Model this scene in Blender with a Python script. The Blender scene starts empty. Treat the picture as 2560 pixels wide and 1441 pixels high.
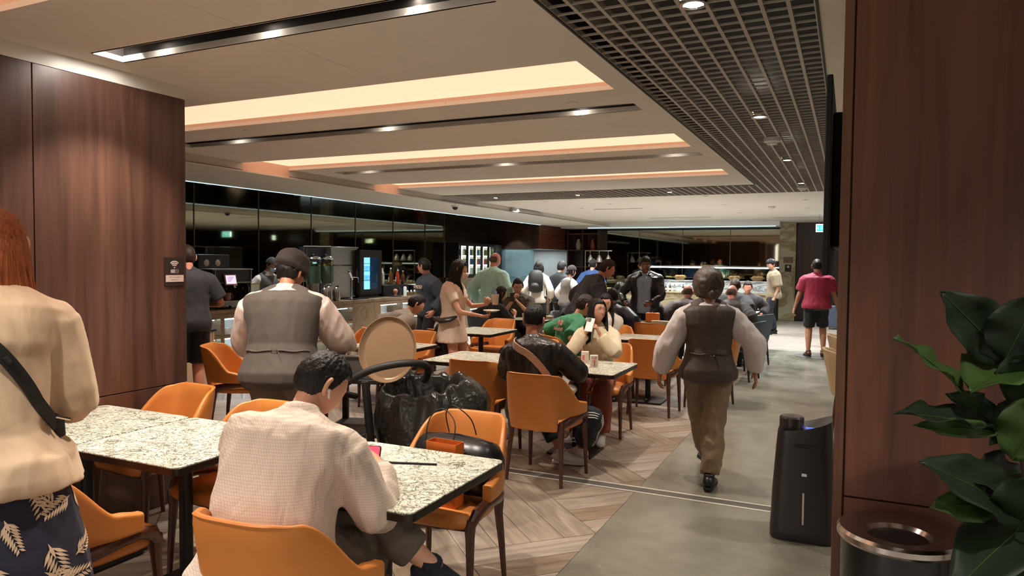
import bpy, math, random
import numpy as np
from mathutils import Vector, Matrix, noise
random.seed(7)
SC = bpy.context.scene
COL = SC.collection
PI = math.pi
R = math.radians

# ---------------------------------------------------------------- camera, world, exposure
EYE = 1.65
YAW, PITCH, ROLL, FPX = 0.441463, -0.0386992, 0.00896146, 1780.0
def _axes():
    cy, sy, cp, sp = math.cos(YAW), math.sin(YAW), math.cos(PITCH), math.sin(PITCH)
    F = Vector((-sy*cp, cy*cp, sp)); Rt = Vector((cy, sy, 0)); U = Rt.cross(F)
    c, s = math.cos(ROLL), math.sin(ROLL)
    return F, c*Rt + s*U, -s*Rt + c*U
CF, CR, CU = _axes()
cam_data = bpy.data.cameras.new('camera')
cam = bpy.data.objects.new('camera', cam_data)
COL.objects.link(cam)
cam_data.sensor_width = 36.0
cam_data.lens = FPX/2560*36.0
cam_data.clip_start = 0.05
cam.matrix_world = Matrix(((CR.x, CU.x, -CF.x, 0), (CR.y, CU.y, -CF.y, 0), (CR.z, CU.z, -CF.z, EYE), (0, 0, 0, 1)))
SC.camera = cam
world = bpy.data.worlds.new('world'); SC.world = world
world.use_nodes = True
world.node_tree.nodes['Background'].inputs[0].default_value = (1.0, 0.95, 0.90, 1)
world.node_tree.nodes['Background'].inputs[1].default_value = 2.2
SC.view_settings.view_transform = 'Standard'
SC.view_settings.look = 'None'
SC.view_settings.exposure = 0.90
SC.view_settings.gamma = 1.0
SC.view_settings.use_curve_mapping = False
try:
    SC.cycles.use_denoising = True
    SC.cycles.max_bounces = 7
    SC.cycles.diffuse_bounces = 4
    SC.cycles.glossy_bounces = 4
    SC.cycles.transmission_bounces = 6
    SC.cycles.sample_clamp_indirect = 4.0
    SC.cycles.caustics_reflective = False
    SC.cycles.caustics_refractive = False
except Exception:
    pass

def spot(x, y, z, power, size=95, col=(1.0, 0.83, 0.66), blend=0.35, rad=0.035, tilt=(0, 0)):
    l = bpy.data.lights.new('spot', 'SPOT'); l.energy = power; l.color = col
    l.spot_size = R(size); l.spot_blend = blend; l.shadow_soft_size = rad
    o = bpy.data.objects.new('downlight_beam', l); COL.objects.link(o)
    o.location = (x, y, z); o.rotation_euler = (R(tilt[0]), R(tilt[1]), 0)
    return o
def area(x, y, z, power, sx, sy, col=(1, 1, 1), rot=(0, 0, 0)):
    l = bpy.data.lights.new('area', 'AREA'); l.energy = power; l.color = col
    l.shape = 'RECTANGLE'; l.size = sx; l.size_y = sy
    o = bpy.data.objects.new('area_light', l); COL.objects.link(o)
    o.location = (x, y, z); o.rotation_euler = tuple(R(a) for a in rot)
    return o
WARM = (1.0, 0.89, 0.77); NEUT = (1.0, 0.93, 0.83); COOL = (0.80, 0.93, 1.0)
# ---- lamps in the ceiling slots, the grid and the far ceiling
SLOT_LAMPS = [(-3.55, 2.80), (-2.75, 2.80), (-1.85, 2.83), (-5.55, 5.24), (-3.76, 5.26), (-1.93, 5.28),
              (-5.83, 7.72), (-3.80, 7.74), (-1.75, 7.72), (-3.3, 0.35), (-2.2, 0.35)]
for (x, y) in SLOT_LAMPS:
    spot(x, y, 2.86, 92, 100, WARM, 0.5)
spot(-3.70, 2.76, 2.84, 6, 120, NEUT, 0.4, tilt=(0, 55))
GRID_LAMPS = [(-0.655, 3.25), (-0.665, 5.94), (-0.652, 8.54), (-0.65, 11.08)]
for i, (x, y) in enumerate(GRID_LAMPS):
    spot(x, y, 2.80, (14, 60, 80, 90)[i], 90, NEUT, 0.6)
STRIP_LAMPS = [(-5.9, 11.75), (-4.3, 11.75), (-2.7, 11.75)]
for (x, y) in STRIP_LAMPS:
    spot(x, y, 2.80, 230, 120, NEUT, 0.6)
FAR_LAMPS = [(-2.28, 12.64), (-2.27, 14.69), (-5.29, 14.71), (-5.39, 12.89), (-6.6, 14.2), (-0.74, 14.04), (-0.8, 16.1),
             (-4.35, 13.76), (-4.40, 17.72), (-4.24, 19.5), (-0.81, 18.2), (-6.16, 18.6), (-2.3, 17.2)]
for i, (x, y) in enumerate(FAR_LAMPS):
    spot(x, y, 2.78, 155, 130, (0.90, 0.97, 1.0), 0.6)
BAR_LAMPS = [(-8.32, 7.4), (-8.32, 9.2), (-8.32, 11.0), (-8.32, 12.8), (-8.32, 14.6), (-8.32, 16.4), (-8.32, 18.2)]
for x, y in BAR_LAMPS:
    spot(x, y, 2.69, 85, 120, COOL, 0.6)
for x, y in ((0.9, 0.2), (0.9, 1.4), (1.2, 5.0), (1.2, 8.0), (1.2, 11.0)):  # unseen downlights added to brighten the pillar and aisle side
    spot(x, y, 2.79, 75, 120, NEUT, 0.7)
for y in (6.0, 9.0, 12.0, 15.0, 18.0):  # added wall washers, brighten the right wall reflected in the bar mirror
    spot(3.8, y, 2.79, 120, 100, WARM, 0.7, tilt=(0, 18))

# ---------------------------------------------------------------- materials
MATS = {}
def nmat(name):
    m = bpy.data.materials.new(name); m.use_nodes = True
    nt = m.node_tree
    return m, nt, nt.nodes['Principled BSDF']
def N(nt, t, **k):
    n = nt.nodes.new(t)
    for a, v in k.items():
        if a in n.inputs: n.inputs[a].default_value = v
        else: setattr(n, a, v)
    return n
def ramp(nt, src, stops):
    r = nt.nodes.new('ShaderNodeValToRGB'); e = r.color_ramp.elements
    while len(e) < len(stops): e.new(0.5)
    for i, (p, c) in enumerate(stops):
        e[i].position = p; e[i].color = (c[0], c[1], c[2], 1)
    nt.links.new(src, r.inputs[0]); return r.outputs[0]
def coords(nt, scale=(1, 1, 1), rot=(0, 0, 0), kind='Object'):
    tc = nt.nodes.new('ShaderNodeTexCoord'); mp = nt.nodes.new('ShaderNodeMapping')
    mp.inputs['Scale'].default_value = scale; mp.inputs['Rotation'].default_value = rot
    nt.links.new(tc.outputs[kind], mp.inputs['Vector']); return mp.outputs[0]
def bump(nt, b, src, strength=0.3, dist=0.01):
    bn = N(nt, 'ShaderNodeBump'); bn.inputs['Strength'].default_value = strength; bn.inputs['Distance'].default_value = dist
    nt.links.new(src, bn.inputs['Height']); nt.links.new(bn.outputs[0], b.inputs['Normal'])
def lin(c):
    return tuple((v/255/12.92 if v/255 <= 0.04045 else ((v/255+0.055)/1.055)**2.4) for v in c)
def plain(name, rgb, rough=0.5, metal=0.0, var=0.12, scale=8.0, bmp=0.0, spec=0.5, **kw):
    """rgb in 0..255 screen values; a little procedural mottling."""
    if name in MATS: return MATS[name]
    m, nt, b = nmat(name); c = lin(rgb)
    v = coords(nt)
    nz = N(nt, 'ShaderNodeTexNoise', Scale=scale, Detail=4.0); nt.links.new(v, nz.inputs['Vector'])
    o = ramp(nt, nz.outputs[0], [(0.3, [x*(1-var) for x in c]), (0.7, [min(1, x*(1+var)) for x in c])])
    nt.links.new(o, b.inputs['Base Color'])
    b.inputs['Roughness'].default_value = rough; b.inputs['Metallic'].default_value = metal
    b.inputs['Specular IOR Level'].default_value = spec
    if bmp:
        n2 = N(nt, 'ShaderNodeTexNoise', Scale=scale*12, Detail=3.0); nt.links.new(v, n2.inputs['Vector'])
        bump(nt, b, n2.outputs[0], bmp, 0.004)
    for k_, v_ in kw.items(): b.inputs[k_].default_value = v_
    MATS[name] = m; return m
def cloth(name, rgb, rough=0.85, fold=0.5, weave=900.0, sheen=0.15, stretch=(6, 6, 2.2), var=0.1):
    if name in MATS: return MATS[name]
    m, nt, b = nmat(name); c = lin(rgb)
    v = coords(nt, stretch)
    nz = N(nt, 'ShaderNodeTexNoise', Scale=1.6, Detail=3.0, Distortion=0.6); nt.links.new(v, nz.inputs['Vector'])
    o = ramp(nt, nz.outputs[0], [(0.3, [x*(1-var) for x in c]), (0.7, [min(1, x*(1+var)) for x in c])])
    nt.links.new(o, b.inputs['Base Color'])
    w = N(nt, 'ShaderNodeTexNoise', Scale=weave, Detail=1.0); nt.links.new(coords(nt), w.inputs['Vector'])
    ad = N(nt, 'ShaderNodeMath', operation='MULTIPLY_ADD'); ad.inputs[1].default_value = 0.04
    nt.links.new(w.outputs[0], ad.inputs[0]); nt.links.new(nz.outputs[0], ad.inputs[2])
    bump(nt, b, ad.outputs[0], fold, 0.035)
    b.inputs['Roughness'].default_value = rough
    b.inputs['Sheen Weight'].default_value = sheen*.35
    MATS[name] = m; return m
def emit(name, rgb, strength):
    if name in MATS: return MATS[name]
    m, nt, b = nmat(name); c = lin(rgb)
    b.inputs['Base Color'].default_value = (*c, 1)
    b.inputs['Emission Color'].default_value = (*c, 1); b.inputs['Emission Strength'].default_value = strength
    MATS[name] = m; return m
def glass(name, rgb=(235, 245, 245), rough=0.02, alpha=None):
    if name in MATS: return MATS[name]
    m, nt, b = nmat(name)
    nt.nodes.remove(b)
    g = N(nt, 'ShaderNodeBsdfGlossy'); g.inputs['Roughness'].default_value = rough
    t = N(nt, 'ShaderNodeBsdfTransparent'); t.inputs[0].default_value = (*lin(rgb), 1)
    fz = N(nt, 'ShaderNodeFresnel'); fz.inputs[0].default_value = 1.45
    ge = N(nt, 'ShaderNodeNewGeometry'); iv = N(nt, 'ShaderNodeMath', operation='SUBTRACT'); iv.inputs[0].default_value = 1.0
    nt.links.new(ge.outputs['Backfacing'], iv.inputs[1]); fr = N(nt, 'ShaderNodeMath', operation='MULTIPLY')
    nt.links.new(fz.outputs[0], fr.inputs[0]); nt.links.new(iv.outputs[0], fr.inputs[1])
    mx = N(nt, 'ShaderNodeMixShader')
    nt.links.new(fr.outputs[0], mx.inputs[0]); nt.links.new(t.outputs[0], mx.inputs[1]); nt.links.new(g.outputs[0], mx.inputs[2])
    nt.links.new(mx.outputs[0], nt.nodes['Material Output'].inputs[0])
    MATS[name] = m; return m
def wood(name, c1, c2, c3, grain=(14, 14, 0.5), rough=0.42, streak=None, coat=0.1):
    if name in MATS: return MATS[name]
    m, nt, b = nmat(name)
    v = coords(nt, grain)
    nz = N(nt, 'ShaderNodeTexNoise', Scale=3.0, Detail=7.0, Roughness=0.62, Distortion=0.7); nt.links.new(v, nz.inputs['Vector'])
    o = ramp(nt, nz.outputs[0], [(0.30, lin(c1)), (0.5, lin(c2)), (0.72, lin(c3))])
    if streak:
        v2 = coords(nt, streak)
        n2 = N(nt, 'ShaderNodeTexNoise', Scale=1.0, Detail=1.5); nt.links.new(v2, n2.inputs['Vector'])
        mx = N(nt, 'ShaderNodeMix', data_type='RGBA', blend_type='MULTIPLY'); mx.inputs[0].default_value = 0.8
        s = ramp(nt, n2.outputs[0], [(0.35, (0.55, 0.5, 0.5)), (0.65, (1.25, 1.2, 1.15))])
        nt.links.new(o, mx.inputs[6]); nt.links.new(s, mx.inputs[7]); o = mx.outputs[2]
    nt.links.new(o, b.inputs['Base Color'])
    b.inputs['Roughness'].default_value = rough; b.inputs['Coat Weight'].default_value = coat; b.inputs['Coat Roughness'].default_value = 0.25
    bump(nt, b, nz.outputs[0], 0.08, 0.003)
    MATS[name] = m; return m

def m_marble():
    m, nt, b = nmat('white_marble_laminate')
    v = coords(nt, (1, 1.35, 1), (0, 0, 0.45))
    base = None
    n0 = N(nt, 'ShaderNodeTexNoise', Scale=5.0, Detail=3.0); nt.links.new(v, n0.inputs['Vector'])
    col = ramp(nt, n0.outputs[0], [(0.3, lin((222, 219, 202))), (0.7, lin((240, 238, 224)))])
    for sc, w, dist, dark in ((5.0, 0.016, 2.6, (104, 110, 98)), (13.0, 0.013, 2.0, (140, 144, 128)), (8.5, 0.008, 3.2, (84, 90, 80))):
        n1 = N(nt, 'ShaderNodeTexNoise', Scale=sc, Detail=4.0, Distortion=dist, Roughness=0.6); nt.links.new(v, n1.inputs['Vector'])
        f = ramp(nt, n1.outputs[0], [(0.5-w*1.6, (0, 0, 0)), (0.5, (1, 1, 1)), (0.5+w*1.6, (0, 0, 0))])
        mx = N(nt, 'ShaderNodeMix', data_type='RGBA'); mx.inputs[7].default_value = (*lin(dark), 1)
        ml = N(nt, 'ShaderNodeMath', operation='MULTIPLY'); ml.inputs[1].default_value = 2.2
        nt.links.new(f, ml.inputs[0]); nt.links.new(ml.outputs[0], mx.inputs[0]); nt.links.new(col, mx.inputs[6]); col = mx.outputs[2]
    nt.links.new(col, b.inputs['Base Color']); b.inputs['Roughness'].default_value = 0.28
    return m
def m_stone(name, c1, c2, c3, sc=1.6, rot=(0, 0.5, 0.3), rough=0.3, stretch=(1, 1, 3)):
    m, nt, b = nmat(name)
    v = coords(nt, stretch, rot)
    n = N(nt, 'ShaderNodeTexNoise', Scale=sc, Detail=8.0, Distortion=1.4, Roughness=0.6); nt.links.new(v, n.inputs['Vector'])
    o = ramp(nt, n.outputs[0], [(0.3, lin(c1)), (0.46, lin(c2)), (0.52, lin(c3)), (0.58, lin(c2)), (0.8, lin(c1))])
    nt.links.new(o, b.inputs['Base Color']); b.inputs['Roughness'].default_value = rough
    return m
def m_concrete():
    m, nt, b = nmat('polished_concrete')
    v = coords(nt)
    n = N(nt, 'ShaderNodeTexNoise', Scale=1.3, Detail=9.0, Roughness=0.62, Distortion=0.3); nt.links.new(v, n.inputs['Vector'])
    o = ramp(nt, n.outputs[0], [(0.3, lin((112, 109, 97))), (0.5, lin((132, 129, 116))), (0.72, lin((154, 151, 138)))])
    n2 = N(nt, 'ShaderNodeTexVoronoi', Scale=22.0); nt.links.new(v, n2.inputs['Vector'])
    f = ramp(nt, n2.outputs['Distance'], [(0.0, (1, 1, 1)), (0.09, (1, 1, 1)), (0.14, (0, 0, 0))])
    n3 = N(nt, 'ShaderNodeTexNoise', Scale=7.0); nt.links.new(v, n3.inputs['Vector'])
    g = ramp(nt, n3.outputs[0], [(0.56, (0, 0, 0)), (0.62, (0.5, 0.5, 0.5))])
    ml = N(nt, 'ShaderNodeMix', data_type='RGBA', blend_type='MULTIPLY'); ml.inputs[0].default_value = 1
    nt.links.new(f, ml.inputs[6]); nt.links.new(g, ml.inputs[7])
    mx = N(nt, 'ShaderNodeMix', data_type='RGBA'); mx.inputs[7].default_value = (*lin((196, 190, 170)), 1)
    nt.links.new(ml.outputs[2], mx.inputs[0]); nt.links.new(o, mx.inputs[6])
    nt.links.new(mx.outputs[2], b.inputs['Base Color'])
    rr = ramp(nt, n.outputs[0], [(0.3, (0.22, 0.22, 0.22)), (0.7, (0.27, 0.27, 0.27))])
    nt.links.new(rr, b.inputs['Roughness'])
    return m
def m_plank():
    m, nt, b = nmat('oak_look_plank')
    oi = N(nt, 'ShaderNodeObjectInfo')
    v = coords(nt, (1.2, 14, 14))
    ad = N(nt, 'ShaderNodeVectorMath', operation='ADD'); cm = N(nt, 'ShaderNodeCombineXYZ')
    mu = N(nt, 'ShaderNodeMath', operation='MULTIPLY'); mu.inputs[1].default_value = 57.0
    nt.links.new(oi.outputs['Random'], mu.inputs[0]); nt.links.new(mu.outputs[0], cm.inputs[0]); nt.links.new(mu.outputs[0], cm.inputs[1])
    nt.links.new(v, ad.inputs[0]); nt.links.new(cm.outputs[0], ad.inputs[1])
    n = N(nt, 'ShaderNodeTexNoise', Scale=1.5, Detail=7.0, Distortion=0.8, Roughness=0.6); nt.links.new(ad.outputs[0], n.inputs['Vector'])
    o = ramp(nt, n.outputs[0], [(0.28, lin((118, 102, 90))), (0.5, lin((152, 136, 120))), (0.72, lin((176, 160, 142)))])
    hs = N(nt, 'ShaderNodeHueSaturation')
    a2 = N(nt, 'ShaderNodeMath', operation='MULTIPLY_ADD'); a2.inputs[1].default_value = 0.42; a2.inputs[2].default_value = 0.78
    nt.links.new(oi.outputs['Random'], a2.inputs[0]); nt.links.new(a2.outputs[0], hs.inputs['Value'])
    s2 = N(nt, 'ShaderNodeMath', operation='MULTIPLY_ADD'); s2.inputs[1].default_value = -0.5; s2.inputs[2].default_value = 1.2
    nt.links.new(oi.outputs['Random'], s2.inputs[0]); nt.links.new(s2.outputs[0], hs.inputs['Saturation'])
    nt.links.new(o, hs.inputs['Color']); nt.links.new(hs.outputs[0], b.inputs['Base Color'])
    b.inputs['Roughness'].default_value = 0.38
    bump(nt, b, n.outputs[0], 0.06, 0.003)
    return m
def m_check():
    m, nt, b = nmat('cream_checked_shirt')
    tc = coords(nt)
    nz = N(nt, 'ShaderNodeTexNoise', Scale=6.0, Detail=2.0); nt.links.new(tc, nz.inputs['Vector'])
    outs = []
    for ax in (0, 2):
        sp = N(nt, 'ShaderNodeSeparateXYZ'); nt.links.new(tc, sp.inputs[0])
        mo = N(nt, 'ShaderNodeMath', operation='MULTIPLY'); mo.inputs[1].default_value = 1/0.0100
        src = sp.outputs[ax]
        if ax == 0:
            su = N(nt, 'ShaderNodeMath', operation='ADD'); nt.links.new(sp.outputs[0], su.inputs[0]); nt.links.new(sp.outputs[1], su.inputs[1]); src = su.outputs[0]
        nt.links.new(src, mo.inputs[0])
        fr = N(nt, 'ShaderNodeMath', operation='FRACT'); nt.links.new(mo.outputs[0], fr.inputs[0])
        lt = N(nt, 'ShaderNodeMath', operation='LESS_THAN'); lt.inputs[1].default_value = 0.26; nt.links.new(fr.outputs[0], lt.inputs[0])
        outs.append(lt.outputs[0])
    mxm = N(nt, 'ShaderNodeMath', operation='MAXIMUM'); nt.links.new(outs[0], mxm.inputs[0]); nt.links.new(outs[1], mxm.inputs[1])
    mx = N(nt, 'ShaderNodeMix', data_type='RGBA')
    mx.inputs[6].default_value = (*lin((222, 204, 188)), 1); mx.inputs[7].default_value = (*lin((205, 185, 172)), 1)
    nt.links.new(mxm.outputs[0], mx.inputs[0]); nt.links.new(mx.outputs[2], b.inputs['Base Color'])
    b.inputs['Roughness'].default_value = 0.85
    v2 = coords(nt, (7, 7, 3)); n2 = N(nt, 'ShaderNodeTexNoise', Scale=1.4, Detail=3.0, Distortion=0.8); nt.links.new(v2, n2.inputs['Vector'])
    bump(nt, b, n2.outputs[0], 0.6, 0.035)
    return m

M_MARBLE = m_marble(); M_CONC = m_concrete(); M_PLANK = m_plank(); M_CHECK = m_check()
M_CEIL = plain('ceiling_paint', (232, 226, 218), 0.7, var=0.02, scale=2)
M_BULK = plain('bulkhead_paint', (224, 220, 213), 0.65, var=0.02, scale=2)
M_BLACK = plain('matt_black', (20, 19, 19), 0.6, var=0.15)
M_DGREY = plain('dark_grey_metal', (44, 42, 42), 0.4, 0.6)
M_GRID = plain('grille_grey_paint', (186, 178, 168), 0.5, 0.2, var=0.05)
M_STEEL = plain('brushed_steel', (176, 172, 166), 0.28, 1.0, var=0.08, scale=20)
M_CHROME = plain('chrome', (215, 215, 215), 0.08, 1.0, var=0.02)
M_WALLW = wood('walnut_wall_panel', (64, 42, 36), (84, 57, 48), (104, 74, 61), (5, 5, 0.25), 0.42, (5.5, 5.5, 0.12))  # vertical streaks paint soft reflections into the walnut colour
M_WALLR = wood('walnut_wall_panel_right', (80, 46, 32), (102, 60, 42), (120, 74, 52), (5, 5, 0.3), 0.5, (3.5, 3.5, 0.15))
M_WALLD = wood('dark_walnut_panel', (40, 24, 18), (56, 34, 25), (72, 44, 32), (5, 5, 0.3), 0.4, (4, 4, 0.1))
M_CHWOOD = wood('dark_stained_chair_wood', (58, 30, 20), (78, 42, 28), (98, 56, 36), (30, 30, 4), 0.35)
M_ORANGE = plain('tan_orange_leather', (204, 126, 58), 0.42, var=0.06, scale=5, bmp=0.12)
M_NAVYL = plain('slate_blue_upholstery', (84, 98, 112), 0.6, var=0.08, bmp=0.1)
M_BEIGEL = plain('cream_leather', (196, 170, 132), 0.45, var=0.06, bmp=0.1)
M_DKL = plain('charcoal_upholstery', (46, 46, 48), 0.6, var=0.08)
M_TABLEEDGE = plain('dark_table_edge', (58, 50, 44), 0.3, 0.7, var=0.05)
M_BSTONE = m_stone('brown_counter_stone', (118, 98, 74), (136, 114, 88), (108, 88, 66), 1.4, (0.4, 0.2, 0), 0.35, (1, 1, 1.5))
M_GSTONE = m_stone('travertine_stone', (150, 136, 104), (168, 156, 124), (120, 100, 70), 1.1, (0, 0.25, 0), 0.3, (0.7, 1, 5))
M_CREAMST = m_stone('cream_veined_column', (158, 146, 116), (176, 166, 138), (134, 112, 72), 0.9, (0.5, 0.6, 0), 0.3, (1, 1, 1))
M_WHITE = plain('white_laminate', (228, 230, 228), 0.4, var=0.02)
M_WMARB = m_stone('white_veined_marble', (214, 220, 224), (226, 230, 232), (132, 140, 150), 1.5, (0, 0.3, 0), 0.25, (0.6, 1, 4))
M_CERAM = plain('glazed_cream_ceramic', (210, 200, 186), 0.25, var=0.03)
M_GLASS = glass('clear_glass'); M_GLASSD = glass('smoked_glass', (150, 165, 160))
M_MIRROR = plain('bronze_tinted_mirror', (138, 134, 116), 0.03, 1.0, var=0.03, scale=1)
M_MIRRORD = plain('dark_green_gloss_panel', (62, 66, 52), 0.08, 0.9, var=0.03, scale=1)
M_LEDW = emit('led_white', (215, 240, 250), 11.0)
M_COVE = emit('backlit_cove_panel', (255, 207, 172), 0.60)
M_LAMP = emit('lamp_lens', (255, 244, 228), 30.0)

# ---------------------------------------------------------------- mesh helpers
class MB:
    def __init__(s): s.v = []; s.f = []; s.m = []
    def add(s, vs, fs, mi=0):
        o = len(s.v); s.v += [tuple(p) for p in vs]; s.f += [tuple(i+o for i in f) for f in fs]; s.m += [mi]*len(fs); return s
    def box(s, x0, x1, y0, y1, z0, z1, mi=0):
        v = [(x0, y0, z0), (x1, y0, z0), (x1, y1, z0), (x0, y1, z0), (x0, y0, z1), (x1, y0, z1), (x1, y1, z1), (x0, y1, z1)]
        return s.add(v, [(0, 3, 2, 1), (4, 5, 6, 7), (0, 1, 5, 4), (1, 2, 6, 5), (2, 3, 7, 6), (3, 0, 4, 7)], mi)
    def prism(s, pts, z0, z1, mi=0):
        n = len(pts); v = [(x, y, z0) for x, y in pts]+[(x, y, z1) for x, y in pts]
        f = [tuple(range(n))[::-1], tuple(range(n, 2*n))]+[(i, (i+1) % n, n+(i+1) % n, n+i) for i in range(n)]
        return s.add(v, f, mi)
    def lathe(s, prof, c=(0, 0, 0), seg=24, mi=0, cap=True, sx=1, sy=1):
        v = []; f = []
        for r, z in prof:
            for k in range(seg):
                a = 2*PI*k/seg; v.append((c[0]+r*math.cos(a)*sx, c[1]+r*math.sin(a)*sy, c[2]+z))
        for i in range(len(prof)-1):
            for k in range(seg):
                k2 = (k+1) % seg; f.append((i*seg+k, i*seg+k2, (i+1)*seg+k2, (i+1)*seg+k))
        if cap:
            f.append(tuple(range(seg))[::-1]); f.append(tuple(range((len(prof)-1)*seg, len(prof)*seg)))
        return s.add(v, f, mi)
    def tube(s, pts, rad, seg=10, mi=0, flat=1.0, ref=None, close=False):
        """round tube along points; rad number or list; flat squashes along the frame's 2nd axis"""
        P = [Vector(p) for p in pts]; n = len(P)
        rads = rad if isinstance(rad, (list, tuple)) else [rad]*n
        fl = flat if isinstance(flat, (list, tuple)) else [flat]*n
        T = []
        for i in range(n):
            a = P[max(0, i-1)]; b = P[min(n-1, i+1)]
            T.append((b-a).normalized() if (b-a).length > 1e-9 else Vector((0, 0, 1)))
        up = Vector(ref) if ref is not None else (Vector((0, 0, 1)) if abs(T[0].z) < 0.9 else Vector((1, 0, 0)))
        v = []; f = []
        for i in range(n):
            side = T[i].cross(up)
            if side.length < 1e-6: side = T[i].cross(Vector((0.3, 1, 0.2)))
            side.normalize(); u2 = side.cross(T[i]).normalized()
            if ref is None: up = u2
            for k in range(seg):
                a = 2*PI*k/seg
                v.append(P[i]+side*math.cos(a)*rads[i]+u2*math.sin(a)*rads[i]*fl[i])
        for i in range(n-1):
            for k in range(seg):
                k2 = (k+1) % seg; f.append((i*seg+k, i*seg+k2, (i+1)*seg+k2, (i+1)*seg+k))
        f.append(tuple(range(seg))[::-1]); f.append(tuple(range((n-1)*seg, n*seg)))
        return s.add(v, f, mi)
    def ball(s, c, r, seg=16, rings=10, mi=0, sx=1, sy=1, sz=1):
        prof = [(max(1e-4, r*math.sin(PI*i/rings)), -r*math.cos(PI*i/rings)*sz) for i in range(rings+1)]
        return s.lathe(prof, c, seg, mi, True, sx, sy)
    def build(s, name, mats, parent=None, smooth=False, bev=0.0, seg=2, ang=35, loc=None, rot=None, scale=None):
        me = bpy.data.meshes.new(name); me.from_pydata(s.v, [], s.f)
        mats = mats if isinstance(mats, (list, tuple)) else [mats]
        for m in mats: me.materials.append(m)
        if len(mats) > 1: me.polygons.foreach_set('material_index', s.m)
        if smooth:
            me.shade_smooth(); me.set_sharp_from_angle(angle=R(ang))
        me.validate(); me.update()
        o = bpy.data.objects.new(name, me); COL.objects.link(o)
        if parent is not None: o.parent = parent
        if loc is not None: o.location = loc
        if rot is not None: o.rotation_euler = rot
        if scale is not None: o.scale = scale
        if bev:
            b = o.modifiers.new('bevel', 'BEVEL'); b.width = bev; b.segments = seg; b.limit_method = 'ANGLE'; b.angle_limit = R(40)
            if not smooth:
                me.shade_smooth(); me.set_sharp_from_angle(angle=R(ang))
        return o
def tag(o, label, cat=None, group=None, kind=None):
    if label: o['label'] = label
    if cat: o['category'] = cat
    if group: o['group'] = group
    if kind: o['kind'] = kind
    return o
def thing(name, label, cat, loc=(0, 0, 0), rz=0.0, group=None):
    o = bpy.data.objects.new(name, None); COL.objects.link(o); o.empty_display_size = 0.1
    o.location = loc; o.rotation_euler = (0, 0, R(rz)); return tag(o, label, cat, group)
def struct(o): o['kind'] = 'structure'; return o
def copy_tree(o, parent=None):
    c = o.copy(); COL.objects.link(c); c.parent = parent
    for ch in list(o.children): copy_tree(ch, c)
    return c
def rrect(x0, x1, y0, y1, r=0.03, n=5):
    p = []
    for cx, cy, a0 in ((x1-r, y1-r, 0), (x0+r, y1-r, 90), (x0+r, y0+r, 180), (x1-r, y0+r, 270)):
        for i in range(n+1):
            a = R(a0+90*i/n); p.append((cx+r*math.cos(a), cy+r*math.sin(a)))
    return p
def text_mesh(name, s, size, mat, parent, M, depth=0.001, font_shear=0.0, align='CENTER'):
    cu = bpy.data.curves.new(name, 'FONT'); cu.body = s; cu.size = size; cu.extrude = depth; cu.align_x = align; cu.align_y = 'CENTER'
    cu.shear = font_shear; cu.resolution_u = 3
    t = bpy.data.objects.new(name, cu); COL.objects.link(t)
    bpy.context.view_layer.update()
    me = bpy.data.meshes.new_from_object(t.evaluated_get(bpy.context.evaluated_depsgraph_get()))
    bpy.data.objects.remove(t)
    me.materials.clear(); me.materials.append(mat)
    o = bpy.data.objects.new(name, me); COL.objects.link(o); o.parent = parent; o.matrix_local = M
    return o
def smoothcurve(pts, n=6):
    """catmull-rom"""
    P = [Vector(p) for p in pts]; out = []
    for i in range(len(P)-1):
        p0 = P[max(0, i-1)]; p1 = P[i]; p2 = P[i+1]; p3 = P[min(len(P)-1, i+2)]
        for k in range(n):
            t = k/n
            out.append(0.5*((2*p1)+(p2-p0)*t+(2*p0-5*p1+4*p2-p3)*t*t+(3*p1-3*p2+p3-p0)*t**3))
    out.append(P[-1]); return out
# ================================================================ THE SETTING
def wall(name, M=None):
    return struct(thing(name, None, None))
# ---- floor: concrete slab, sunk bed under the planks, planks as parts
floor = struct(thing('floor', 'polished grey-beige concrete aisle with herringbone oak-look planks beside it', None)) if False else wall('floor')
PX = -1.345                      # edge between planks and concrete
FARP = 14.3
b = MB(); b.box(PX, 4.6, -3.2, FARP, -0.08, 0.0); b.build('concrete_slab', M_CONC, floor)
b = MB(); b.box(-10.2, PX, -3.2, 22.2, -0.09, -0.006); b.box(PX, 4.6, FARP, 22.2, -0.09, -0.006)
b.build('joint_bed', plain('dark_floor_joint', (58, 50, 44), 0.8), floor)
def clip(poly, ax, lim, keep_less):
    out = []
    for i in range(len(poly)):
        p, q = poly[i], poly[(i+1) % len(poly)]
        ip = (p[ax] <= lim) if keep_less else (p[ax] >= lim)
        iq = (q[ax] <= lim) if keep_less else (q[ax] >= lim)
        if ip: out.append(p)
        if ip != iq:
            t = (lim-p[ax])/(q[ax]-p[ax]); out.append((p[0]+t*(q[0]-p[0]), p[1]+t*(q[1]-p[1])))
    return out
planks = []
BW, PW, GAP = 0.84, 0.21, 0.0022
c45 = math.sqrt(0.5)
OX, OY = -1.345, 4.07
def addplank(a0, a1, b0, b1, direc):
    pts = [(a0+GAP, b0+GAP), (a1-GAP, b0+GAP), (a1-GAP, b1-GAP), (a0+GAP, b1-GAP)]
    w = [(OX+(a-bb)*c45, OY+(a+bb)*c45) for a, bb in pts]
    regs = (((-7.9, PX-0.003, 1.0, 4.93)), (-7.9, PX-0.003, 5.07, FARP), (-9.9, 1.0, FARP, 21.6))
    for (x0, x1, y0, y1) in regs:
        q = clip(clip(clip(clip(w, 0, x0, False), 0, x1, True), 1, y0, False), 1, y1, True)
        if len(q) >= 3:
            ar = abs(sum(q[i][0]*q[(i+1) % len(q)][1]-q[(i+1) % len(q)][0]*q[i][1] for i in range(len(q))))/2
            if ar > 0.003: planks.append((q, direc))
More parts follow.
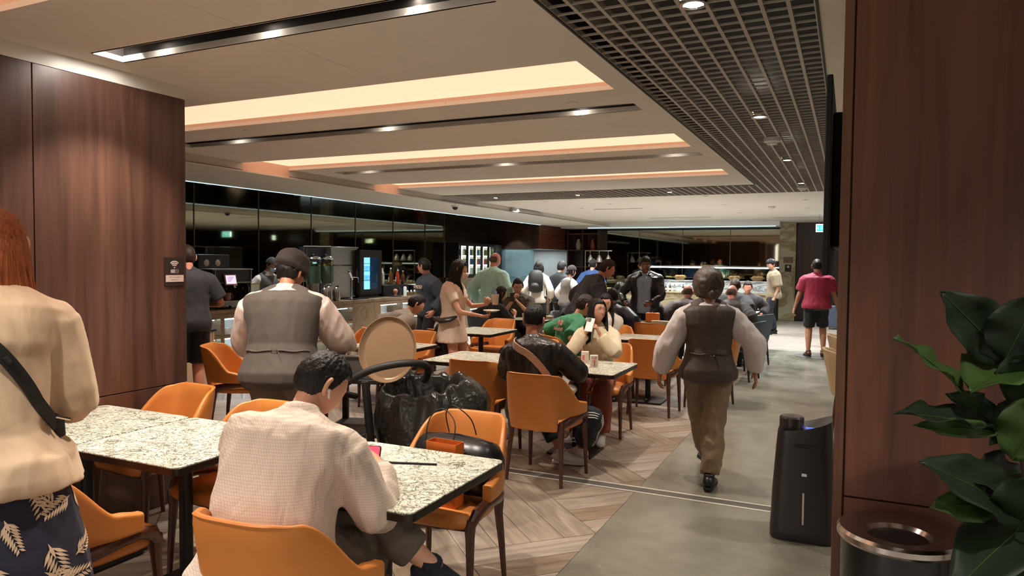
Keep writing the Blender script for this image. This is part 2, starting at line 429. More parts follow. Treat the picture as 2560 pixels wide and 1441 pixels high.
for m in range(-30, 31):
    for n in range(-14, 15):
        ox, oy = (m+4*n)*BW, m*BW
        cx, cy = OX+(ox-oy)*c45, OY+(ox+oy)*c45
        if not (-13 < cx < 4 and -2 < cy < 25): continue
        for k in range(4):
            addplank(ox, ox+2*BW, oy+k*PW, oy+(k+1)*PW, 0)
            addplank(ox+k*PW, ox+(k+1)*PW, oy+BW, oy+3*BW, 1)
def pcam(q):
    cx = sum(p[0] for p in q)/len(q); cy = sum(p[1] for p in q)/len(q)
    d = Vector((cx, cy, -EYE)); w = d.dot(CF); u = d.dot(CR)
    return (w if (w > 0.8 and abs(u) < 0.82*w+0.6) else 1000+abs(w))
planks.sort(key=lambda t: pcam(t[0]))
rest = MB()
for i, (q, dr) in enumerate(planks):
    cx = sum(p[0] for p in q)/len(q); cy = sum(p[1] for p in q)/len(q)
    a = PI/4 if dr == 0 else 3*PI/4
    lo = [((x-cx)*math.cos(a)+(y-cy)*math.sin(a), -(x-cx)*math.sin(a)+(y-cy)*math.cos(a)) for x, y in q]
    if i < 298:
        pb = MB(); pb.prism(lo, -0.006, 0.0)
        pb.build('plank', M_PLANK, floor, loc=(cx, cy, 0), rot=(0, 0, a))
    else:
        rest.prism(q, -0.006, 0.0)
r_ = rest.build('distant_planks', M_PLANK, floor); r_['kind'] = 'stuff'
b = MB(); b.box(-7.9, 2.4, 4.935, 5.065, -0.004, 0.0006)
b.build('joint_cover', plain('grey_joint_infill', (96, 92, 86), 0.5), floor)
for y in (4.935, 5.045):
    b = MB(); b.box(-7.9, 2.4, y, y+0.02, -0.002, 0.0025); b.build('metal_strip', plain('bright_metal_strip', (236, 230, 218), 0.35, 0.25), floor)

# ---- ceiling
ceil = wall('ceiling')
XL, XR, ZC = -6.65, -1.285, 2.8
OPEN = [(0.25, 0.45, 's'), (1.31, 2.04, 'r'), (2.665, 2.86, 's'), (3.895, 4.63, 'r'), (5.10, 5.335, 's'), (6.42, 7.21, 'r'), (7.62, 7.84, 's'), (9.07, 9.69, 'r')]
def slab(x0, x1, y0, y1, z0=ZC, z1=2.83, name='ceiling_panel', mat=None):
    bb = MB(); bb.box(x0, x1, y0, y1, z0, z1); return bb.build(name, mat or M_CEIL, ceil)
yprev = -3.2
for (y0, y1, k) in OPEN:
    # the long panels show fine butt joints across them
    xj = XL
    for xe in (-4.35, -2.75, XR):
        slab(xj+0.0015, xe-0.0015, yprev, y0); xj = xe
    xs = -3.9 if y0 < 3 and k == 's' else (-6.25 if k == 's' else XL)
    xe = -1.445
    if xs > XL: slab(XL, xs, y0, y1)
    slab(xe, XR, y0, y1)
    bb = MB()
    if k == 'r':
        bb.box(xs, xe, y0-0.005, y1+0.005, 2.856, 2.866)
        bb.build('light_panel', M_COVE, ceil)
        bb = MB()
        bb.box(xs, xe, y1, y1+0.02, 2.83, 2.856); bb.box(xs, xe, y0-0.02, y0, 2.83, 2.856)
        bb.box(xs-0.016, xs+0.003, y0, y1, 2.708, 2.856); bb.box(xe, xe+0.02, y0, y1, 2.83, 2.856)
        bb.build('recess_side', plain('cove_side_glow_tint', (226, 196, 178), 0.6, var=0.02), ceil)  # peach tint puts the warm cove light into the colour of these sides
    else:
        bb.box(xs, xe, y0-0.01, y1+0.01, 2.955, 2.965); bb.box(xs, xe, y1, y1+0.012, 2.83, 2.96); bb.box(xs, xe, y0-0.012, y0, 2.83, 2.96)
        bb.box(xs-0.01, xs, y0, y1, 2.83, 2.96); bb.box(xe, xe+0.01, y0, y1, 2.83, 2.96)
        bb.build('track_slot', plain('dark_slot_lining', (40, 34, 32), 0.7), ceil)
        bb = MB(); bb.box(xs, xe, y0-0.012, y0+0.004, 2.80, 2.835); bb.box(xs, xe, y1-0.004, y1+0.012, 2.80, 2.835)
        bb.build('slot_trim', M_CEIL, ceil)
    yprev = y1
slab(XL, -4.0, yprev, 11.05); slab(-3.997, XR, yprev, 11.05)
slab(XL-1.6, 4.6, 12.45, 22.2, name='far_ceiling_panel')
slab(-0.15, 4.6, -3.2, 12.45, name='aisle_ceiling_panel')
b = MB(); b.box(-6.65, -0.15, -3.2, 12.45, 3.0, 3.02); b.box(-0.149, -0.12, -3.2, 12.45, 2.83, 3.02); b.box(-6.65, -0.12, -3.22, -3.2, 2.8, 3.02); b.box(-6.65, -0.12, 12.45, 12.47, 2.83, 3.02); b.build('plenum_backing', M_BLACK, ceil)
b = MB(); b.box(XR, XR+0.012, -3.2, 11.05, 2.795, 2.9); b.box(-6.65, XR+0.012, 11.05, 11.062, 2.795, 2.9); b.box(-0.162, -0.15, -3.2, 12.45, 2.795, 2.9)
b.build('shadow_gap', M_BLACK, ceil)
# open cell grille: long bars, cross bars (shared meshes)
grille = thing('ceiling_grille', 'dark grey open-cell grille over the aisle and across the far end', 'ceiling grille'); grille['kind'] = 'structure'
def bars(name, mesh_box, spots):
    bb = MB(); bb.box(*mesh_box); o = bb.build(name, M_GRID, grille); o.location = spots[0]
    for s in spots[1:]:
        c = o.copy(); COL.objects.link(c); c.location = s
P_ = 0.1117
bars('long_bar', (-0.009, 0.009, 0, 12.45+1.0, 0, 0.03), [(-0.16-P_*i, -1.0, 2.802) for i in range(0, 11)])
bars('long_bar', (-0.007, 0.007, 0, 1.39, 0, 0.03), [(-0.16-P_*i, 11.06, 2.802) for i in range(11, 59)])
bars('cross_bar', (-1.12, 0, -0.004, 0.004, 0, 0.010), [(-0.155, 1.6+P_*i, 2.803) for i in range(0, 85)])
bars('cross_bar', (-6.48, 0, -0.004, 0.004, 0, 0.010), [(-0.165, 1.6+P_*i, 2.803) for i in range(85, 98)])

# ---- left: bulkhead and soffit above the bar
b = MB(); b.box(-6.67, -6.65, 3.5, 22.0, 2.70, 2.83); b.box(-8.2, -6.65, 3.5, 22.0, 2.70, 2.72)
t = b.build('ceiling_bulkhead', M_BULK, None); struct(t)
b = MB(); b.box(-6.672, -6.60, 3.5, 22.0, 2.688, 2.706); t = b.build('trim_1', M_BULK, None); struct(t)
b = MB(); b.box(-8.235, -8.2, 3.5, 19.3, 2.692, 2.712); t = b.build('trim_2', emit('soffit_led_edge', (196, 226, 240), 0.7), None); struct(t)
b = MB(); b.box(-9.95, -8.22, 3.5, 19.4, 2.70, 2.72); t = b.build('ceiling_bar_panel', M_MIRRORD, None); struct(t)
b = MB(); b.box(-10.2, -6.67, 3.2, 22.2, 2.83, 2.9); t = b.build('ceiling_slab', M_BLACK, None); struct(t)

# ---- walls
def panel_wall(name, panels, mat, backing=None, gap=0.003, bev=0.0015):
    w = wall(name)
    for (x0, x1, y0, y1, z0, z1) in panels:
        dx = gap if (x1-x0) > (y1-y0) else 0; dy = gap if dx == 0 else 0
        bb = MB(); bb.box(x0+dx, x1-dx, y0+dy, y1-dy, z0+gap, z1-gap); bb.build('wall_panel', mat, w, bev=bev)
    if backing:
        bb = MB(); bb.box(*backing); bb.build('wall_core', M_BLACK, w)
    return w
LW = -4.08
pl = []
for (y0, y1) in ((2.44, 3.44), (1.24, 2.44), (0.04, 1.24), (-1.2, 0.04), (-2.4, -1.2)):
    pl += [(LW-0.02, LW, y0, y1, 0.80, 2.715), (LW-0.02, LW, y0, y1, 0.0, 0.80)]
pl += [(LW-0.3, LW-0.02, 3.42, 3.44, 0, 2.715)]
wl = panel_wall('wall_left', pl, M_WALLW, (LW-0.3, LW-0.022, -2.6, 3.418, 0, 2.71))
b = MB(); b.box(LW-0.3, LW-0.004, -3.2, 3.44, 2.715, 2.81); b.build('white_band', M_BULK, wl)
# bar back wall of tinted mirror panels
wm = wall('wall_bar')
ys = [3.5, 5.64, 7.07, 8.5, 9.94, 11.37, 12.8, 14.24, 15.67, 16.62]
for i in range(len(ys)-1):
    bb = MB(); bb.box(-9.94, -9.9, ys[i]+0.004, ys[i+1]-0.004, 0.86, 2.7); bb.build('mirror_panel', M_MIRROR, wm, bev=0.002)
    bb = MB(); bb.box(-9.93, -9.888, ys[i+1]-0.006, ys[i+1]+0.006, 0.86, 2.7); bb.build('seam_strip', plain('seam_metal', (120, 110, 96), 0.3, 0.8), wm)
b = MB(); b.box(-10.2, -9.94, 3.3, 22.2, 0, 2.9); b.build('wall_core', M_BLACK, wm)
b = MB(); b.box(-9.9, -9.88, 3.5, 16.6, 0, 0.86); b.build('lower_cladding', M_WALLD, wm)
b = MB(); b.box(-9.94, -9.9, 16.63, 19.37, 2.15, 2.7); b.build('mirror_panel', M_MIRROR, wm, bev=.002)
b = MB(); b.box(-9.94, -9.9, 16.63, 19.37, 1.17, 2.145); b.build('fridge_surround', plain('taupe_surround', (112, 98, 86), .5, var=.04), wm)
# back of the bar zone behind the left wall, room back wall and right wall
panel_wall('wall_bar_end', [(-9.9+1.2*i, -8.7+1.2*i, 3.46, 3.48, 0, 2.7) for i in range(4)]+[(-5.1, -4.38, 3.46, 3.48, 0, 2.7)], M_WALLD, (-9.9, -4.38, 3.40, 3.458, 0, 2.83))
panel_wall('wall_right', [(4.5, 4.52, 4.0+1.4*i, 5.4+1.4*i, 0, 2.8) for i in range(13)], M_WALLD, (4.522, 4.6, 4.0, 22.2, 0, 2.83))
panel_wall('wall_lounge', [(-4.4+1.5*i, -2.9+1.5*i, -8.02, -8.0, 0, 3.6) for i in range(9)], M_WALLD, None)
panel_wall('wall_lounge_side', [(9.0, 9.02, -8+1.5*i, -6.5+1.5*i, 0, 3.6) for i in range(8)], M_WALLD, None)
b = MB(); b.box(-4.4, 9.0, -8.0, -3.2, -.08, 0); b.box(4.6, 9.0, -3.2, 4.0, -.08, 0); b.build('lounge_slab', M_CONC, floor)
b = MB(); b.box(4.6, 9.0, 3.98, 4.02, 0, 2.8); b.build('wall_panel', M_WALLD, wk_ := wall('wall_lounge_end'))
# right pillar in front
wp = wall('wall_pillar')
b = MB(); b.box(-0.034, -0.002, 2.85, 2.88, 0, 2.8); b.build('edge_trim', wood('pillar_edge_wood', (88, 54, 34), (108, 68, 44), (124, 82, 54), (10, 10, 0.4), 0.45), wp, bev=0.002)
b = MB(); b.box(0.004, 0.95, 2.856, 2.88, 0.80, 2.8); b.build('wall_panel', M_WALLR, wp, bev=0.0015)
b = MB(); b.box(0.004, 0.95, 2.856, 2.88, 0.0, 0.794); b.build('wall_panel', M_WALLR, wp, bev=0.0015)
b = MB(); b.box(0.956, 2.2, 2.856, 2.88, 0.0, 2.8); b.build('wall_panel', M_WALLR, wp, bev=0.0015)
b = MB(); b.box(-0.03, 2.2, 2.88, 3.05, 0, 2.8); b.build('wall_core', M_WALLR, wp)

# ---- far end
FW = 21.9
wf = wall('wall_far')
xs_ = [-7.15, -5.95, -4.6, -3.2, -1.78]
for i in range(4):
    bb = MB(); bb.box(xs_[i]+0.004, xs_[i+1]-0.004, FW, FW+0.03, 0.86, 2.64); bb.build('mirror_panel', M_MIRROR, wf, bev=0.002)
    bb = MB(); bb.box(xs_[i]-0.008, xs_[i]+0.008, FW-0.012, FW+0.03, 0.86, 2.64); bb.build('seam_strip', MATS['seam_metal'], wf)
b = MB(); b.box(-10.2, 4.6, FW+0.03, 22.2, 0, 2.9); b.build('wall_core', M_BLACK, wf)
b = MB(); b.box(-7.15, -1.78, FW-0.004, FW+0.03, 0, 0.86); b.build('lower_cladding', M_WALLD, wf)
b = MB(); b.box(-7.15, -1.78, FW-0.05, FW+0.02, 2.62, 2.68); b.build('dark_head_rail', M_BLACK, wf)
b = MB(); b.box(-8.2, -1.75, 20.9, FW, 2.67, 2.81); t = struct(b.build('ceiling_bulkhead_far', M_BULK))
b = MB(); b.box(-7.3, -1.85, 20.88, 20.92, 2.655, 2.672); t = struct(b.build('trim_3', emit('soffit_led_edge', (196, 226, 240), 0.8)))
b = MB(); b.box(-1.80, -1.37, 21.66, FW+0.03, 0, 2.8); t = struct(b.build('wall_stone_column', M_CREAMST, bev=0.004))
panel_wall('wall_far_right', [(-1.37+0.9*i, -0.47+0.9*i, FW-0.02, FW, 0, 2.8) for i in range(6)], M_WALLD, None)
# kitchen hood box and kitchen
wk = wall('wall_kitchen')
b = MB(); b.box(-9.9, -8.3, 19.38, 19.40, 2.0, 2.7); b.build('wall_panel', M_WALLD, wk, bev=0.002)
for z0, z1 in ((2.0, 2.22), (2.226, 2.45), (2.456, 2.7)):
    b = MB(); b.box(-8.30, -8.28, 19.38, FW, z0, z1); b.build('wall_panel', wood('hood_wood', (84, 44, 34), (104, 56, 42), (120, 68, 50), (6, 0.4, 6), 0.35), wk, bev=0.002)
b = MB(); b.box(-9.9, -8.3, 19.4, FW, 2.0, 2.05); b.build('hood_underside', M_STEEL, wk)
b = MB(); b.box(-9.86, -8.3, FW-0.02, FW+0.02, 0.9, 2.0); b.build('kitchen_back', plain('kitchen_white_panel', (206, 208, 204), 0.4, var=0.03), wk)
b = MB(); b.box(-9.88, -9.86, 19.42, FW-0.02, 0.9, 2.0); b.build('kitchen_side', M_STEEL, wk)
b = MB(); b.box(-9.6, -9.35, 20.7, 20.9, 0.92, 2.0); b.build('steel_post', M_STEEL, wk, bev=0.004)
b = MB(); b.box(-9.52, -8.46, 19.40, 19.42, 0.92, 2.0); b.build('frosted_pane', plain('frosted_blue_glass', (150, 178, 190), 0.25, 0.15, var=0.06, scale=2, **{'Transmission Weight': 0.25}), wk, bev=0.002)
area(-9.1, 20.7, 1.98, 14, 1.2, 1.6, COOL)
spot(-9.0, 19.0, 2.66, 25, 90, COOL)

# ---- fixtures in the ceiling
def downlight(label, x, y, z, r, group, mat_ring=None):
    t = thing('downlight', label, 'ceiling light', (x, y, z), 0, group)
    bb = MB(); bb.lathe([(r*0.72, 0.0), (r*0.74, -0.004), (r, -0.004), (r, 0.012), (r*0.72, 0.012)], seg=20, cap=False); bb.build('trim_ring', mat_ring or M_WHITE, t, True)
    bb = MB(); bb.lathe([(0.0005, 0.004), (r*0.72, 0.004), (r*0.72, 0.010), (0.0005, 0.010)], seg=16, cap=False); bb.build('lens', M_LAMP, t)
    return t
for i, (x, y) in enumerate(STRIP_LAMPS):
    downlight('chrome downlight in the far strip of the ceiling grille, %s of three' % ('left', 'middle', 'right')[i], x, y, 2.797, 0.062, 'downlights in the far grille strip', M_CHROME)
for i, (x, y) in enumerate(GRID_LAMPS):
    downlight('round chrome downlight set in the dark ceiling grille, %s' % ('nearest to the viewer', 'second along, just before a smoke detector', 'third along, just after a smoke detector', 'last one beside the farthest smoke detector')[i], x, y, 2.797, 0.062, 'downlights in the ceiling grille', M_CHROME)
ORD = ('first', 'second', 'third', 'fourth', 'fifth', 'sixth', 'seventh', 'eighth', 'ninth', 'tenth', 'eleventh', 'twelfth', 'thirteenth', 'fourteenth', 'fifteenth')
FL2 = FAR_LAMPS
for i, (x, y) in enumerate(FAR_LAMPS+[(0.9, 0.2), (0.9, 1.4), (1.2, 5.0), (1.2, 8.0), (1.2, 11.0)]+[(3.8, y_) for y_ in (6.0, 9.0, 12.0, 15.0, 18.0)]):  # after FAR_LAMPS: fixtures for the unseen lamps added on the right
    downlight('white recessed downlight in the pale far ceiling, %s one counted from the grille' % ORD[sorted(range(len(FL2)), key=lambda k: FL2[k][1]).index(i)] if i < len(FAR_LAMPS) else 'unseen downlight added to brighten the right side, %s along the ceiling' % ORD[i-len(FAR_LAMPS)], x, y, 2.799, 0.055, 'downlights in the pale far ceiling')
for i, (x, y) in enumerate(BAR_LAMPS):
    t = downlight('small downlight in the dark ceiling over the bar, %s from the near end' % ORD[i], x, y, 2.699, 0.045, 'downlights over the bar')
for i, (x, y) in enumerate(SLOT_LAMPS):
    t = thing('track_spotlight', 'black track spotlight in the %s ceiling slot, %s' % (('nearest', 'second', 'third', 'hidden')[0 if 2 < y < 3 else 1 if 5 < y < 6 else 2 if y > 7 else 3], ('left one', 'middle one', 'right one')[i % 3]), 'ceiling light', (x, y, 2.87), 0, 'spotlights in the ceiling slots')
    bb = MB(); bb.lathe([(0.03, 0.0), (0.036, 0.0), (0.036, 0.085), (0.03, 0.085)], seg=18); bb.build('housing', M_BLACK, t, True)
    bb = MB(); bb.lathe([(0.0005, -0.002), (0.026, -0.002), (0.026, 0.001)], seg=14, cap=False); bb.build('lens', M_LAMP, t)
for i, (x, y, z, l) in enumerate(((-0.668, 7.0, 2.79, 'white smoke detector on the ceiling grille, the nearer and larger one'), (-0.655, 11.55, 2.79, 'white smoke detector at the far end of the ceiling grille'), (-1.45, 15.4, 2.79, 'white smoke detector on the pale far ceiling'))):
    t = thing('smoke_detector', l, 'smoke detector', (x, y, z), 0, 'smoke detectors')
    bb = MB(); bb.lathe([(0.0005, -0.05), (0.045, -0.05), (0.05, -0.036), (0.062, -0.03), (0.075, -0.024), (0.078, 0.012), (0.07, 0.014)], seg=24); bb.build('detector_body', M_WHITE, t, True)
    bb = MB(); bb.lathe([(0.046, -0.037), (0.0495, -0.035), (0.0495, -0.032), (0.046, -0.031)], seg=24, cap=False); bb.build('vent_ring', M_DGREY, t)
for (x, y, l) in ((-4.93, 4.82, 'left'), (-1.84, 4.90, 'right'), (-4.97, 7.38, 'farther left')):
    bb = MB(); bb.lathe([(0.0005, -0.008), (0.035, -0.008), (0.04, 0.0), (0.04, 0.004)], seg=20)
    tag(bb.build('sprinkler_cover', M_WHITE, None, True, loc=(x, y, 2.799)), 'small round white sprinkler cover on the %s part of the white ceiling' % l, 'sprinkler', 'sprinkler covers')
for (x, y, w, l) in ((-4.6, 15.1, 1.1, 'nearer thin dark slot diffuser in the pale far ceiling'), (-4.0, 18.6, 1.6, 'farther thin dark slot diffuser in the pale far ceiling'), (-1.2, 19.3, 1.1, 'slot diffuser near the stone column')):
    bb = MB(); bb.box(x-w/2, x+w/2, y-0.02, y+0.02, 2.796, 2.801); tag(bb.build('air_slot', M_DGREY), l, 'air vent', 'slot diffusers')
bb = MB(); bb.box(-6.60, -6.585, 13.9, 15.6, 2.715, 2.785)
t = tag(bb.build('air_grille', plain('pale_grille', (150, 156, 154), 0.6)), 'pale rectangular air grille on the left ceiling edge at the far end', 'air vent')
for k in range(9):
    bb = MB(); bb.box(-6.583, -6.580, 13.92, 15.58, 2.718+k*0.0075, 2.721+k*0.0075); bb.build('fin', M_BULK, t)
t = thing('dome_camera', 'small white dome security camera under the ceiling edge by the grille end', 'security camera', (-6.9, 12.0, 2.698))
bb = MB(); bb.lathe([(0.07, -0.03), (0.075, 0.0)], seg=20); bb.build('camera_base', M_WHITE, t, True)
bb = MB(); bb.ball((0, 0, -0.03), 0.055, 16, 10); bb.build('dome', M_BLACK, t, True)
# ================================================================ PEOPLE BUILDER
def V(*a): return Vector(a)
def skin_mat(name, rgb):
    return plain(name, rgb, 0.5, var=0.07, scale=14, spec=0.4, **{'Subsurface Weight': 0.06, 'Subsurface Radius': (0.02, 0.008, 0.005)})
def hair_mat(name, rgb, rough=0.5):
    if name in MATS: return MATS[name]
    m, nt, b = nmat(name); c = lin(rgb)
    v = coords(nt, (60, 60, 5)); n = N(nt, 'ShaderNodeTexNoise', Scale=2.2, Detail=5.0, Distortion=0.4); nt.links.new(v, n.inputs['Vector'])
    o = ramp(nt, n.outputs[0], [(0.3, [x*0.55 for x in c]), (0.7, [min(1, x*1.5+0.004) for x in c])])
    nt.links.new(o, b.inputs['Base Color']); b.inputs['Roughness'].default_value = rough
    b.inputs['Anisotropic'].default_value = 0.4; b.inputs['Specular IOR Level'].default_value = 0.28
    bump(nt, b, n.outputs[0], 0.7, 0.006)
    MATS[name] = m; return m
SKIN = skin_mat('light_skin', (214, 160, 132)); SKIN2 = skin_mat('tan_skin', (176, 120, 92)); SKIN3 = skin_mat('brown_skin', (120, 78, 58)); SKINP = skin_mat('pink_skin', (206, 138, 118))
H_BLACK = hair_mat('black_hair', (26, 22, 21)); H_BROWN = hair_mat('dark_brown_hair', (48, 34, 28)); H_RED = hair_mat('auburn_hair', (150, 84, 48)); H_GREY = hair_mat('grey_brown_stubble', (96, 78, 68), 0.6)
M_EYEW = plain('eye_white', (225, 220, 214), 0.2, var=0.01); M_IRIS = plain('dark_iris', (36, 24, 18), 0.15); M_LIP = plain('lips', (176, 96, 88), 0.45, var=0.05)
M_RUBBER = plain('white_rubber_sole', (214, 208, 200), 0.6, var=0.04); M_BSHOE = plain('black_shoe_leather', (20, 19, 20), 0.38); M_WSHOE = plain('white_sneaker_leather', (212, 206, 200), 0.5, var=0.04); M_NSHOE = cloth('navy_knit_shoe', (24, 27, 40))
# torso rings: t along spine, half width, half depth, y-shift
RINGS = [(-0.13, .118, .100, 0), (-0.09, .165, .122, -.008), (-0.03, .172, .128, -.010), (0.05, .158, .114, -.002), (0.14, .138, .100, .004),
         (0.24, .150, .108, .004), (0.32, .166, .116, .006), (0.39, .176, .112, .002), (0.435, .172, .098, -.002), (0.465, .135, .078, -.004), (0.49, .080, .062, -.002), (0.515, .060, .060, .002)]
def noise_fold(vs, ns, amp, fr, seed, stretch=0.45):
    out = []
    off = Vector((seed*3.1, seed*1.7, seed*0.9))
    for p, n in zip(vs, ns):
        q = Vector((p[0]*fr, p[1]*fr, p[2]*fr*stretch))+off
        a = noise.noise(q+0.6*Vector((noise.noise(q*0.7), noise.noise(q*0.7+off), 0)))
        r = 1-abs(a)*2.2
        b_ = noise.noise(q*2.3+off); out.append(p+n*(amp*((max(-0.5, r)-0.3)+.45*(1-abs(b_)*2.4))))
    return out
def remeshed(mb, voxel, fold=None, smooth=2, seed=1):
    """union of the shapes in mb as one closed surface (a mesh), with optional soft cloth folds"""
    me = bpy.data.meshes.new('tmp'); me.from_pydata(mb.v, [], mb.f)
    o = bpy.data.objects.new('tmp', me); COL.objects.link(o)
    r = o.modifiers.new('r', 'REMESH'); r.mode = 'VOXEL'; r.voxel_size = voxel
    s = o.modifiers.new('s', 'SMOOTH'); s.iterations = smooth; s.factor = 0.6
    bpy.context.view_layer.update()
    m2 = bpy.data.meshes.new_from_object(o.evaluated_get(bpy.context.evaluated_depsgraph_get()))
    bpy.data.objects.remove(o); bpy.data.meshes.remove(me)
    if fold:
        amp, fr = fold[0], fold[1]
        vs = [v.co.copy() for v in m2.vertices]; ns = [v.normal.copy() for v in m2.vertices]
        co = noise_fold(vs, ns, amp, fr, seed, fold[2] if len(fold) > 2 else 0.45)
        m2.vertices.foreach_set('co', [c for v in co for c in v]); m2.update()
    return m2
def put(me, name, mats, parent, smooth=True):
    me.name = name; me.materials.clear()
    for m in (mats if isinstance(mats, (list, tuple)) else [mats]): me.materials.append(m)
    if smooth: me.shade_smooth()
    o = bpy.data.objects.new(name, me); COL.objects.link(o); o.parent = parent; return o
def ik(a, target, l1, l2, pole):
    d = target-a; L = d.length; mx = (l1+l2)*0.995
    if L > mx: target = a+d*(mx/L); d = target-a; L = mx
    L = max(L, abs(l1-l2)+0.02)
    x = (l1*l1-l2*l2+L*L)/(2*L); h = math.sqrt(max(1e-6, l1*l1-x*x))
    dn = d.normalized(); p = pole-dn*pole.dot(dn)
    if p.length < 1e-5: p = Vector((0, 0, -1))-dn*dn.z*-1
    return a+dn*x+p.normalized()*h, target
class Head:
    """analytic head in its own frame: x right, y face, z up, centred between the ears"""
    def __init__(s, sc=1.0): s.s = sc
    def p(s, d, infl=0.0):
        x, y, z = d
        t = max(0.0, -z); fr = max(0.0, y); bk = max(0.0, -y)
        px = x*(.0745+infl)*(1-.30*t**1.6)*(1-.05*max(0, z)**2)
        py = y*(.096+infl); pz = z*(.116+infl)
        if y > 0: py = y*(.094+infl)*(1-.05*t)
        else: py = y*(.100+infl)*(1-.42*t**1.3)
        if infl < 0.002:
            g = lambda v, c, w: math.exp(-((v-c)/w)**2)
            py += .011*t*t*fr*g(x, 0, .5)                       # chin
            if y > 0.3:
                py -= .009*(g(x, .42, .17)+g(x, -.42, .17))*g(z, .03, .12)      # sockets
                py += .004*g(z, .2, .07)*g(x, 0, .6)                            # brow
                ny = max(0.0, min(1.0, (.10-z)/.40)) if z > -.34 else max(0.0, 1-(-.34-z)/.07)
                py += .021*ny**1.25*g(x, 0, .105+.05*ny)*(1 if z < .12 else 0)      # nose
                py += .005*g(x, 0, .24)*g(z, -.555, .05)                         # lips
                py += .005*g(x, 0, .24)*g(z, -.645, .045)
                py -= .004*g(x, 0, .30)*g(z, -.60, .022)
                py += .003*(g(x, .5, .2)+g(x, -.5, .2))*g(z, -.28, .2)
        return Vector((px, py, pz))*s.s
    def grid(s, nu, nv):
        ds = []
        for j in range(nv+1):
            ph = PI*j/nv
            for i in range(nu):
                a = 2*PI*i/nu
                ds.append((math.sin(ph)*math.sin(a), math.sin(ph)*math.cos(a), math.cos(ph)))
        return ds
    def faces(s, nu, nv):
        return [(j*nu+i, (j+1)*nu+i, (j+1)*nu+(i+1) % nu, j*nu+(i+1) % nu) for j in range(nv) for i in range(nu)]
def sstep(a, b, x):
    t = max(0, min(1, (x-a)/(b-a))); return t*t*(3-2*t)
def hair_cap(hd, style, M, seed, nu=56, nv=40, thick=.016):
    """shell of hair over the skull. returns verts, faces"""
    ds = hd.grid(nu, nv); vs = []; keep = []
    for d in ds:
        x, y, z = d
        if style in ('short', 'fade', 'mop'):
            front = .52 if style != 'mop' else .36
            line = front if y > .55 else (front-(front+.10)*sstep(.55, .05, y) if y > .05 else (-.10-.42*sstep(.05, -.5, y)))
            if style == 'fade' and y < .05: line += .16*sstep(.05, -.5, y)
            line += .03*noise.noise(Vector((x*5, y*5, seed)))
        elif style == 'bald':
            line = 2.0 if (y > -.2 and z > .2) or z > .42 else (-.05-.4*sstep(.1, -.5, y))
            if y > .1: line = 2.0
        else:   # long / bob
            line = .50 if y > .62 else (.50-.9*sstep(.62, .20, y))
            if y < .20: line = -.75
        m = sstep(line-.03, line+.07, z) if style != 'bald' else (1 if z > line and z < .42 else 0)
        th = thick*(1+.35*max(0, z))
        if style == 'fade': th *= .35+.65*sstep(-.1, .5, z)
        if style == 'bald': th = .003
        gr = noise.noise(Vector((math.atan2(x, y)*9, z*2.0, seed)))*.35+noise.noise(Vector((x*16, y*16, z*5+seed)))*.35
        p = hd.p(d, th*m*(1+gr)-.004*(1-m)) if m > .02 else hd.p(d, -.005)
        vs.append(M @ p); keep.append(m > .02)
    fs = [f for f in hd.faces(nu, nv) if any(keep[i] for i in f)]
    return vs, fs
def lock(mb, pts, w, dp, seg=10, n=7, ref=(0, 1, 0), mi=0):
    P = smoothcurve(pts, n); k = len(P)
    rr = [w*(0.55+0.45*math.sin(PI*min(1, (i+1.5)/(k*0.5))/2))*(1-0.75*max(0, (i/(k-1)-.7)/.3)**2) for i in range(k)]
    mb.tube(P, rr, seg, mi, dp/w, ref)
def hand(mb, W, dirv, pn, s=1.0, curl=(20, 30, 25), thumb=35, side=1, spread=4.0, mi=0):
    """palm, four fingers and thumb; dirv: pointing direction, pn: palm normal (palm side), side=+1 right hand"""
    f = dirv.normalized(); n = (pn-f*pn.dot(f)).normalized(); l = f.cross(n)*side    # l: towards the thumb
    def P(a, bb, c): return W+(f*a+l*bb+n*c)*s
    mb.tube([P(-.012, 0, 0), P(.01, .002, 0), P(.04, .004, .002), P(.075, .003, .003), P(.092, 0, .003)], [.026*s, .030*s, .038*s, .041*s, .034*s], 12, mi, [.78, .62, .42, .36, .3], n)
    for k, (off, ln) in enumerate(((.029, .074), (.010, .083), (-.010, .077), (-.028, .061))):
        base = P(.082-(.006 if k in (0, 3) else 0)-(0.006 if k == 3 else 0), off, .003); a = R(spread*(1.5-k)); fd = (f*math.cos(a)+l*math.sin(a)).normalized()
        pts = [base-fd*.02*s]; cur = base; ang = 0; pts.append(base)
        for sg, cl in zip((.42, .32, .26), curl):
            ang += R(cl+k*2); dd = fd*math.cos(ang)+n*math.sin(ang); cur = cur+dd*ln*sg*s; pts.append(cur)
        mb.tube(pts, [.0088*s, .0092*s, .0084*s, .0076*s, .0055*s], 8, mi, 1.0, l)
    a = R(thumb)
    t0 = P(.018, .024, .004); d1 = (f*math.cos(a)+l*math.sin(a)+n*.35).normalized(); d2 = (f*math.cos(a*.5)+l*math.sin(a*.5)+n*.55).normalized()
    mb.tube([P(.005, .012, .002), t0, t0+d1*.036*s, t0+d1*.036*s+d2*.028*s, t0+d1*.036*s+d2*.046*s], [.012*s, .0145*s, .0115*s, .0098*s, .006*s], 8, mi, 1.0, n)
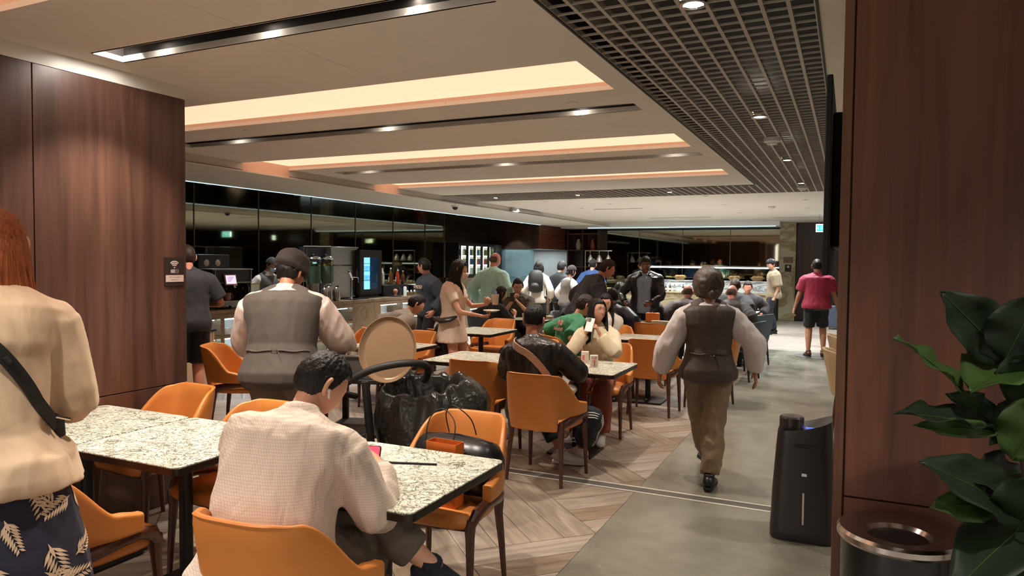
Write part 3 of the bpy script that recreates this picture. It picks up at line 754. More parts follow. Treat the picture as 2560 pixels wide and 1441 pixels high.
def person(label, x, y, face, group=None, s=1.0, g=1.0, sit=False, lean=(3, 6), side=0.0, twist=0.0, head=(0, 0, 0), skin=None, gender='m',
           hair=('short', None), top=None, bottom=None, vest=None, shoes=None, armL=None, armR=None, legL=None, legR=None, hipz=None, vox=0.016, seed=1,
           facefeat=False, mask=None, glasses=None, hat=None, extra=None, shoulder=1.0, noshoes=False):
    skin = skin or SKIN
    root = thing('person', label, 'person', (x, y, 0), face, group)
    hz = hipz if hipz is not None else (0.545 if sit else 0.93*s)
    a0, a1 = R(lean[0]), R(lean[1]); sd = R(side)
    nseg = 24; spine = {}
    p = V(0, 0, hz); L = 0.515*s; pts = [p.copy()]; dirs = []
    for i in range(nseg):
        a = a0+(a1-a0)*min(1, (i/nseg)*1.3); d = V(math.sin(sd)*(i/nseg), math.sin(a), math.cos(a)).normalized(); dirs.append(d); p = p+d*(L/nseg); pts.append(p.copy())
    dirs.append(dirs[-1])
    def S(t):
        tt = t/0.515
        if tt < 0: return pts[0]+dirs[0]*tt*L, dirs[0]
        i = min(nseg, tt*nseg); k = int(i); fr = i-k
        if k >= nseg: return pts[nseg]+dirs[-1]*(tt-1)*L, dirs[-1]
        return pts[k].lerp(pts[k+1], fr), dirs[k]
    def ringframe(t):
        c, d = S(t); tw = R(twist)*max(0, min(1, t/.4)); xa = V(math.cos(tw), math.sin(tw), 0)
        xa = (xa-d*xa.dot(d)).normalized(); ya = d.cross(xa); return c, d, xa, ya
    fem = gender == 'f'
    wk = (0.92 if fem else 1.0)
    def torso(mb, e, t0, t1, flare=0.0, gg=None, seg=18, power=2.4, caps=True, straight=0):
        gg = g if gg is None else gg
        ts = sorted(set([t0, t1]+[r[0] for r in RINGS if t0 < r[0] < t1]+([0.0, -0.06, 0.1, 0.19, 0.28] if t0 < -.05 and t1 > .3 else [])))
        ts = [t for t in ts if t0 <= t <= t1]
        vs = []; 
        for t in ts:
            if t < RINGS[0][0]: w, dp, ys = RINGS[2][1], RINGS[2][2], 0
            else:
                for a, b_ in zip(RINGS, RINGS[1:]):
                    if a[0] <= t <= b_[0]:
                        q = (t-a[0])/(b_[0]-a[0]); w, dp, ys = [a[k]+(b_[k]-a[k])*q for k in (1, 2, 3)]; break
                else: w, dp, ys = RINGS[-1][1:]
            if straight and -.14 < t < .37: w = max(w, straight); dp = max(dp, straight*.68)
            bell = math.exp(-((t-.12)/.16)**2)*max(0, gg-1)
            w2 = w*s*wk*(1+(gg-1)*.75*(t < .46))*(shoulder if t > .3 else 1); d2 = dp*s*(1+(gg-1)*.8*(t < .46)+bell*.35)
            if fem and t < .0: w2 *= 1.06
            if fem: d2 += .012*math.exp(-((t-.33)/.05)**2)
            if t < 0.05: w2 += flare*(0.05-t); d2 += flare*(0.05-t)*.9
            w2 += e; d2 += e
            c, d, xa, ya = ringframe(t); c = c+ya*ys*s
            for k in range(seg):
                an = 2*PI*k/seg; cx = math.copysign(abs(math.cos(an))**(2/power), math.cos(an)); sy = math.copysign(abs(math.sin(an))**(2/power), math.sin(an))
                vs.append(c+xa*cx*w2+ya*sy*d2)
        n = len(ts); fs = [(i*seg+k, i*seg+(k+1) % seg, (i+1)*seg+(k+1) % seg, (i+1)*seg+k) for i in range(n-1) for k in range(seg)]
        fs += [tuple(range(seg))[::-1], tuple(range((n-1)*seg, n*seg))]
        mb.add(vs, fs)
    # joints
    c, d, xa, ya = ringframe(.405)
    sw = .165*s*wk*shoulder*(1+(g-1)*.45)
    SH = {1: c+xa*sw-d*.012, -1: c-xa*sw-d*.012}
    la, lb = .285*s, .250*s
    UP = (S(.5)[1])
    arms = {}
    for sg, spec in ((1, armR), (-1, armL)):
        spec = spec or {}
        tg = spec.get('to', V(sg*(.26*s+(g-1)*.12), .06, hz-.02 if not sit else hz+.12)); tg = Vector(tg)
        pole = Vector(spec.get('pole', (sg*.5, -.8, -.2)))
        el, wr = ik(SH[sg], tg, la, lb, pole); hdir = Vector(spec.get('dir', (wr-el))); pn = Vector(spec.get('palm', (-sg, .2, 0)))
        arms[sg] = (el, wr, hdir, pn, spec)
    hips = {1: V(.09*s, 0, hz-.02*s), -1: V(-.09*s, 0, hz-.02*s)}
    lt, lc = .425*s, .425*s
    legs = {}
    for sg, spec in ((1, legR), (-1, legL)):
        spec = spec or {}
        if sit: dft = V(sg*.12, .42, .09)
        else: dft = V(sg*.09, 0.0, .085)
        tg = Vector(spec.get('to', dft)); pole = Vector(spec.get('pole', (sg*.08, 1, .35 if sit else 0)))
        kn, an = ik(hips[sg], tg, lt, lc, pole); fd = Vector(spec.get('dir', (sg*.12, 1, 0))).normalized()
        legs[sg] = (kn, an, fd, spec)
    gl = 1+(g-1)*.6
    def armtube(mb, sg, e, frm, to, r0=.050, r1=.040, r2=.034, r3=.026, puff=0):
        el, wr = arms[sg][0], arms[sg][1]; A = SH[sg]
        P = []; Rr = []
        def at(u):
            return A.lerp(el, u*2) if u < .5 else el.lerp(wr, u*2-1)
        us = [frm+(to-frm)*i/12 for i in range(13)]
        for u in us:
            q = at(u)
            if .42 < u < .58:
                q = q.lerp((at(.42)+at(.58))/2, .35*(1-abs(u-.5)/.08))
            r = (r0+(r1-r0)*min(1, u/.3) if u < .3 else (r1+(r2*1.12-r1)*((u-.3)/.3) if u < .6 else r2*1.12+(r3-r2*1.12)*((u-.6)/.4)))
            P.append(q); Rr.append(r*s*(gl if u < .7 else 1+(gl-1)*.4)*(.9 if fem else 1)+e+puff*math.sin(PI*max(0, min(1, u)))**.7)
        mb.tube(P, Rr, 12)
        if frm <= 0.001:
            rb = .050*s*(1+(gl-1)*.4)*(.9 if fem else 1)+e*.75
            mb.ball(A, rb, 14, 10)
            nk = S(.485)[0]; mb.tube([nk, nk.lerp(A, .35)-S(.4)[1]*.004, nk.lerp(A, .7)-S(.4)[1]*.004, A], [.042*s+e*.6, .044*s+e*.6, .046*s+e*.7, rb*.96], 14, 0, [.8, .8, .85, 1.0], (0, 1, 0))
    def legtube(mb, sg, e, frm, to, loose=0.0, rk=1.0):
        kn, an = legs[sg][0], legs[sg][1]; A = hips[sg]
        P = []; Rr = []
        for i in range(15):
            u = frm+(to-frm)*i/14; q = A.lerp(kn, u*2) if u < .5 else kn.lerp(an, u*2-1)
            r = .088-.030*(u/.45) if u < .45 else (.058+.002*math.sin((u-.45)*8) if u < .72 else .058-.022*((u-.72)/.28))
            if u > .55: q = q+V(0, -.012*math.sin((u-.5)*2*PI), 0) if not sit else q
            P.append(q); Rr.append(r*s*(gl if u < .6 else 1+(gl-1)*.3)*rk+e+loose*u)
        mb.tube(P, Rr, 14)
        if frm <= .001: mb.ball(A, .095*s*gl+e, 14, 10)
    # ---- body
    mb = MB(); torso(mb, -.012, -.12, .515)
    for sg in (1, -1):
        armtube(mb, sg, -.004, 0, 1.0)
        legtube(mb, sg, -.006, 0, 1.0)
        kn, an, fd, _ = legs[sg]; mb.tube([an+V(0, 0, .02), an-V(0, 0, .03), an+fd*.06-V(0, 0, .05), an+fd*.12-V(0, 0, .06)], [.034*s, .034*s, .03*s, .022*s], 10)
    nb, nd = S(.50)
    hp, hyaw, hroll = head[1], head[0], head[2]
    neck_d = (nd*0.75+V(math.sin(R(-hyaw))*0.0, 0.18*(1 if hp <= 0 else .2), .55)).normalized()
    hc = nb+neck_d*(.135*s)+V(0, .018*s, 0)
    # head orientation
    HM = Matrix.Rotation(R(hyaw), 4, 'Z') @ Matrix.Rotation(R(hp), 4, 'X') @ Matrix.Rotation(R(hroll), 4, 'Y')
    fwd = HM @ V(0, 1, 0)
    hc = hc+V(fwd.x, fwd.y, 0)*.012+V(0, 0, -.02 if hp < -20 else 0)+(fwd*(.03*(-hp/40)) if hp < 0 else V(0, 0, 0))
    HM.translation = hc
    hs = .5*(1+s)*(0.94 if fem else 1.0)
    mb.tube([S(.455)[0], nb, nb.lerp(hc, .45)-fwd*.012, hc-HM.to_3x3() @ V(0, .02, .03)], [.062*s, .052*s, .050*s, .052*s], 14)
    body = remeshed(mb, vox if vox < .012 else .016, smooth=2)
    b2 = MB(); b2.add([v.co.copy() for v in body.vertices], [tuple(pp.vertices) for pp in body.polygons]); bpy.data.meshes.remove(body)
    hd = Head(hs); nu, nv = (72, 60) if facefeat else (36, 30)
    b2.add([HM @ hd.p(dd) for dd in hd.grid(nu, nv)], hd.faces(nu, nv))
    for sg in (1, -1):                                            # ears
        e = MB(); c0 = HM @ (V(sg*.074, -.006, -.004)*hs)
        ex = (HM.to_3x3() @ V(sg*.35, -.5, 0)).normalized(); 
        P_e = [c0+(HM.to_3x3() @ V(sg*(.004+.012*math.sin(q)), -.012*math.sin(q)-.002, .030*math.cos(q)))*hs for q in [PI*i/8 for i in range(9)]]
        b2.tube(P_e, [.007*hs]+[.0085*hs]*7+[.008*hs], 8, 0)
        b2.ball(c0, .017*hs, 10, 8, 0, .55, .9, 1.5)
    for sg in (1, -1):
        el, wr, hdir, pn, spec = arms[sg]
        hand(b2, wr, hdir, pn, s*(.93 if fem else 1.0), spec.get('curl', (22, 30, 22)), spec.get('thumb', 35), sg, spec.get('spread', 4))
    bo = b2.build('body', skin, root, True, ang=180)
    sub = (thing,)
    # ---- face parts
    fx = HM.to_3x3()
    def HP(xx, yy, zz): return HM @ (V(xx, yy, zz)*hs)
    if facefeat:
        for sg in (1, -1):
            eb = MB(); ec = HP(sg*.0305, .0805, .003)
            eb.ball(ec, .0118*hs, 16, 12)
            gz = (fx @ V(0, 1, 0)).normalized()
            eb.ball(ec+gz*.0078*hs, .0058*hs, 12, 8, 1)
            eb.build('eye', [M_EYEW, M_IRIS], root, True)
            lb_ = MB(); lb_.tube([HP(sg*.016, .0925, .0065), HP(sg*.024, .0945, .011), HP(sg*.033, .0925, .012), HP(sg*.044, .0835, .006)], [.0016, .0024, .0026, .0015], 6); lb_.build('eyelid', skin, root, True)
            bb = MB(); bb.tube([HP(sg*.013, .0985, .0215), HP(sg*.026, .099, .027), HP(sg*.037, .094, .0275), HP(sg*.048, .083, .021)], [.002*hs, .003*hs, .0028*hs, .0012*hs], 6, 0, .6)
            bb.build('eyebrow', hair[1] or H_BLACK, root, True)
        if not mask:
            lb2 = MB()
            lb2.tube([HP(-.021, .0895, -.0685), HP(-.010, .0965, -.0655), HP(0, .0985, -.0665), HP(.010, .0965, -.0655), HP(.021, .0895, -.0685)], [.0012*hs, .0038*hs, .0036*hs, .0038*hs, .0012*hs], 8, 0, .8)
            lb2.tube([HP(-.020, .0895, -.0695), HP(-.009, .0965, -.0745), HP(0, .098, -.0755), HP(.009, .0965, -.0745), HP(.020, .0895, -.0695)], [.0012*hs, .0042*hs, .0048*hs, .0042*hs, .0012*hs], 8, 0, .8)
            lb2.build('mouth', M_LIP, root, True)
    if mask:
        k = MB(); vs = []; n_ = 13
        for j in range(8):
            v_ = j/7
            for i in range(n_):
                u = -1+2*i/(n_-1); a = u*1.25
                zz = (-.020-.088*v_)*(1-.12*abs(u)**2)-.01*abs(u)
                bulge = .030*math.exp(-(u*1.6)**2)*math.sin(PI*min(1, v_*.9+.15))
                vs.append(HP(math.sin(a)*.078*(1-.2*v_), math.cos(a)*.080+.018+bulge-.012*v_*v_, zz))
        k.add(vs, [(j*n_+i, j*n_+i+1, (j+1)*n_+i+1, (j+1)*n_+i) for j in range(7) for i in range(n_-1)])
        ko = k.build('face_mask', mask, root, True, ang=180); so = ko.modifiers.new('s', 'SOLIDIFY'); so.thickness = .002
        e = MB()
        for sg in (1, -1): e.tube([HP(sg*.073, .028, -.02), HP(sg*.079, .0, .01), HP(sg*.080, -.02, .02)], .0012, 5)
        e.build('ear_loop', mask, root)
    if glasses:
        k = MB()
        for sg in (1, -1):
            rim = [HP(sg*.033+.0235*math.cos(q), .104-.010*abs(math.cos(q))*(1 if math.cos(q)*sg > 0 else 0), -.001+.0205*math.sin(q)) for q in [2*PI*i/16 for i in range(17)]]
            k.tube(rim, glasses[1], 6); k.tube([HP(sg*.056, .094, .002), HP(sg*.074, .03, .004), HP(sg*.078, -.012, .0)], glasses[1], 5)
        k.tube([HP(-.010, .1045, .002), HP(0, .107, .004), HP(.010, .1045, .002)], glasses[1], 5)
        k.build('glasses', glasses[0], root, True)
    # ---- hair
    hstyle, hm = hair[0], hair[1] or H_BLACK
    if hstyle != 'none':
        hb = MB(); cap = hstyle if hstyle in ('short', 'fade', 'bald', 'mop') else 'long'
        near = vox < .012
        vs, fs = hair_cap(hd, cap, HM, seed, 96 if near else 44, 64 if near else 30, .020 if cap == 'mop' else (.013 if cap in ('short', 'fade') else .012))
        hb.add(vs, fs)
        if hstyle in ('long', 'longfront', 'pony', 'bun', 'verylong'):
            Ln = {'long': .34, 'longfront': .40, 'verylong': .46}.get(hstyle, .0)
            if Ln:
                rnd = random.Random(seed)
                HN = 33 if near else 17
                for i in range(HN):
                    a = -1.3+2.6*i/(HN-1); r0 = .084
                    bx, by = math.sin(a)*r0, -math.cos(a)*.100
                    L_ = Ln*(1-.10*abs(a))*(.86+.2*rnd.random()); ox = rnd.uniform(-.008, .008)
                    P_h = [HP(bx*.85, by*.85, .045), HP(bx, by*1.02, -.02), HP(bx*1.06, by*1.05, -.085)]
                    bot = hc+V(0, 0, -L_)
                    ex, ey = (fx @ V(bx, by, 0))[:2]
                    q = S(.40)[0]
                    P_h += [hc+V(ex*1.25+ox, ey*1.15-.012, -.17*s), V(hc.x+ex*1.35+ox, q.y-.115*s+abs(ex)*.35, bot.z+(hc.z-.17-bot.z)*.35), V(hc.x+ex*1.30-ox, q.y-.125*s+abs(ex)*.35, bot.z)]
                    lock(hb, P_h, .018 if near else .024, .013, 7, 5, (0, 1, 0))
            if hstyle in ('longfront', 'verylong'):
                for sg in (1, -1):
                    for i in range(5):
                        q = i/4
                        P_h = [HP(sg*.030, .060-.02*q, .100), HP(sg*(.070+.004*q), .045-.05*q, .045), HP(sg*(.083+.006*q), .030-.045*q, -.03), HP(sg*(.088+.010*q), .022-.045*q, -.11)]
                        base = P_h[-1]; P_h += [base+V(sg*.012, .035-.03*q, -.11*s), base+V(sg*(.004+.012*q), .050-.03*q, -(.20+.03*q)*s)]
                        lock(hb, P_h, .017, .009, 7, 5, (0, 1, 0))
            if hstyle == 'pony':
                P_h = [HP(0, -.085, .03), HP(0, -.125, .01), HP(0, -.13, -.07), HP(0, -.12, -.16), HP(0, -.115, -.22)]
                lock(hb, P_h, .034, .03, 10, 6)
            if hstyle == 'bun': hb.ball(HP(0, -.115, -.03), .038*hs, 14, 10, 0, 1.1, .9, 1.0)
        if hstyle == 'bob':
            for i in range(13):
                a = -1.6+3.2*i/12; bx, by = math.sin(a)*.086, -math.cos(a)*.098
                lock(hb, [HP(bx*.8, by*.8, .05), HP(bx, by, -.02), HP(bx*1.05, by*1.05, -.08), HP(bx*.92, by*.95, -.125)], .024, .014, 7, 5, (0, 1, 0))
        hb.build('hair', hm, root, True, ang=180)
    if hat: hat(root, HP, HM, hs)
    # ---- clothes
    fold = (.010, 6.5) if vox < .012 else (.005, 9.0)
    if top:
        mb = MB(); e = top.get('e', .012); L_ = top.get('hem', -.10)
        torso(mb, e, L_, top.get('neck', .492), top.get('flare', 0.0), seg=20, straight=top.get('straight', .150 if e > .019 else 0))
        ln = top.get('sleeve', .45)
        if ln:
            for sg in (1, -1):
                armtube(mb, sg, e*.8+top.get('se', .004), 0.0, ln, puff=top.get('puff', 0))
                if top.get('cuff'):
                    pass
        if top.get('collar'):
            c0, d0, x0_, y0_ = ringframe(.485); c1 = S(.525)[0]
            mb.tube([c0-d0*.02, c0+d0*.012, c1], [.088*s, .073*s, .066*s], 16)
        me = remeshed(mb, vox, (top.get('fold', fold[0]), top.get('ff', fold[1]), .45), 2, seed)
        put(me, top.get('name', 'shirt'), top['mat'], root)
    if vest:
        mb = MB(); torso(mb, vest.get('e', .024), vest.get('hem', -.10), .470, .10, seg=22)
        for sg in (1, -1):
            A = SH[sg]; nk = S(.485)[0]; ee = vest.get('e', .024); mb.tube([nk.lerp(A, .12), nk.lerp(A, .35), nk.lerp(A, .62)], [.040*s+ee*.95, .044*s+ee, .046*s+ee], 14, 0, .88, (0, 1, 0))
        me = remeshed(mb, vox, (.004, 7.0), 2, seed+5)
        # cut away nothing: arm openings come from the shirt sleeves passing outside the vest
        vo = put(me, 'waistcoat', vest['mat'], root)
        if vest.get('belt'):
            k = MB()
            def bk(u, t, out=.004):
                c_, d_, xa_, ya_ = ringframe(t)
                for a, b_ in zip(RINGS, RINGS[1:]):
                    if a[0] <= t <= b_[0]:
                        q = (t-a[0])/(b_[0]-a[0]); w, dp = [a[kk]+(b_[kk]-a[kk])*q for kk in (1, 2)]
                bell = math.exp(-((t-.12)/.16)**2)*max(0, g-1)
                W = w*s*wk*(1+(g-1)*.75)+.024+out+.004; D = dp*s*(1+(g-1)*.8+bell*.35)+.024+out+.004
                an = -PI/2+u*1.1
                pw = 2/2.4; return c_+xa_*math.copysign(abs(math.cos(an))**pw, math.cos(an))*W+ya_*math.copysign(abs(math.sin(an))**pw, math.sin(an))*D
            tb = .10
            for sg in (1, -1):
                k.tube([bk(sg*(.95-.9*i/8), tb+.004*math.sin(i)) for i in range(9)], .012*s, 8, 0, .35, (0, 0, 1))
            k.tube([bk(.06, tb), bk(.14, tb-.05), bk(.19, tb-.11, .010)], .010*s, 8, 0, .35)
            k.build('waist_strap', vest['mat'], vo, True)
            bkm = MB(); c_ = bk(0, tb, .010); sq = [c_+V(-.016, 0, -.013), c_+V(.016, 0, -.013), c_+V(.016, 0, .013), c_+V(-.016, 0, .013), c_+V(-.016, 0, -.013)]
            bkm.tube(sq, .0026, 6); bkm.build('buckle', M_CHROME, vo, True)
    if bottom:
        mb = MB(); kind = bottom['kind']; e = bottom.get('e', .010)
        if kind in ('trousers', 'shorts'):
            torso(mb, e-.004, -.11, .03, seg=18)
            for sg in (1, -1): legtube(mb, sg, e, 0, bottom.get('len', .97 if kind == 'trousers' else .46), bottom.get('loose', .012), 1.0)
            me = remeshed(mb, vox, (bottom.get('fold', .007), 8.0, .8), 2, seed+9)
            put(me, kind, bottom['mat'], root)
        else:   # skirt / dress hanging from the hips to a hem height
            hemz = bottom['hemz']; n = 14; sg_ = 28; top_t = .06; vs = []
            for j in range(n+1):
                q = j/n; zc = (S(top_t)[0].z)*(1-q)+hemz*q; cc = S(top_t)[0].lerp(V(0, bottom.get('dy', 0), hemz), q)
                w = (.155+.06*min(1, q*2.2))*s*gl+bottom.get('flare', .08)*q+e; dp = (.115+.06*min(1, q*2.2))*s*gl+bottom.get('flare', .08)*q+e
                if kind == 'dress': w = (.150+.045*q)*s+e; dp = (.115+.055*q)*s+e
                for k in range(sg_):
                    an = 2*PI*k/sg_; fl = 1+.05*q*math.sin(an*7+seed)
                    vs.append(V(cc.x+math.cos(an)*w*fl, cc.y+math.sin(an)*dp*fl, zc))
            mb.add(vs, [(j*sg_+k, j*sg_+(k+1) % sg_, (j+1)*sg_+(k+1) % sg_, (j+1)*sg_+k) for j in range(n) for k in range(sg_)]+[tuple(range(sg_))[::-1], tuple(range(n*sg_, (n+1)*sg_))])
            if kind == 'dress':
                torso(mb, e+.004, .0, .49, .0, seg=20)
                for sg in (1, -1): armtube(mb, sg, .020, 0, .26)
            me = remeshed(mb, vox, (.007, 7.0, .3), 2, seed+3)
            put(me, kind, bottom['mat'], root)
    if not noshoes:
        sm, solem = (shoes or (M_BSHOE, M_BLACK))
        for sg in (1, -1):
            kn, an, fd, spec = legs[sg]
            up = Vector(spec.get('up', (0, 0, 1))); up = (up-fd*up.dot(fd)).normalized(); sv = fd.cross(up)
            def FP(a, c, lr=0): return an+fd*a*s+up*(c*s)+sv*lr*s
            k = MB(); k.tube([FP(-.075, -.045), FP(-.055, -.030), FP(0, -.022), FP(.05, -.036), FP(.11, -.052), FP(.165, -.060), FP(.185, -.066)],
                             [.026*s, .040*s, .046*s, .044*s, .043*s, .036*s, .020*s], 14, 0, [.9, 1.15, 1.15, .95, .66, .52, .5], up)
            k.tube([FP(-.02, -.02), FP(-.018, .02), FP(-.018, .035)], [.044*s, .041*s, .040*s], 12, 0)
            so_ = k.build('shoe', sm, root, True, ang=180)
            k = MB(); out = []
            for a, w in ((-.082, .018), (-.07, .032), (-.03, .040), (.03, .040), (.09, .047), (.14, .044), (.175, .030), (.192, .012)): out.append((a, w))
            ring_ = [FP(a, 0, w) for a, w in out]+[FP(a, 0, -w) for a, w in out[::-1]]
            nn = len(ring_); k.add([q-up*.083*s for q in ring_]+[q-up*.060*s for q in ring_], [tuple(range(nn))[::-1], tuple(range(nn, 2*nn))]+[(i, (i+1) % nn, nn+(i+1) % nn, nn+i) for i in range(nn)])
            k.build('sole', solem, so_, bev=.004)
    root['_'] = 0; del root['_']
    ctx = dict(S=S, ringframe=ringframe, arms=arms, legs=legs, SH=SH, HP=HP, HM=HM, hc=hc, s=s, g=g, hs=hs, wk=wk)
    if extra: extra(root, ctx)
    return root, ctx
def toworld(root_xy, face, p):
    a = R(face); return V(root_xy[0]+p[0]*math.cos(a)-p[1]*math.sin(a), root_xy[1]+p[0]*math.sin(a)+p[1]*math.cos(a), p[2])
def tolocal(x, y, face, p):
    a = -R(face); dx, dy = p[0]-x, p[1]-y
    return V(dx*math.cos(a)-dy*math.sin(a), dx*math.sin(a)+dy*math.cos(a), p[2])
def back_strap(root, ctx, mat, p0, p1, width=.02, name='strap', seg=26, out=.034, front=False, extra=0.0):
    """a flat strap laid over the clothed back from (u0,t0) to (u1,t1); u is the angle round the torso (0 = spine, + = right)"""
    s, g, wk = ctx['s'], ctx['g'], ctx['wk']; k = MB(); P_ = []
    for i in range(seg+1):
        q = i/seg; u = p0[0]+(p1[0]-p0[0])*q; t = p0[1]+(p1[1]-p0[1])*q
        tt = max(-.12, min(.51, t))
        for a, b_ in zip(RINGS, RINGS[1:]):
            if a[0] <= tt <= b_[0]:
                f_ = (tt-a[0])/(b_[0]-a[0]); w, dp = [a[kk]+(b_[kk]-a[kk])*f_ for kk in (1, 2)]
        bell = math.exp(-((t-.12)/.16)**2)*max(0, g-1)
        W = w*s*wk*(1+(g-1)*.75)+out; D = dp*s*(1+(g-1)*.8+bell*.35)+out
        c_, d_, xa_, ya_ = ctx['ringframe'](t); an = -PI/2+u; pw = 2/2.4
        P_.append(c_+xa_*math.copysign(abs(math.cos(an))**pw, math.cos(an))*W+ya_*math.copysign(abs(math.sin(an))**pw, math.sin(an))*D)
    rc = ctx['ringframe'](.25)[0]
    vs = []; fs = []
    for i, p in enumerate(P_):
        tdir = (P_[min(seg, i+1)]-P_[max(0, i-1)]).normalized(); n = (p-V(rc.x, rc.y, p.z)).normalized(); b_ = tdir.cross(n).normalized()
        vs += [p+b_*width+n*.004, p-b_*width+n*.004, p-b_*width-n*.004, p+b_*width-n*.004]
        if i: o = 4*(i-1); fs += [(o+j, o+(j+1) % 4, o+4+(j+1) % 4, o+4+j) for j in range(4)]
    fs += [(3, 2, 1, 0), (4*seg, 4*seg+1, 4*seg+2, 4*seg+3)]
    k.add(vs, fs); return k.build(name, mat, root, True), P_
# ================================================================ FURNITURE
def make_chair(label, leather, woodm, group, slim=False):
    t = thing('dining_chair', label, 'chair', (0, 0, 0), 0, group)
    ctrl = [(0, -.255), (.09, -.252), (.165, -.232), (.222, -.175), (.255, -.085), (.268, .01), (.270, .095)]
    pl = smoothcurve([(a, b, 0) for a, b in ctrl], 6); ss = [0]
    for a, b_ in zip(pl, pl[1:]): ss.append(ss[-1]+(b_-a).length)
    Lt = ss[-1]
    def topz(u): return .835-.012*sstep(.3, .42, u)-.215*sstep(.42, .80, u)-.02*sstep(.8, 1, u)
    def botz(u): return .405 if u < .365 else (.405+.10*sstep(.365, .40, u))
    vs = []; fs = []; nv = 10; half = list(range(len(pl)))
    cols = [(-pl[i].x, pl[i].y, ss[i]/Lt, -1) for i in reversed(half)][:-1]+[(pl[i].x, pl[i].y, ss[i]/Lt, 1) for i in half]
    for (x, y, u, sg) in cols:
        # outward normal in plan
        i = min(range(len(pl)), key=lambda k: abs(ss[k]/Lt-u)); a = pl[max(0, i-1)]; b_ = pl[min(len(pl)-1, i+1)]; tn = (b_-a).normalized(); nx, ny = tn.y*sg, -tn.x
        for j in range(nv+1):
            q = j/nv; z = botz(u)+(topz(u)-botz(u))*q
            lean = max(0, z-.44); back = 1-sstep(.3, .75, u)
            px = x*(1-.20*lean*back*sstep(0, .3, abs(x))*1.0)-0; py = y-lean*.20*back
            th = (.016 if u < .4 else .016+.010*sstep(.5, .9, u))
            if j in (0, nv): th *= .55
            vs.append((px+nx*th, py+ny*th, z)); vs.append((px-nx*th, py-ny*th, z))
    nc = len(cols); st = 2*(nv+1)
    for c in range(nc-1):
        for j in range(nv):
            a = c*st+2*j
            fs.append((a, a+2, a+st+2, a+st)); fs.append((a+1, a+st+1, a+st+3, a+3))
        a = c*st+2*nv; fs.append((a, a+1, a+st+1, a+st)); a = c*st; fs.append((a, a+st, a+st+1, a+1))
    for c in (0, nc-1):
        for j in range(nv):
            a = c*st+2*j; fs.append((a, a+1, a+3, a+2) if c == 0 else (a, a+2, a+3, a+1))
    b = MB(); b.add(vs, fs); bo = b.build('backrest', leather, t, True, ang=70)
    bv = bo.modifiers.new('bevel', 'BEVEL'); bv.width = .006; bv.segments = 2; bv.limit_method = 'ANGLE'; bv.angle_limit = R(50)
    # welt line round the back edge
    b = MB(); wl_ = []
    for (x, y, u, sg) in cols[2:-2]:
        z = topz(u)-.003; lean = max(0, z-.44); back = 1-sstep(.3, .75, u); wl_.append((x*(1-.20*lean*back*sstep(0, .3, abs(x))), y-lean*.20*back-.014*back, z))
    b.tube(wl_, .003, 6); b.build('piping', leather, t)
    # seat
    b = MB(); sp = [(-.20, -.19), (-.235, -.05), (-.24, .12), (-.225, .22), (-.17, .245), (.17, .245), (.225, .22), (.24, .12), (.235, -.05), (.20, -.19), (.12, -.225), (-.12, -.225)]
    n = len(sp); v = [(x*.95, y*.95, .405) for x, y in sp]+[(x, y, .42) for x, y in sp]+[(x*1.0, y, .452) for x, y in sp]+[(x*.93, y*.93, .470) for x, y in sp]+[(x*.5, y*.5, .474) for x, y in sp]
    f = [tuple(range(n))[::-1]]+[(r*n+i, r*n+(i+1) % n, (r+1)*n+(i+1) % n, (r+1)*n+i) for r in range(4) for i in range(n)]+[tuple(range(4*n, 5*n))]
    b.add(v, f); so = b.build('seat', leather, t, True, ang=60)
    # wooden side rails under the arms, sweeping up from the legs
    b = MB()
    for sg in (1, -1):
        b.tube([(sg*.175, -.205, .425), (sg*.222, -.16, .455), (sg*.252, -.08, .475), (sg*.264, .02, .488), (sg*.262, .10, .492), (sg*.252, .165, .47), (sg*.238, .20, .42)], [.016, .022, .022, .021, .022, .024, .020], 10, 0, [1.4, 1.5, 1.3, 1.2, 1.2, 1.4, 1.2], (0, 0, 1))
    b.tube([(-.21, .205, .405), (0, .215, .402), (.21, .205, .405)], .012, 8); b.tube([(-.18, -.19, .405), (0, -.2, .402), (.18, -.19, .405)], .012, 8)
    b.build('side_frame', woodm, t, True)
    for (x, y, dx, dy, zt) in ((.205, -.185, .02, -.035, .47), (-.205, -.185, -.02, -.035, .47), (.232, .195, .012, .02, .45), (-.232, .195, -.012, .02, .45)):
        b = MB(); P_ = [(x+dx, y+dy, 0), (x+dx*.5, y+dy*.5, .2), (x, y, .36), (x-.0*dx, y, .42), (x*1.03, y, zt)]
        b.tube(P_, [.013, .018, .023, .028, .022], 8, 0, [1.0, 1, 1, 1.15, 1.2], (0, 1, 0)); b.build('leg', woodm, t, True)
    return t
CH = {}
def chair(kind, x, y, face, label, group):
    if kind not in CH:
        lm = {'orange': M_ORANGE, 'slate': M_NAVYL, 'beige': M_BEIGEL, 'dark': M_DKL}[kind]
        c = make_chair(label, lm, M_CHWOOD if kind != 'slate' and kind != 'dark' else M_BLACK, group); CH[kind] = c
    else: c = copy_tree(CH[kind]); c['label'] = label; c['group'] = group
    c.location = (x, y, 0.001); c.rotation_euler = (0, 0, R(face)); return c
TB = {}
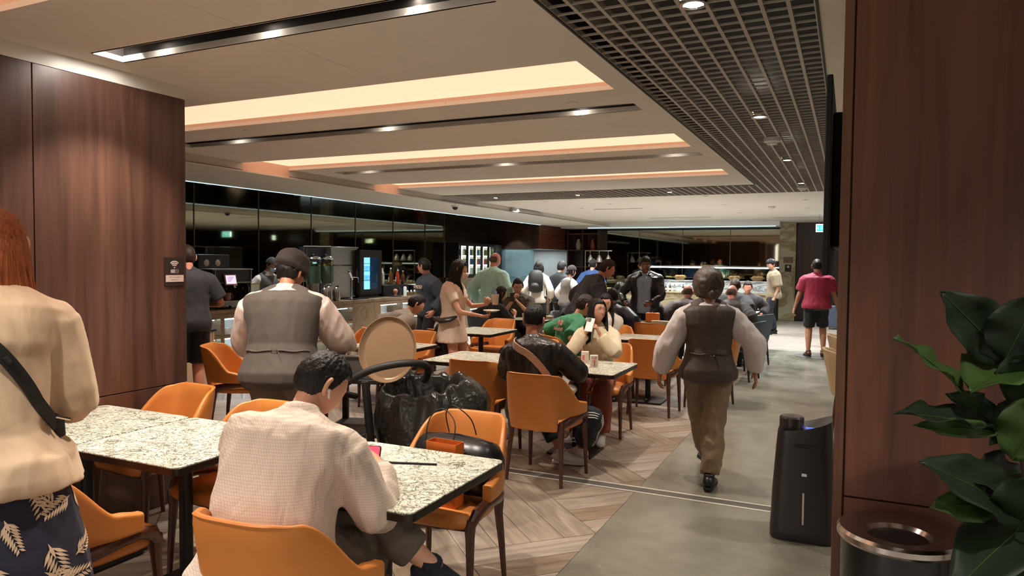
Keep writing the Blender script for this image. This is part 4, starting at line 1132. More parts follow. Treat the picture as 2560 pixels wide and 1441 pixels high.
def table(x0, x1, y0, y1, label, group, base=True, h=.75):
    t = thing('dining_table', label, 'table', ((x0+x1)/2, (y0+y1)/2, 0), 0, group)
    w, d = (x1-x0)/2, (y1-y0)/2
    b = MB(); b.prism(rrect(-w+.003, w-.003, -d+.003, d-.003, .035), h-.006, h); b.build('marble_top', M_MARBLE, t, bev=.001)
    b = MB(); b.prism(rrect(-w, w, -d, d, .038), h-.036, h-.006); b.build('edge_band', M_TABLEEDGE, t, bev=.002)
    b = MB(); b.lathe([(.032, .02), (.032, h-.045)], seg=20); b.build('pedestal_column', M_DGREY, t, True)
    b = MB(); b.box(-.17, .17, -.17, .17, h-.045, h-.036); b.build('mounting_plate', M_BLACK, t)
    b = MB(); b.prism(rrect(-.2, .2, -.2, .2, .03), 0.001, .016); b.lathe([(.05, .016), (.04, .03)], seg=20); b.build('base_plate', M_DGREY, t, bev=.002)
    return t
GT = 'marble-topped cafe tables'; GC = 'tan orange leather dining chairs'
table(-4.07, -3.335, 2.10, 2.84, 'marble cafe table against the wood wall, left of a matching table', GT)
table(-3.325, -2.57, 2.10, 2.84, 'marble cafe table in the left foreground, joined to the one against the wood wall', GT)
table(-2.14, -1.375, 2.09, 2.86, 'marble cafe table in front of the man in the checked shirt, black bag behind it', GT)
table(-3.45, -2.56, 5.40, 6.15, 'marble cafe table left of the man in the black leather jacket', GT)
table(-2.55, -1.66, 5.40, 6.15, 'marble cafe table with two drink cartons on it', GT)
table(-4.72, -3.93, 5.85, 6.50, 'marble cafe table behind the brown tray', GT)
table(-4.58, -3.90, 7.64, 8.46, 'small marble cafe table right of the standing masked woman', GT)
table(-2.52, -1.72, 7.95, 8.62, 'marble cafe table right of the woman in the white hooded shirt', GT)
table(-3.12, -2.32, 9.92, 10.75, 'marble cafe table with an orange paper bag and a drinking glass', GT)
table(-4.75, -4.08, 9.78, 10.30, 'dark-edged table between the woman in black and the man in the olive shirt', GT)
table(-3.82, -3.18, 10.0, 10.62, 'table the woman in the navy top leans over', GT)
table(-2.20, -1.46, 13.1, 13.85, 'marble table right of the men in dark jackets, nearer of two', GT)
table(-2.35, -1.66, 14.95, 15.65, 'marble table right of the men in dark jackets, farther of two', GT)
table(-3.9, -3.1, 13.2, 13.95, 'marble table by the standing man in the black leather jacket', GT)
table(-0.30, 0.45, 19.2, 19.9, 'small pale table above the suitcase at the far right', GT)
C_ = chair
C_('orange', -1.74, 1.93, 4, 'orange leather chair the man in the checked shirt sits on', GC)
C_('orange', -1.79, 3.04, 182, 'orange leather chair holding a black bag', GC)
C_('orange', -3.78, 2.93, 176, 'orange leather chair by the wood wall on the far side of the left table', GC)
C_('orange', -2.92, 2.76, 180, 'orange chair at the left table, mostly behind the man in the checked shirt', GC)
C_('orange', -2.92, 1.90, 0, 'orange chair tucked under the near side of the left table beside the skirt', GC)
C_('orange', -5.18, 4.98, -62, 'empty orange chair left of the waiter by the bar', GC)
C_('orange', -2.06, 5.00, -3, 'orange chair under the man in the black leather jacket', GC)
C_('orange', -2.80, 5.40, 2, 'orange chair with its back to us, left of the man in the black leather jacket', GC)
C_('orange', -2.12, 6.56, 180, 'orange chair the woman holding the phone sits on', GC)
C_('orange', -2.86, 6.50, 180, 'orange chair across the table, its top edge just right of the leather jacket', GC)
C_('orange', -2.85, 7.50, -42, 'orange chair under the man in the green shirt', GC)
C_('orange', -1.90, 7.66, 0, 'orange chair with its back to us, at the table left of the waitress', GC)
C_('orange', -1.42, 8.35, 85, 'orange chair just left of the walking waitress, turned sideways', GC)
C_('orange', -4.30, 7.48, -8, 'orange chair left of the small marble table, black backpack hanging on it', GC)
C_('orange', -4.36, 8.62, 176, 'orange chair facing us on the far side of the small marble table', GC)
C_('orange', -4.98, 7.15, -35, 'orange chair under the man in the grey shirt', GC)
C_('orange', -4.42, 6.62, 172, 'orange chair facing us just left of the masked woman', GC)
C_('orange', -5.10, 6.65, 170, 'orange chair behind the tub of cups', GC)
C_('orange', -2.62, 8.52, 196, 'orange chair under the woman in the white hooded shirt', GC)
C_('orange', -3.02, 9.60, 10, 'orange chair at the left front of the table with the orange bag', GC)
C_('orange', -2.36, 9.62, -8, 'orange chair at the right front of the table with the orange bag', GC)
GD = 'dark grey chairs among the far tables'
C_('dark', -4.84, 9.50, -25, 'charcoal chair under the woman in the black shirt', GD)
C_('dark', -4.86, 10.55, 190, 'charcoal chair under the man in the olive shirt', GD)
C_('dark', -4.02, 10.62, -140, 'charcoal chair under the woman in the navy top', GD)
C_('dark', -3.35, 11.2, 20, 'charcoal chair under the seated man in black behind the green shirt', GD)
GS = 'slate blue chairs at the far tables'
C_('slate', -2.25, 11.25, 10, 'slate chair under the bald man in the purple-grey jacket', GS)
C_('slate', -1.62, 11.45, 0, 'slate chair under the bald man in the dark jacket', GS)
C_('slate', -1.78, 12.6, -8, 'slate chair under the man in the charcoal jacket', GS)
C_('slate', -1.42, 12.0, 70, 'empty slate blue chair right of the bald man in the dark jacket', GS)
C_('slate', -1.38, 10.45, 80, 'empty slate blue chair nearest the aisle behind the waitress', GS)
GB = 'cream leather chairs by the right pillar'
C_('beige', 0.14, 7.45, -82, 'cream leather chair peeking out beside the pillar, the nearer of two', GB)
C_('beige', 0.14, 8.95, -85, 'cream leather chair peeking out beside the pillar, the farther of two', GB)

# ---------------------------------------------------------------- the bar counter
bar = thing('bar_counter', 'long brown stone bar counter with white lit niches full of cups', 'counter', (-8.25, 13, 0))
OXB, OYB = 8.25, -13
def BX(mb, x0, x1, y0, y1, z0, z1): return mb.box(x0+OXB, x1+OXB, y0+OYB, y1+OYB, z0, z1)
b = MB(); BX(b, -8.62, -7.88, 6.45, 19.36, .87, .92); b.build('countertop', M_BSTONE, bar, bev=.004)
b = MB(); BX(b, -8.6, -7.95, 6.5, 19.36, 0, .08); b.build('plinth', M_BLACK, bar)
b = MB(); BX(b, -8.6, -8.24, 6.5, 19.36, .08, .87); b.build('carcass', M_WHITE, bar)
mods = []   # niches (y0, y1)
y = 6.54
niches = []
for y0 in (6.55, 7.29, 8.03, 8.77, 9.47): niches.append((y0, y0+.67))
y0 = 10.98
while y0 < 18.6: niches.append((y0, y0+.67)); y0 += .73 if round((y0-10.98)/.73) % 4 != 3 else 1.3
edges = [6.47]+[v for n_ in niches for v in n_]+[19.36]
for i in range(0, len(edges), 2):
    b = MB(); BX(b, -8.24, -7.9, edges[i]+.001, edges[i+1]-.001, .08, .868); b.build('stone_upright', M_BSTONE, bar, bev=.002)
for (y0, y1) in niches:
    b = MB(); BX(b, -7.96, -7.902, y0, y1, .80, .868); BX(b, -7.96, -7.902, y0, y1, .52, .565); BX(b, -7.96, -7.902, y0, y1, .265, .305); BX(b, -7.96, -7.902, y0, y1, .08, .11)
    b.build('stone_rail', M_BSTONE, bar)
    for z in (.55, .29, .095):
        b = MB(); BX(b, -8.24, -7.962, y0, y1, z-.012, z); b.build('shelf', M_WHITE, bar)
        b = MB(); BX(b, -8.0, -7.99, y0+.03, y1-.03, z+.222 if z > .5 else z+.20 if z > .2 else z+.165, z+.232 if z > .5 else z+.21 if z > .2 else z+.175); b.build('led_strip', M_LEDW, bar)
def make_mug(label, mat, group, r=.041, h=.088, handle=True, cat='cup', name='mug'):
    t = thing(name, label, cat, (0, 0, 0), 0, group)
    b = MB(); b.lathe([(.0005, 0), (r*.82, 0), (r*.9, .006), (r, h*.3), (r, h), (r*.92, h), (r*.9, h*.15), (.0005, h*.1)], seg=20, cap=False); b.build('cup_body', mat, t, True)
    if handle:
        b = MB(); b.tube([(r*.9, 0, h*.80), (r+.022, 0, h*.78), (r+.030, 0, h*.5), (r+.020, 0, h*.24), (r*.9, 0, h*.2)], .005, 8); b.build('handle', mat, t, True)
    return t
M_CUPW = plain('white_porcelain', (236, 240, 240), 0.2, var=.01)
proto = make_mug('white cup on the lit shelves in the bar front', M_CUPW, 'white cups in the bar niches')
first = True; rnd = random.Random(3)
for ni, (y0, y1) in enumerate(niches[:12]):
    for zi, z in enumerate((.55, .29)):
        for k in range(3 if rnd.random() < .8 else 5):
            c = proto if first else copy_tree(proto); first = False
            c['label'] = 'white cup on the %s shelf of the %s lit niche, %s from its left' % (('upper', 'middle')[zi], ORD[ni], ORD[k])
            c.location = (-8.03+rnd.uniform(-.02, .02), y0+.09+k*.105, z+.001); c.rotation_euler = (0, 0, rnd.uniform(-.5, 1.0))
# stone back counter below the fridges
b = MB(); b.box(-9.875, -9.45, 16.66, 19.34, 0, 1.16); tag(b.build('back_counter', M_BSTONE, bev=.004), 'brown veined stone back counter under the row of glass fridges', 'counter')
# wall fridges with bottles
fr = thing('wall_fridge', 'black wall fridge with six backlit glass doors full of bottles', 'fridge', (-9.7, 18.05, 0))
def FX(mb, x0, x1, y0, y1, z0, z1): return mb.box(x0+9.7, x1+9.7, y0-18.05, y1-18.05, z0, z1)
b = MB(); FX(b, -9.88, -9.50, 16.70, 16.76, 1.17, 2.12); FX(b, -9.88, -9.50, 19.30, 19.36, 1.17, 2.12); FX(b, -9.88, -9.50, 16.76, 19.30, 2.06, 2.12); FX(b, -9.88, -9.5, 16.76, 19.30, 1.165, 1.25); FX(b, -9.89, -9.87, 16.7, 19.36, 1.17, 2.12)
b.build('cabinet', M_BLACK, fr)
b = MB(); FX(b, -9.868, -9.860, 16.78, 19.28, 1.26, 2.05); b.build('light_panel', emit('warm_white_backlight', (255, 246, 214), 2.0), fr)
for z in (1.255, 1.515, 1.775):
    b = MB(); FX(b, -9.85, -9.58, 16.77, 19.29, z, z+.008); b.build('glass_shelf', M_GLASS, fr)
dw = 2.54/6
for i in range(6):
    y0 = 16.76+i*dw
    d = MB(); FX(d, -9.50, -9.475, y0+.002, y0+.055, 1.18, 2.10); FX(d, -9.50, -9.475, y0+dw-.055, y0+dw-.002, 1.18, 2.10); FX(d, -9.50, -9.475, y0+.055, y0+dw-.055, 2.04, 2.10); FX(d, -9.50, -9.475, y0+.055, y0+dw-.055, 1.18, 1.26)
    do = d.build('door', M_BLACK, fr); p_ = MB(); FX(p_, -9.492, -9.488, y0+.055, y0+dw-.055, 1.26, 2.04); p_.build('door_glass', M_GLASS, do)
def make_bottle(label, mat, cap, group, h=.24, r=.032, name='bottle', lab=None):
    t = thing(name, label, 'bottle', (0, 0, 0), 0, group)
    b = MB(); b.lathe([(.0005, 0), (r*.95, 0), (r, .008), (r, h*.58), (r*.8, h*.68), (r*.36, h*.78), (r*.34, h*.94), (.0005, h*.94)], seg=14, cap=False); b.build('bottle_body', mat, t, True)
    b = MB(); b.lathe([(.0005, h*.93), (r*.42, h*.93), (r*.42, h), (.0005, h)], seg=12, cap=False); b.build('cap', cap, t, True)
    if lab:
        b = MB(); b.lathe([(r*1.01, h*.15), (r*1.02, h*.16), (r*1.02, h*.46), (r*1.01, h*.47)], seg=14, cap=False); b.build('paper_label', lab, t, True)
    return t
def bmat(n, c): return plain(n, c, .15, var=.03, **{'Transmission Weight': .35})
bcols = {'yellow': bmat('yellow_bottle', (214, 196, 60)), 'clear': bmat('clear_bottle', (200, 206, 200)), 'green': bmat('green_bottle', (96, 130, 60)), 'blue': bmat('blue_bottle', (60, 84, 140)), 'red': bmat('red_bottle', (190, 62, 40)), 'brown': bmat('brown_bottle', (110, 70, 40)), 'orange': bmat('orange_bottle', (220, 130, 40))}
BPR = {}
seqs = [['green', 'yellow', 'clear', 'green'], ['yellow', 'yellow', 'clear', 'brown'], ['clear', 'blue', 'blue', 'yellow'], ['clear', 'red', 'blue', 'clear'], ['orange', 'red', 'brown', 'green'], ['clear', 'orange', 'green', 'clear']]
for i in range(6):
    for zi, z in enumerate((1.264, 1.524, 1.784)):
        for k in range(4):
            cl = seqs[i][(k+zi) % 4] if zi != 0 else ('clear' if k % 3 else seqs[i][k])
            lab_ = '%s bottle standing in the black wall fridge' % cl
            if cl not in BPR: BPR[cl] = make_bottle(lab_, bcols[cl], M_BLACK, '%s bottles in the wall fridge' % cl, .22, .033); o = BPR[cl]
            else: o = copy_tree(BPR[cl])
            o['label'] = '%s bottle on the %s shelf, %s door of the wall fridge, %s from left' % (cl, ('bottom', 'middle', 'top')[zi], ORD[i], ORD[k])
            o.location = (-9.66, 16.76+i*dw+.09+k*.078, z)
# ================================================================ BAR EQUIPMENT (on the counter, z .92)
CT = .921
# espresso machine
t = thing('espresso_machine', 'large black and steel espresso machine at the left end of the bar', 'coffee machine', (-8.2, 7.5, CT))
b = MB(); b.box(-.26, .26, -.34, .34, .05, .12); b.build('drip_tray', M_STEEL, t, bev=.006)
b = MB(); b.box(-.26, .02, -.34, .34, .12, .50); b.build('rear_body', M_DGREY, t, bev=.008)
b = MB(); b.box(-.28, .24, -.36, .36, .36, .56); b.build('upper_body', M_BLACK, t, bev=.012)
b = MB(); b.box(-.29, .25, -.37, .37, .558, .575); b.build('top_plate', M_STEEL, t, bev=.003)
b = MB(); b.box(.242, .25, -.35, .35, .37, .385); b.build('front_trim', M_STEEL, t)
for sy in (-.33, .33):
    b = MB(); b.add([(-.2, sy-.006, .12), (.24, sy-.006, .12), (.26, sy-.006, .56), (-.2, sy-.006, .56), (-.2, sy+.006, .12), (.24, sy+.006, .12), (.26, sy+.006, .56), (-.2, sy+.006, .56)], [(0, 1, 2, 3), (7, 6, 5, 4), (0, 4, 5, 1), (1, 5, 6, 2), (2, 6, 7, 3), (3, 7, 4, 0)]); b.build('side_panel', M_STEEL, t)
for y in (-.16, .14):
    g_ = MB(); g_.lathe([(.036, .30), (.04, .31), (.04, .365), (.03, .37)], (.12, y, 0), 18); go = g_.build('group_head', M_CHROME, t, True)
    g_ = MB(); g_.tube([(.14, y, .315), (.20, y, .31), (.29, y, .295)], [.012, .012, .015], 10); g_.build('portafilter', M_BLACK, go, True)
for y in (-.30, .30):
    b = MB(); b.tube([(.2, y, .36), (.24, y, .30), (.23, y, .17)], .006, 8); b.build('steam_wand', M_CHROME, t, True)
for y in (-.22, 0, .22):
    b = MB(); b.lathe([(.02, 0), (.018, .05)], (.18, y, 0), 12); b.build('foot', M_BLACK, t, True)
t = thing('bean_grinder', 'dark twin-hopper bean grinder on top of the espresso machine', 'coffee grinder', (-8.36, 7.42, CT+.577))
b = MB(); b.box(-.1, .1, -.26, .30, 0, .20); b.build('grinder_body', M_BLACK, t, bev=.01)
for y in (-.12, .08):
    b = MB(); b.lathe([(.035, 0), (.06, .05), (.03, .09), (.012, .13)], (.0, 0, 0), 16); b.build('motif', M_CERAM, t, True, loc=(.103, y, .08), rot=(0, R(90), 0), scale=(.8, .8, .05))
t = thing('menu_tablet', 'small tilted tablet with a lit lilac screen on the espresso machine', 'tablet', (-7.92, 7.42, CT+.42), 0)
b = MB(); b.box(-.008, .008, -.105, .105, -.075, .075); fr_ = b.build('frame', plain('pale_wood_frame', (196, 160, 128), .5), t, bev=.003, rot=(0, R(-12), 0))
b = MB(); b.box(.0085, .0095, -.088, .088, -.06, .06); b.build('screen', emit('lilac_screen', (206, 178, 206), .9), fr_)
for k in range(4):
    b = MB(); b.box(.0096, .0099, -.06, .06-.02*k, .03-.018*k, .036-.018*k); b.build('text_line', plain('screen_text_grey', (130, 100, 140), .6), fr_)
o = make_mug('brown mug under the spouts of the espresso machine', plain('brown_stoneware', (120, 88, 78), .35), None, .05, .11); o.location = (-8.02, 7.45, CT+.121); o.rotation_euler = (0, 0, 1.2)
o = make_mug('white cup left on the espresso machine drip tray', M_CUPW, None, .03, .05, True); o.location = (-8.0, 7.28, CT+.121)
# framed notice, small stack of plates, basket
t = thing('framed_notice', 'upright gold-edged frame standing behind the espresso machine', 'picture frame', (-8.35, 8.28, CT))
b = MB(); b.box(-.01, .01, -.12, .12, 0, .34); b.build('frame', plain('brass_frame', (170, 150, 100), .3, .8), t, bev=.003)
b = MB(); b.box(.0105, .0115, -.10, .10, .02, .32); b.build('sheet', plain('pale_green_card', (206, 222, 206), .7), t)
t = thing('framed_menu', 'second smaller dark frame beside the masked barista', 'picture frame', (-8.3, 8.75, CT))
b = MB(); b.box(-.01, .01, -.11, .11, 0, .26); b.build('frame', M_DGREY, t, bev=.003)
b = MB(); b.box(.0105, .0115, -.09, .09, .02, .24); b.build('sheet', plain('green_photo_card', (110, 128, 70), .6), t)
rnd = random.Random(5)
for k in range(7):
    b = MB(); b.lathe([(.0005, 0), (.05, 0), (.075, .010), (.072, .012), (.048, .004), (.0005, .004)], seg=20, cap=False)
    tag(b.build('saucer', M_CERAM, None, True, loc=(-8.1, 8.15, CT+.004+k*.013)), 'saucer in the stack right of the espresso machine, %s from the bottom' % ORD[k], 'saucer', 'saucers stacked right of the espresso machine')
pm = make_bottle('clear glass jug beside the espresso machine, nearest the counter front', M_GLASS, M_CHROME, 'glass jugs beside the espresso machine', .17, .04)
pm.location = (-8.12, 8.42, CT)
for (x, y) in ((-8.2, 8.5), (-8.05, 8.56), (-8.22, 8.35)):
    c = copy_tree(pm); c.location = (x, y, CT); c['label'] = 'clear glass jug beside the espresso machine, %s of the group' % {8.5: 'rearmost', 8.56: 'rightmost', 8.35: 'leftmost'}[y]
b = MB(); b.prism(rrect(-.09, .09, -.14, .14, .02), 0, .03); tag(b.build('napkin_stack', plain('lime_green_napkins', (206, 214, 96), .8), None, bev=.003, loc=(-8.2, 8.98, CT)), 'stack of lime green napkins on the bar', 'napkins')
# twin juice dispensers
for i, (y, nm, fc, jc) in enumerate(((9.58, 'leaves and lime', (58, 96, 44), (150, 165, 150)), (9.90, 'orange slices', (216, 170, 84), (176, 178, 158)))):
    t = thing('juice_dispenser', 'clear drink dispenser with %s under its domed lid' % nm, 'drink dispenser', (-8.3, y, CT))
    b = MB(); b.lathe([(.13, .30), (.14, .31), (.14, .70), (.135, .72), (.128, .72), (.132, .70), (.132, .31), (.0005, .31)], seg=28, cap=False); b.build('tank', M_GLASS, t, True)
    b = MB(); b.lathe([(.0005, .315), (.130, .315), (.130, .60), (.0005, .60)], seg=24, cap=False); b.build('drink', plain('infused_water_%d' % i, jc, .08, var=.05, **{'Transmission Weight': .5}), t, True)
    b = MB(); rr = random.Random(i)
    for k in range(26):
        a = rr.uniform(0, 2*PI); q = rr.uniform(.02, .125); b.ball((q*math.cos(a), q*math.sin(a), .60+rr.uniform(0, .06)), .02, 8, 6, 0, 1.1, .9, .55)
    fo = b.build('garnish', plain('garnish_%d' % i, fc, .5, var=.3, scale=30), t, True); fo['kind'] = 'stuff'
    b = MB(); b.lathe([(.142, .72), (.145, .73), (.12, .765), (.06, .79), (.02, .795), (.015, .81), (.0005, .812)], seg=28, cap=False); b.build('lid', M_CHROME, t, True)
    b = MB(); b.lathe([(.13, 0), (.13, .02), (.10, .03), (.10, .30), (.13, .308)], seg=24); b.build('stand', M_STEEL, t, True)
    b = MB(); b.tube([(.12, 0, .34), (.17, 0, .34), (.18, 0, .31)], .010, 8); b.tube([(.16, 0, .34), (.16, 0, .375)], .006, 8); b.build('spout', M_CHROME, t, True)
    # steel flask in front
for k, (x, y, h) in enumerate(((-8.02, 9.55, .24), (-8.05, 9.70, .26), (-8.0, 9.84, .24))):
    t = thing('steel_flask', 'steel vacuum flask in front of the drink dispensers, %s of three' % ('left', 'middle', 'right')[k], 'flask', (x, y, CT), 0, 'steel flasks')
    b = MB(); b.lathe([(.0005, 0), (.055, 0), (.058, .01), (.058, h-.05), (.048, h-.02), (.03, h), (.0005, h)], seg=22, cap=False); b.build('flask_body', M_STEEL, t, True)
    b = MB(); b.lathe([(.03, h), (.03, h+.02), (.012, h+.035), (.0005, h+.036)], seg=16, cap=False); b.build('stopper', M_BLACK, t, True)
    b = MB(); b.tube([(.0, .05, h-.06), (0, .09, h-.07), (0, .095, h-.15), (0, .055, h-.18)], .008, 8); b.build('handle', M_BLACK, t, True)
# gantry box / stainless cabinet, tap tower, counter fridge
t = thing('steel_cabinet', 'tall stainless steel cabinet beside the blue-lit fridge on the bar', 'cabinet', (-8.42, 10.42, CT))
b = MB(); b.box(-.2, .12, -.37, .37, .02, .93); b.build('shell', M_STEEL, t, bev=.006)
b = MB(); b.box(.121, .126, -.36, .36, .60, .625); b.build('ridge', M_CHROME, t)
b = MB(); b.box(.121, .125, -.22, -.12, .13, .18); b.build('label_plate', M_BLACK, t)
b = MB(); b.box(-.2, .14, -.38, .38, .93, .95); b.build('top_plate', M_STEEL, t, bev=.003)
t = thing('bar_gantry', 'thin steel rail frame above the drink dispensers', 'rail', (-8.42, 9.72, CT))
b = MB(); b.tube([(.12, -.38, .94), (.12, .32, .95)], .010, 8); b.build('top_rail', M_STEEL, t, True)
for y in (-.38, -.3):
    b = MB(); b.tube([(.12, y, 0), (.12, y, .94)], .007, 8); b.build('post', M_STEEL, t, True)
b = MB(); b.box(-.02, .0, -.34, .30, .70, .93); b.build('dark_panel', M_DGREY, t)
t = thing('beer_tap_tower', 'chrome draught tap tower with black handle on the bar', 'beer tap', (-8.08, 10.33, CT))
b = MB(); b.lathe([(.05, 0), (.052, .01), (.024, .03), (.020, .05), (.020, .40)], seg=18); b.build('column', M_CHROME, t, True)
b = MB(); b.tube([(0, -.06, .50), (0, 0, .40), (0, .03, .36)], [.030, .026, .02], 14); b.lathe([(.04, -.005), (.045, 0), (.04, .012)], (0, -.06, .51), 18); b.build('tap_head', M_CHROME, t, True)
b = MB(); b.tube([(0, .02, .40), (.04, .10, .40), (.05, .13, .39), (.05, .15, .30)], [.012, .012, .010, .008], 10); b.build('spout', M_CHROME, t, True)
b = MB(); b.tube([(.04, .12, .40), (.035, .115, .45), (.033, .115, .54)], [.008, .014, .011], 10); b.build('tap_handle', M_BLACK, t, True)
b = MB(); b.prism(rrect(-.09, .14, -.14, .34, .02), 0, .014); tag(b.build('drip_mat', M_DGREY, None, bev=.003, loc=(-8.12, 10.4, CT)), 'black slotted drip mat under the beer tap', 'mat')
t = thing('counter_fridge', 'black counter fridge with a blue-lit glass door on the bar', 'fridge', (-8.38, 11.07, CT))
b = MB(); b.box(-.22, .16, -.34, -.31, .06, .90); b.box(-.22, .16, .31, .34, .06, .90); b.box(-.22, .16, -.31, .31, .06, .10); b.box(-.22, .16, -.31, .31, .86, .90); b.box(-.22, -.19, -.31, .31, .1, .86); b.build('cabinet', M_DGREY, t)
b = MB(); b.box(-.065, -.06, -.30, .30, .12, .85); b.build('light_panel', emit('blue_fridge_light', (120, 176, 235), 1.5), t)
d = MB(); d.box(.162, .19, -.34, -.22, .06, .90); d.box(.162, .19, .24, .34, .06, .90); d.box(.162, .19, -.22, .24, .06, .16); d.box(.162, .19, -.22, .24, .76, .90); do = d.build('door', M_DGREY, t, bev=.003)
p_ = MB(); p_.box(.172, .176, -.22, .24, .16, .76); p_.build('door_glass', M_GLASS, do)
b = MB(); b.box(.191, .193, -.2, .02, .80, .84); b.build('display', M_BLACK, do)
for z in (.32, .50, .64): b = MB(); b.box(-.18, .15, -.30, .30, z, z+.008); b.build('shelf', M_STEEL, t)
b = MB(); b.box(-.2, .14, -.3, .3, 0, .06); b.build('base', M_BLACK, t)
for k in range(8):
    b = MB(); b.lathe([(.0005, 0), (.03, 0), (.036, .09), (.033, .09), (.028, .006), (.0005, .006)], seg=14, cap=False)
    tag(b.build('chilled_glass', M_GLASS, None, True, loc=(-8.32, 10.86+(k % 4)*.12, CT+(.51 if k < 4 else .33))), 'upturned glass on the %s shelf of the blue-lit fridge, %s from left' % (('upper', 'lower')[k//4], ORD[k % 4]), 'glass', 'glasses in the blue-lit fridge')
# bottles, glass dome, spice jars
for k, (x, y, h, cl) in enumerate(((-8.35, 11.62, .33, 'clear'), (-8.42, 11.76, .36, 'clear'), (-8.32, 11.90, .34, 'brown'), (-8.42, 12.02, .31, 'brown'), (-8.3, 12.12, .30, 'red'), (-8.4, 12.24, .33, 'red'), (-8.3, 12.30, .28, 'brown'))):
    o = make_bottle('%s spirit bottle on the bar right of the blue-lit fridge, %s in the row' % (cl, ('first', 'second', 'third', 'fourth', 'fifth', 'sixth', 'last')[k]), bcols[cl], M_CHROME if k % 2 else M_WHITE, 'spirit bottles on the bar', h, .037, 'spirit_bottle', M_CERAM if k % 2 else None)
    o.location = (x, y, CT+.22)
b = MB(); b.box(-.14, .14, -.44, .44, 0, .219); tag(b.build('bottle_step', M_DGREY, None, bev=.006, loc=(-8.38, 11.97, CT)), 'raised dark step that carries the spirit bottles', 'shelf')
t = thing('glass_dome', 'glass bell jar with a pink treat inside on the bar', 'cake dome', (-8.06, 11.68, CT))
b = MB(); b.lathe([(.0005, 0), (.13, 0), (.13, .015), (.0005, .018)], seg=26, cap=False); b.build('plate', M_BLACK, t, True)
b = MB(); b.lathe([(.105, .018), (.118, .09), (.11, .16), (.08, .215), (.03, .24), (.0005, .243)], seg=28, cap=False); b.build('dome', M_GLASS, t, True)
b = MB(); b.ball((0, 0, .262), .018, 12, 8); b.build('knob', M_GLASS, t, True)
b = MB(); b.lathe([(.03, .018), (.028, .07), (.045, .08), (.05, .12), (.02, .15)], seg=16); b.build('treat', plain('pink_treat', (214, 128, 104), .5, var=.2), t, True)
b = MB(); b.tube([(0, 0, 0), (0, 0, .17), (0, 0, .19)], [.032, .032, .02], 14); tag(b.build('paper_cup_stack', M_WHITE, None, True, loc=(-8.0, 11.93, CT)), 'tall white stack of paper cups right of the glass dome', 'cups')
for k in range(5):
    t = thing('spice_jar', 'small jar with white lid on the bar behind the grey-shirted man, %s from the left' % ('first', 'second', 'third', 'fourth', 'fifth')[k], 'jar', (-8.05, 12.10+k*.125, CT), 0, 'small jars on the bar')
    b = MB(); b.lathe([(.0005, 0), (.032, 0), (.034, .06), (.022, .075), (.0005, .075)], seg=16, cap=False); b.build('jar_body', plain('jar_olive_%d' % (k % 2), ((120, 104, 60), (150, 96, 70))[k % 2], .25, **{'Transmission Weight': .3}), t, True)
    b = MB(); b.lathe([(.022, .075), (.022, .09), (.010, .10), (.008, .115)], seg=14); b.build('lid', M_WHITE, t, True)
b = MB(); b.box(-.10, .10, -.3, .3, 0, .006); tag(b.build('paper_sheet', M_WHITE, None, loc=(-8.3, 12.9, CT+.2), rot=(0, 0, .1)), 'loose white papers on the bar by the man in the navy hoodie', 'paper')
b = MB(); b.box(-.16, .16, -.42, .42, 0, .198); tag(b.build('bar_riser', M_DGREY, None, bev=.005, loc=(-8.36, 12.95, CT)), 'dark raised worktop section under the loose papers', 'shelf')
# fluted cream station in front of the bar's left end
t = thing('condiment_station', 'cream station with fluted upper band and dark top at the left end of the bar', 'cabinet', (-7.52, 6.30, 0))
b = MB(); b.box(-.24, .24, -.22, .22, 0, .46); b.build('lower_body', plain('warm_cream_laminate', (206, 176, 148), .5, var=.03), t, bev=.003)
b = MB(); b.box(-.25, .25, -.23, .23, .46, .72); b.build('upper_body', MATS['warm_cream_laminate'], t)
for k in range(14):
    b = MB(); b.tube([(-.235+k*.036, -.232, .465), (-.235+k*.036, -.232, .715)], .014, 8); b.build('flute', MATS['warm_cream_laminate'], t, True)
for k in range(13):
    b = MB(); b.tube([(.252, -.215+k*.036, .465), (.252, -.215+k*.036, .715)], .014, 8); b.build('flute', MATS['warm_cream_laminate'], t, True)
b = MB(); b.prism(rrect(-.28, .28, -.26, .26, .02), .72, .745); b.build('dark_top', M_BLACK, t, bev=.003)

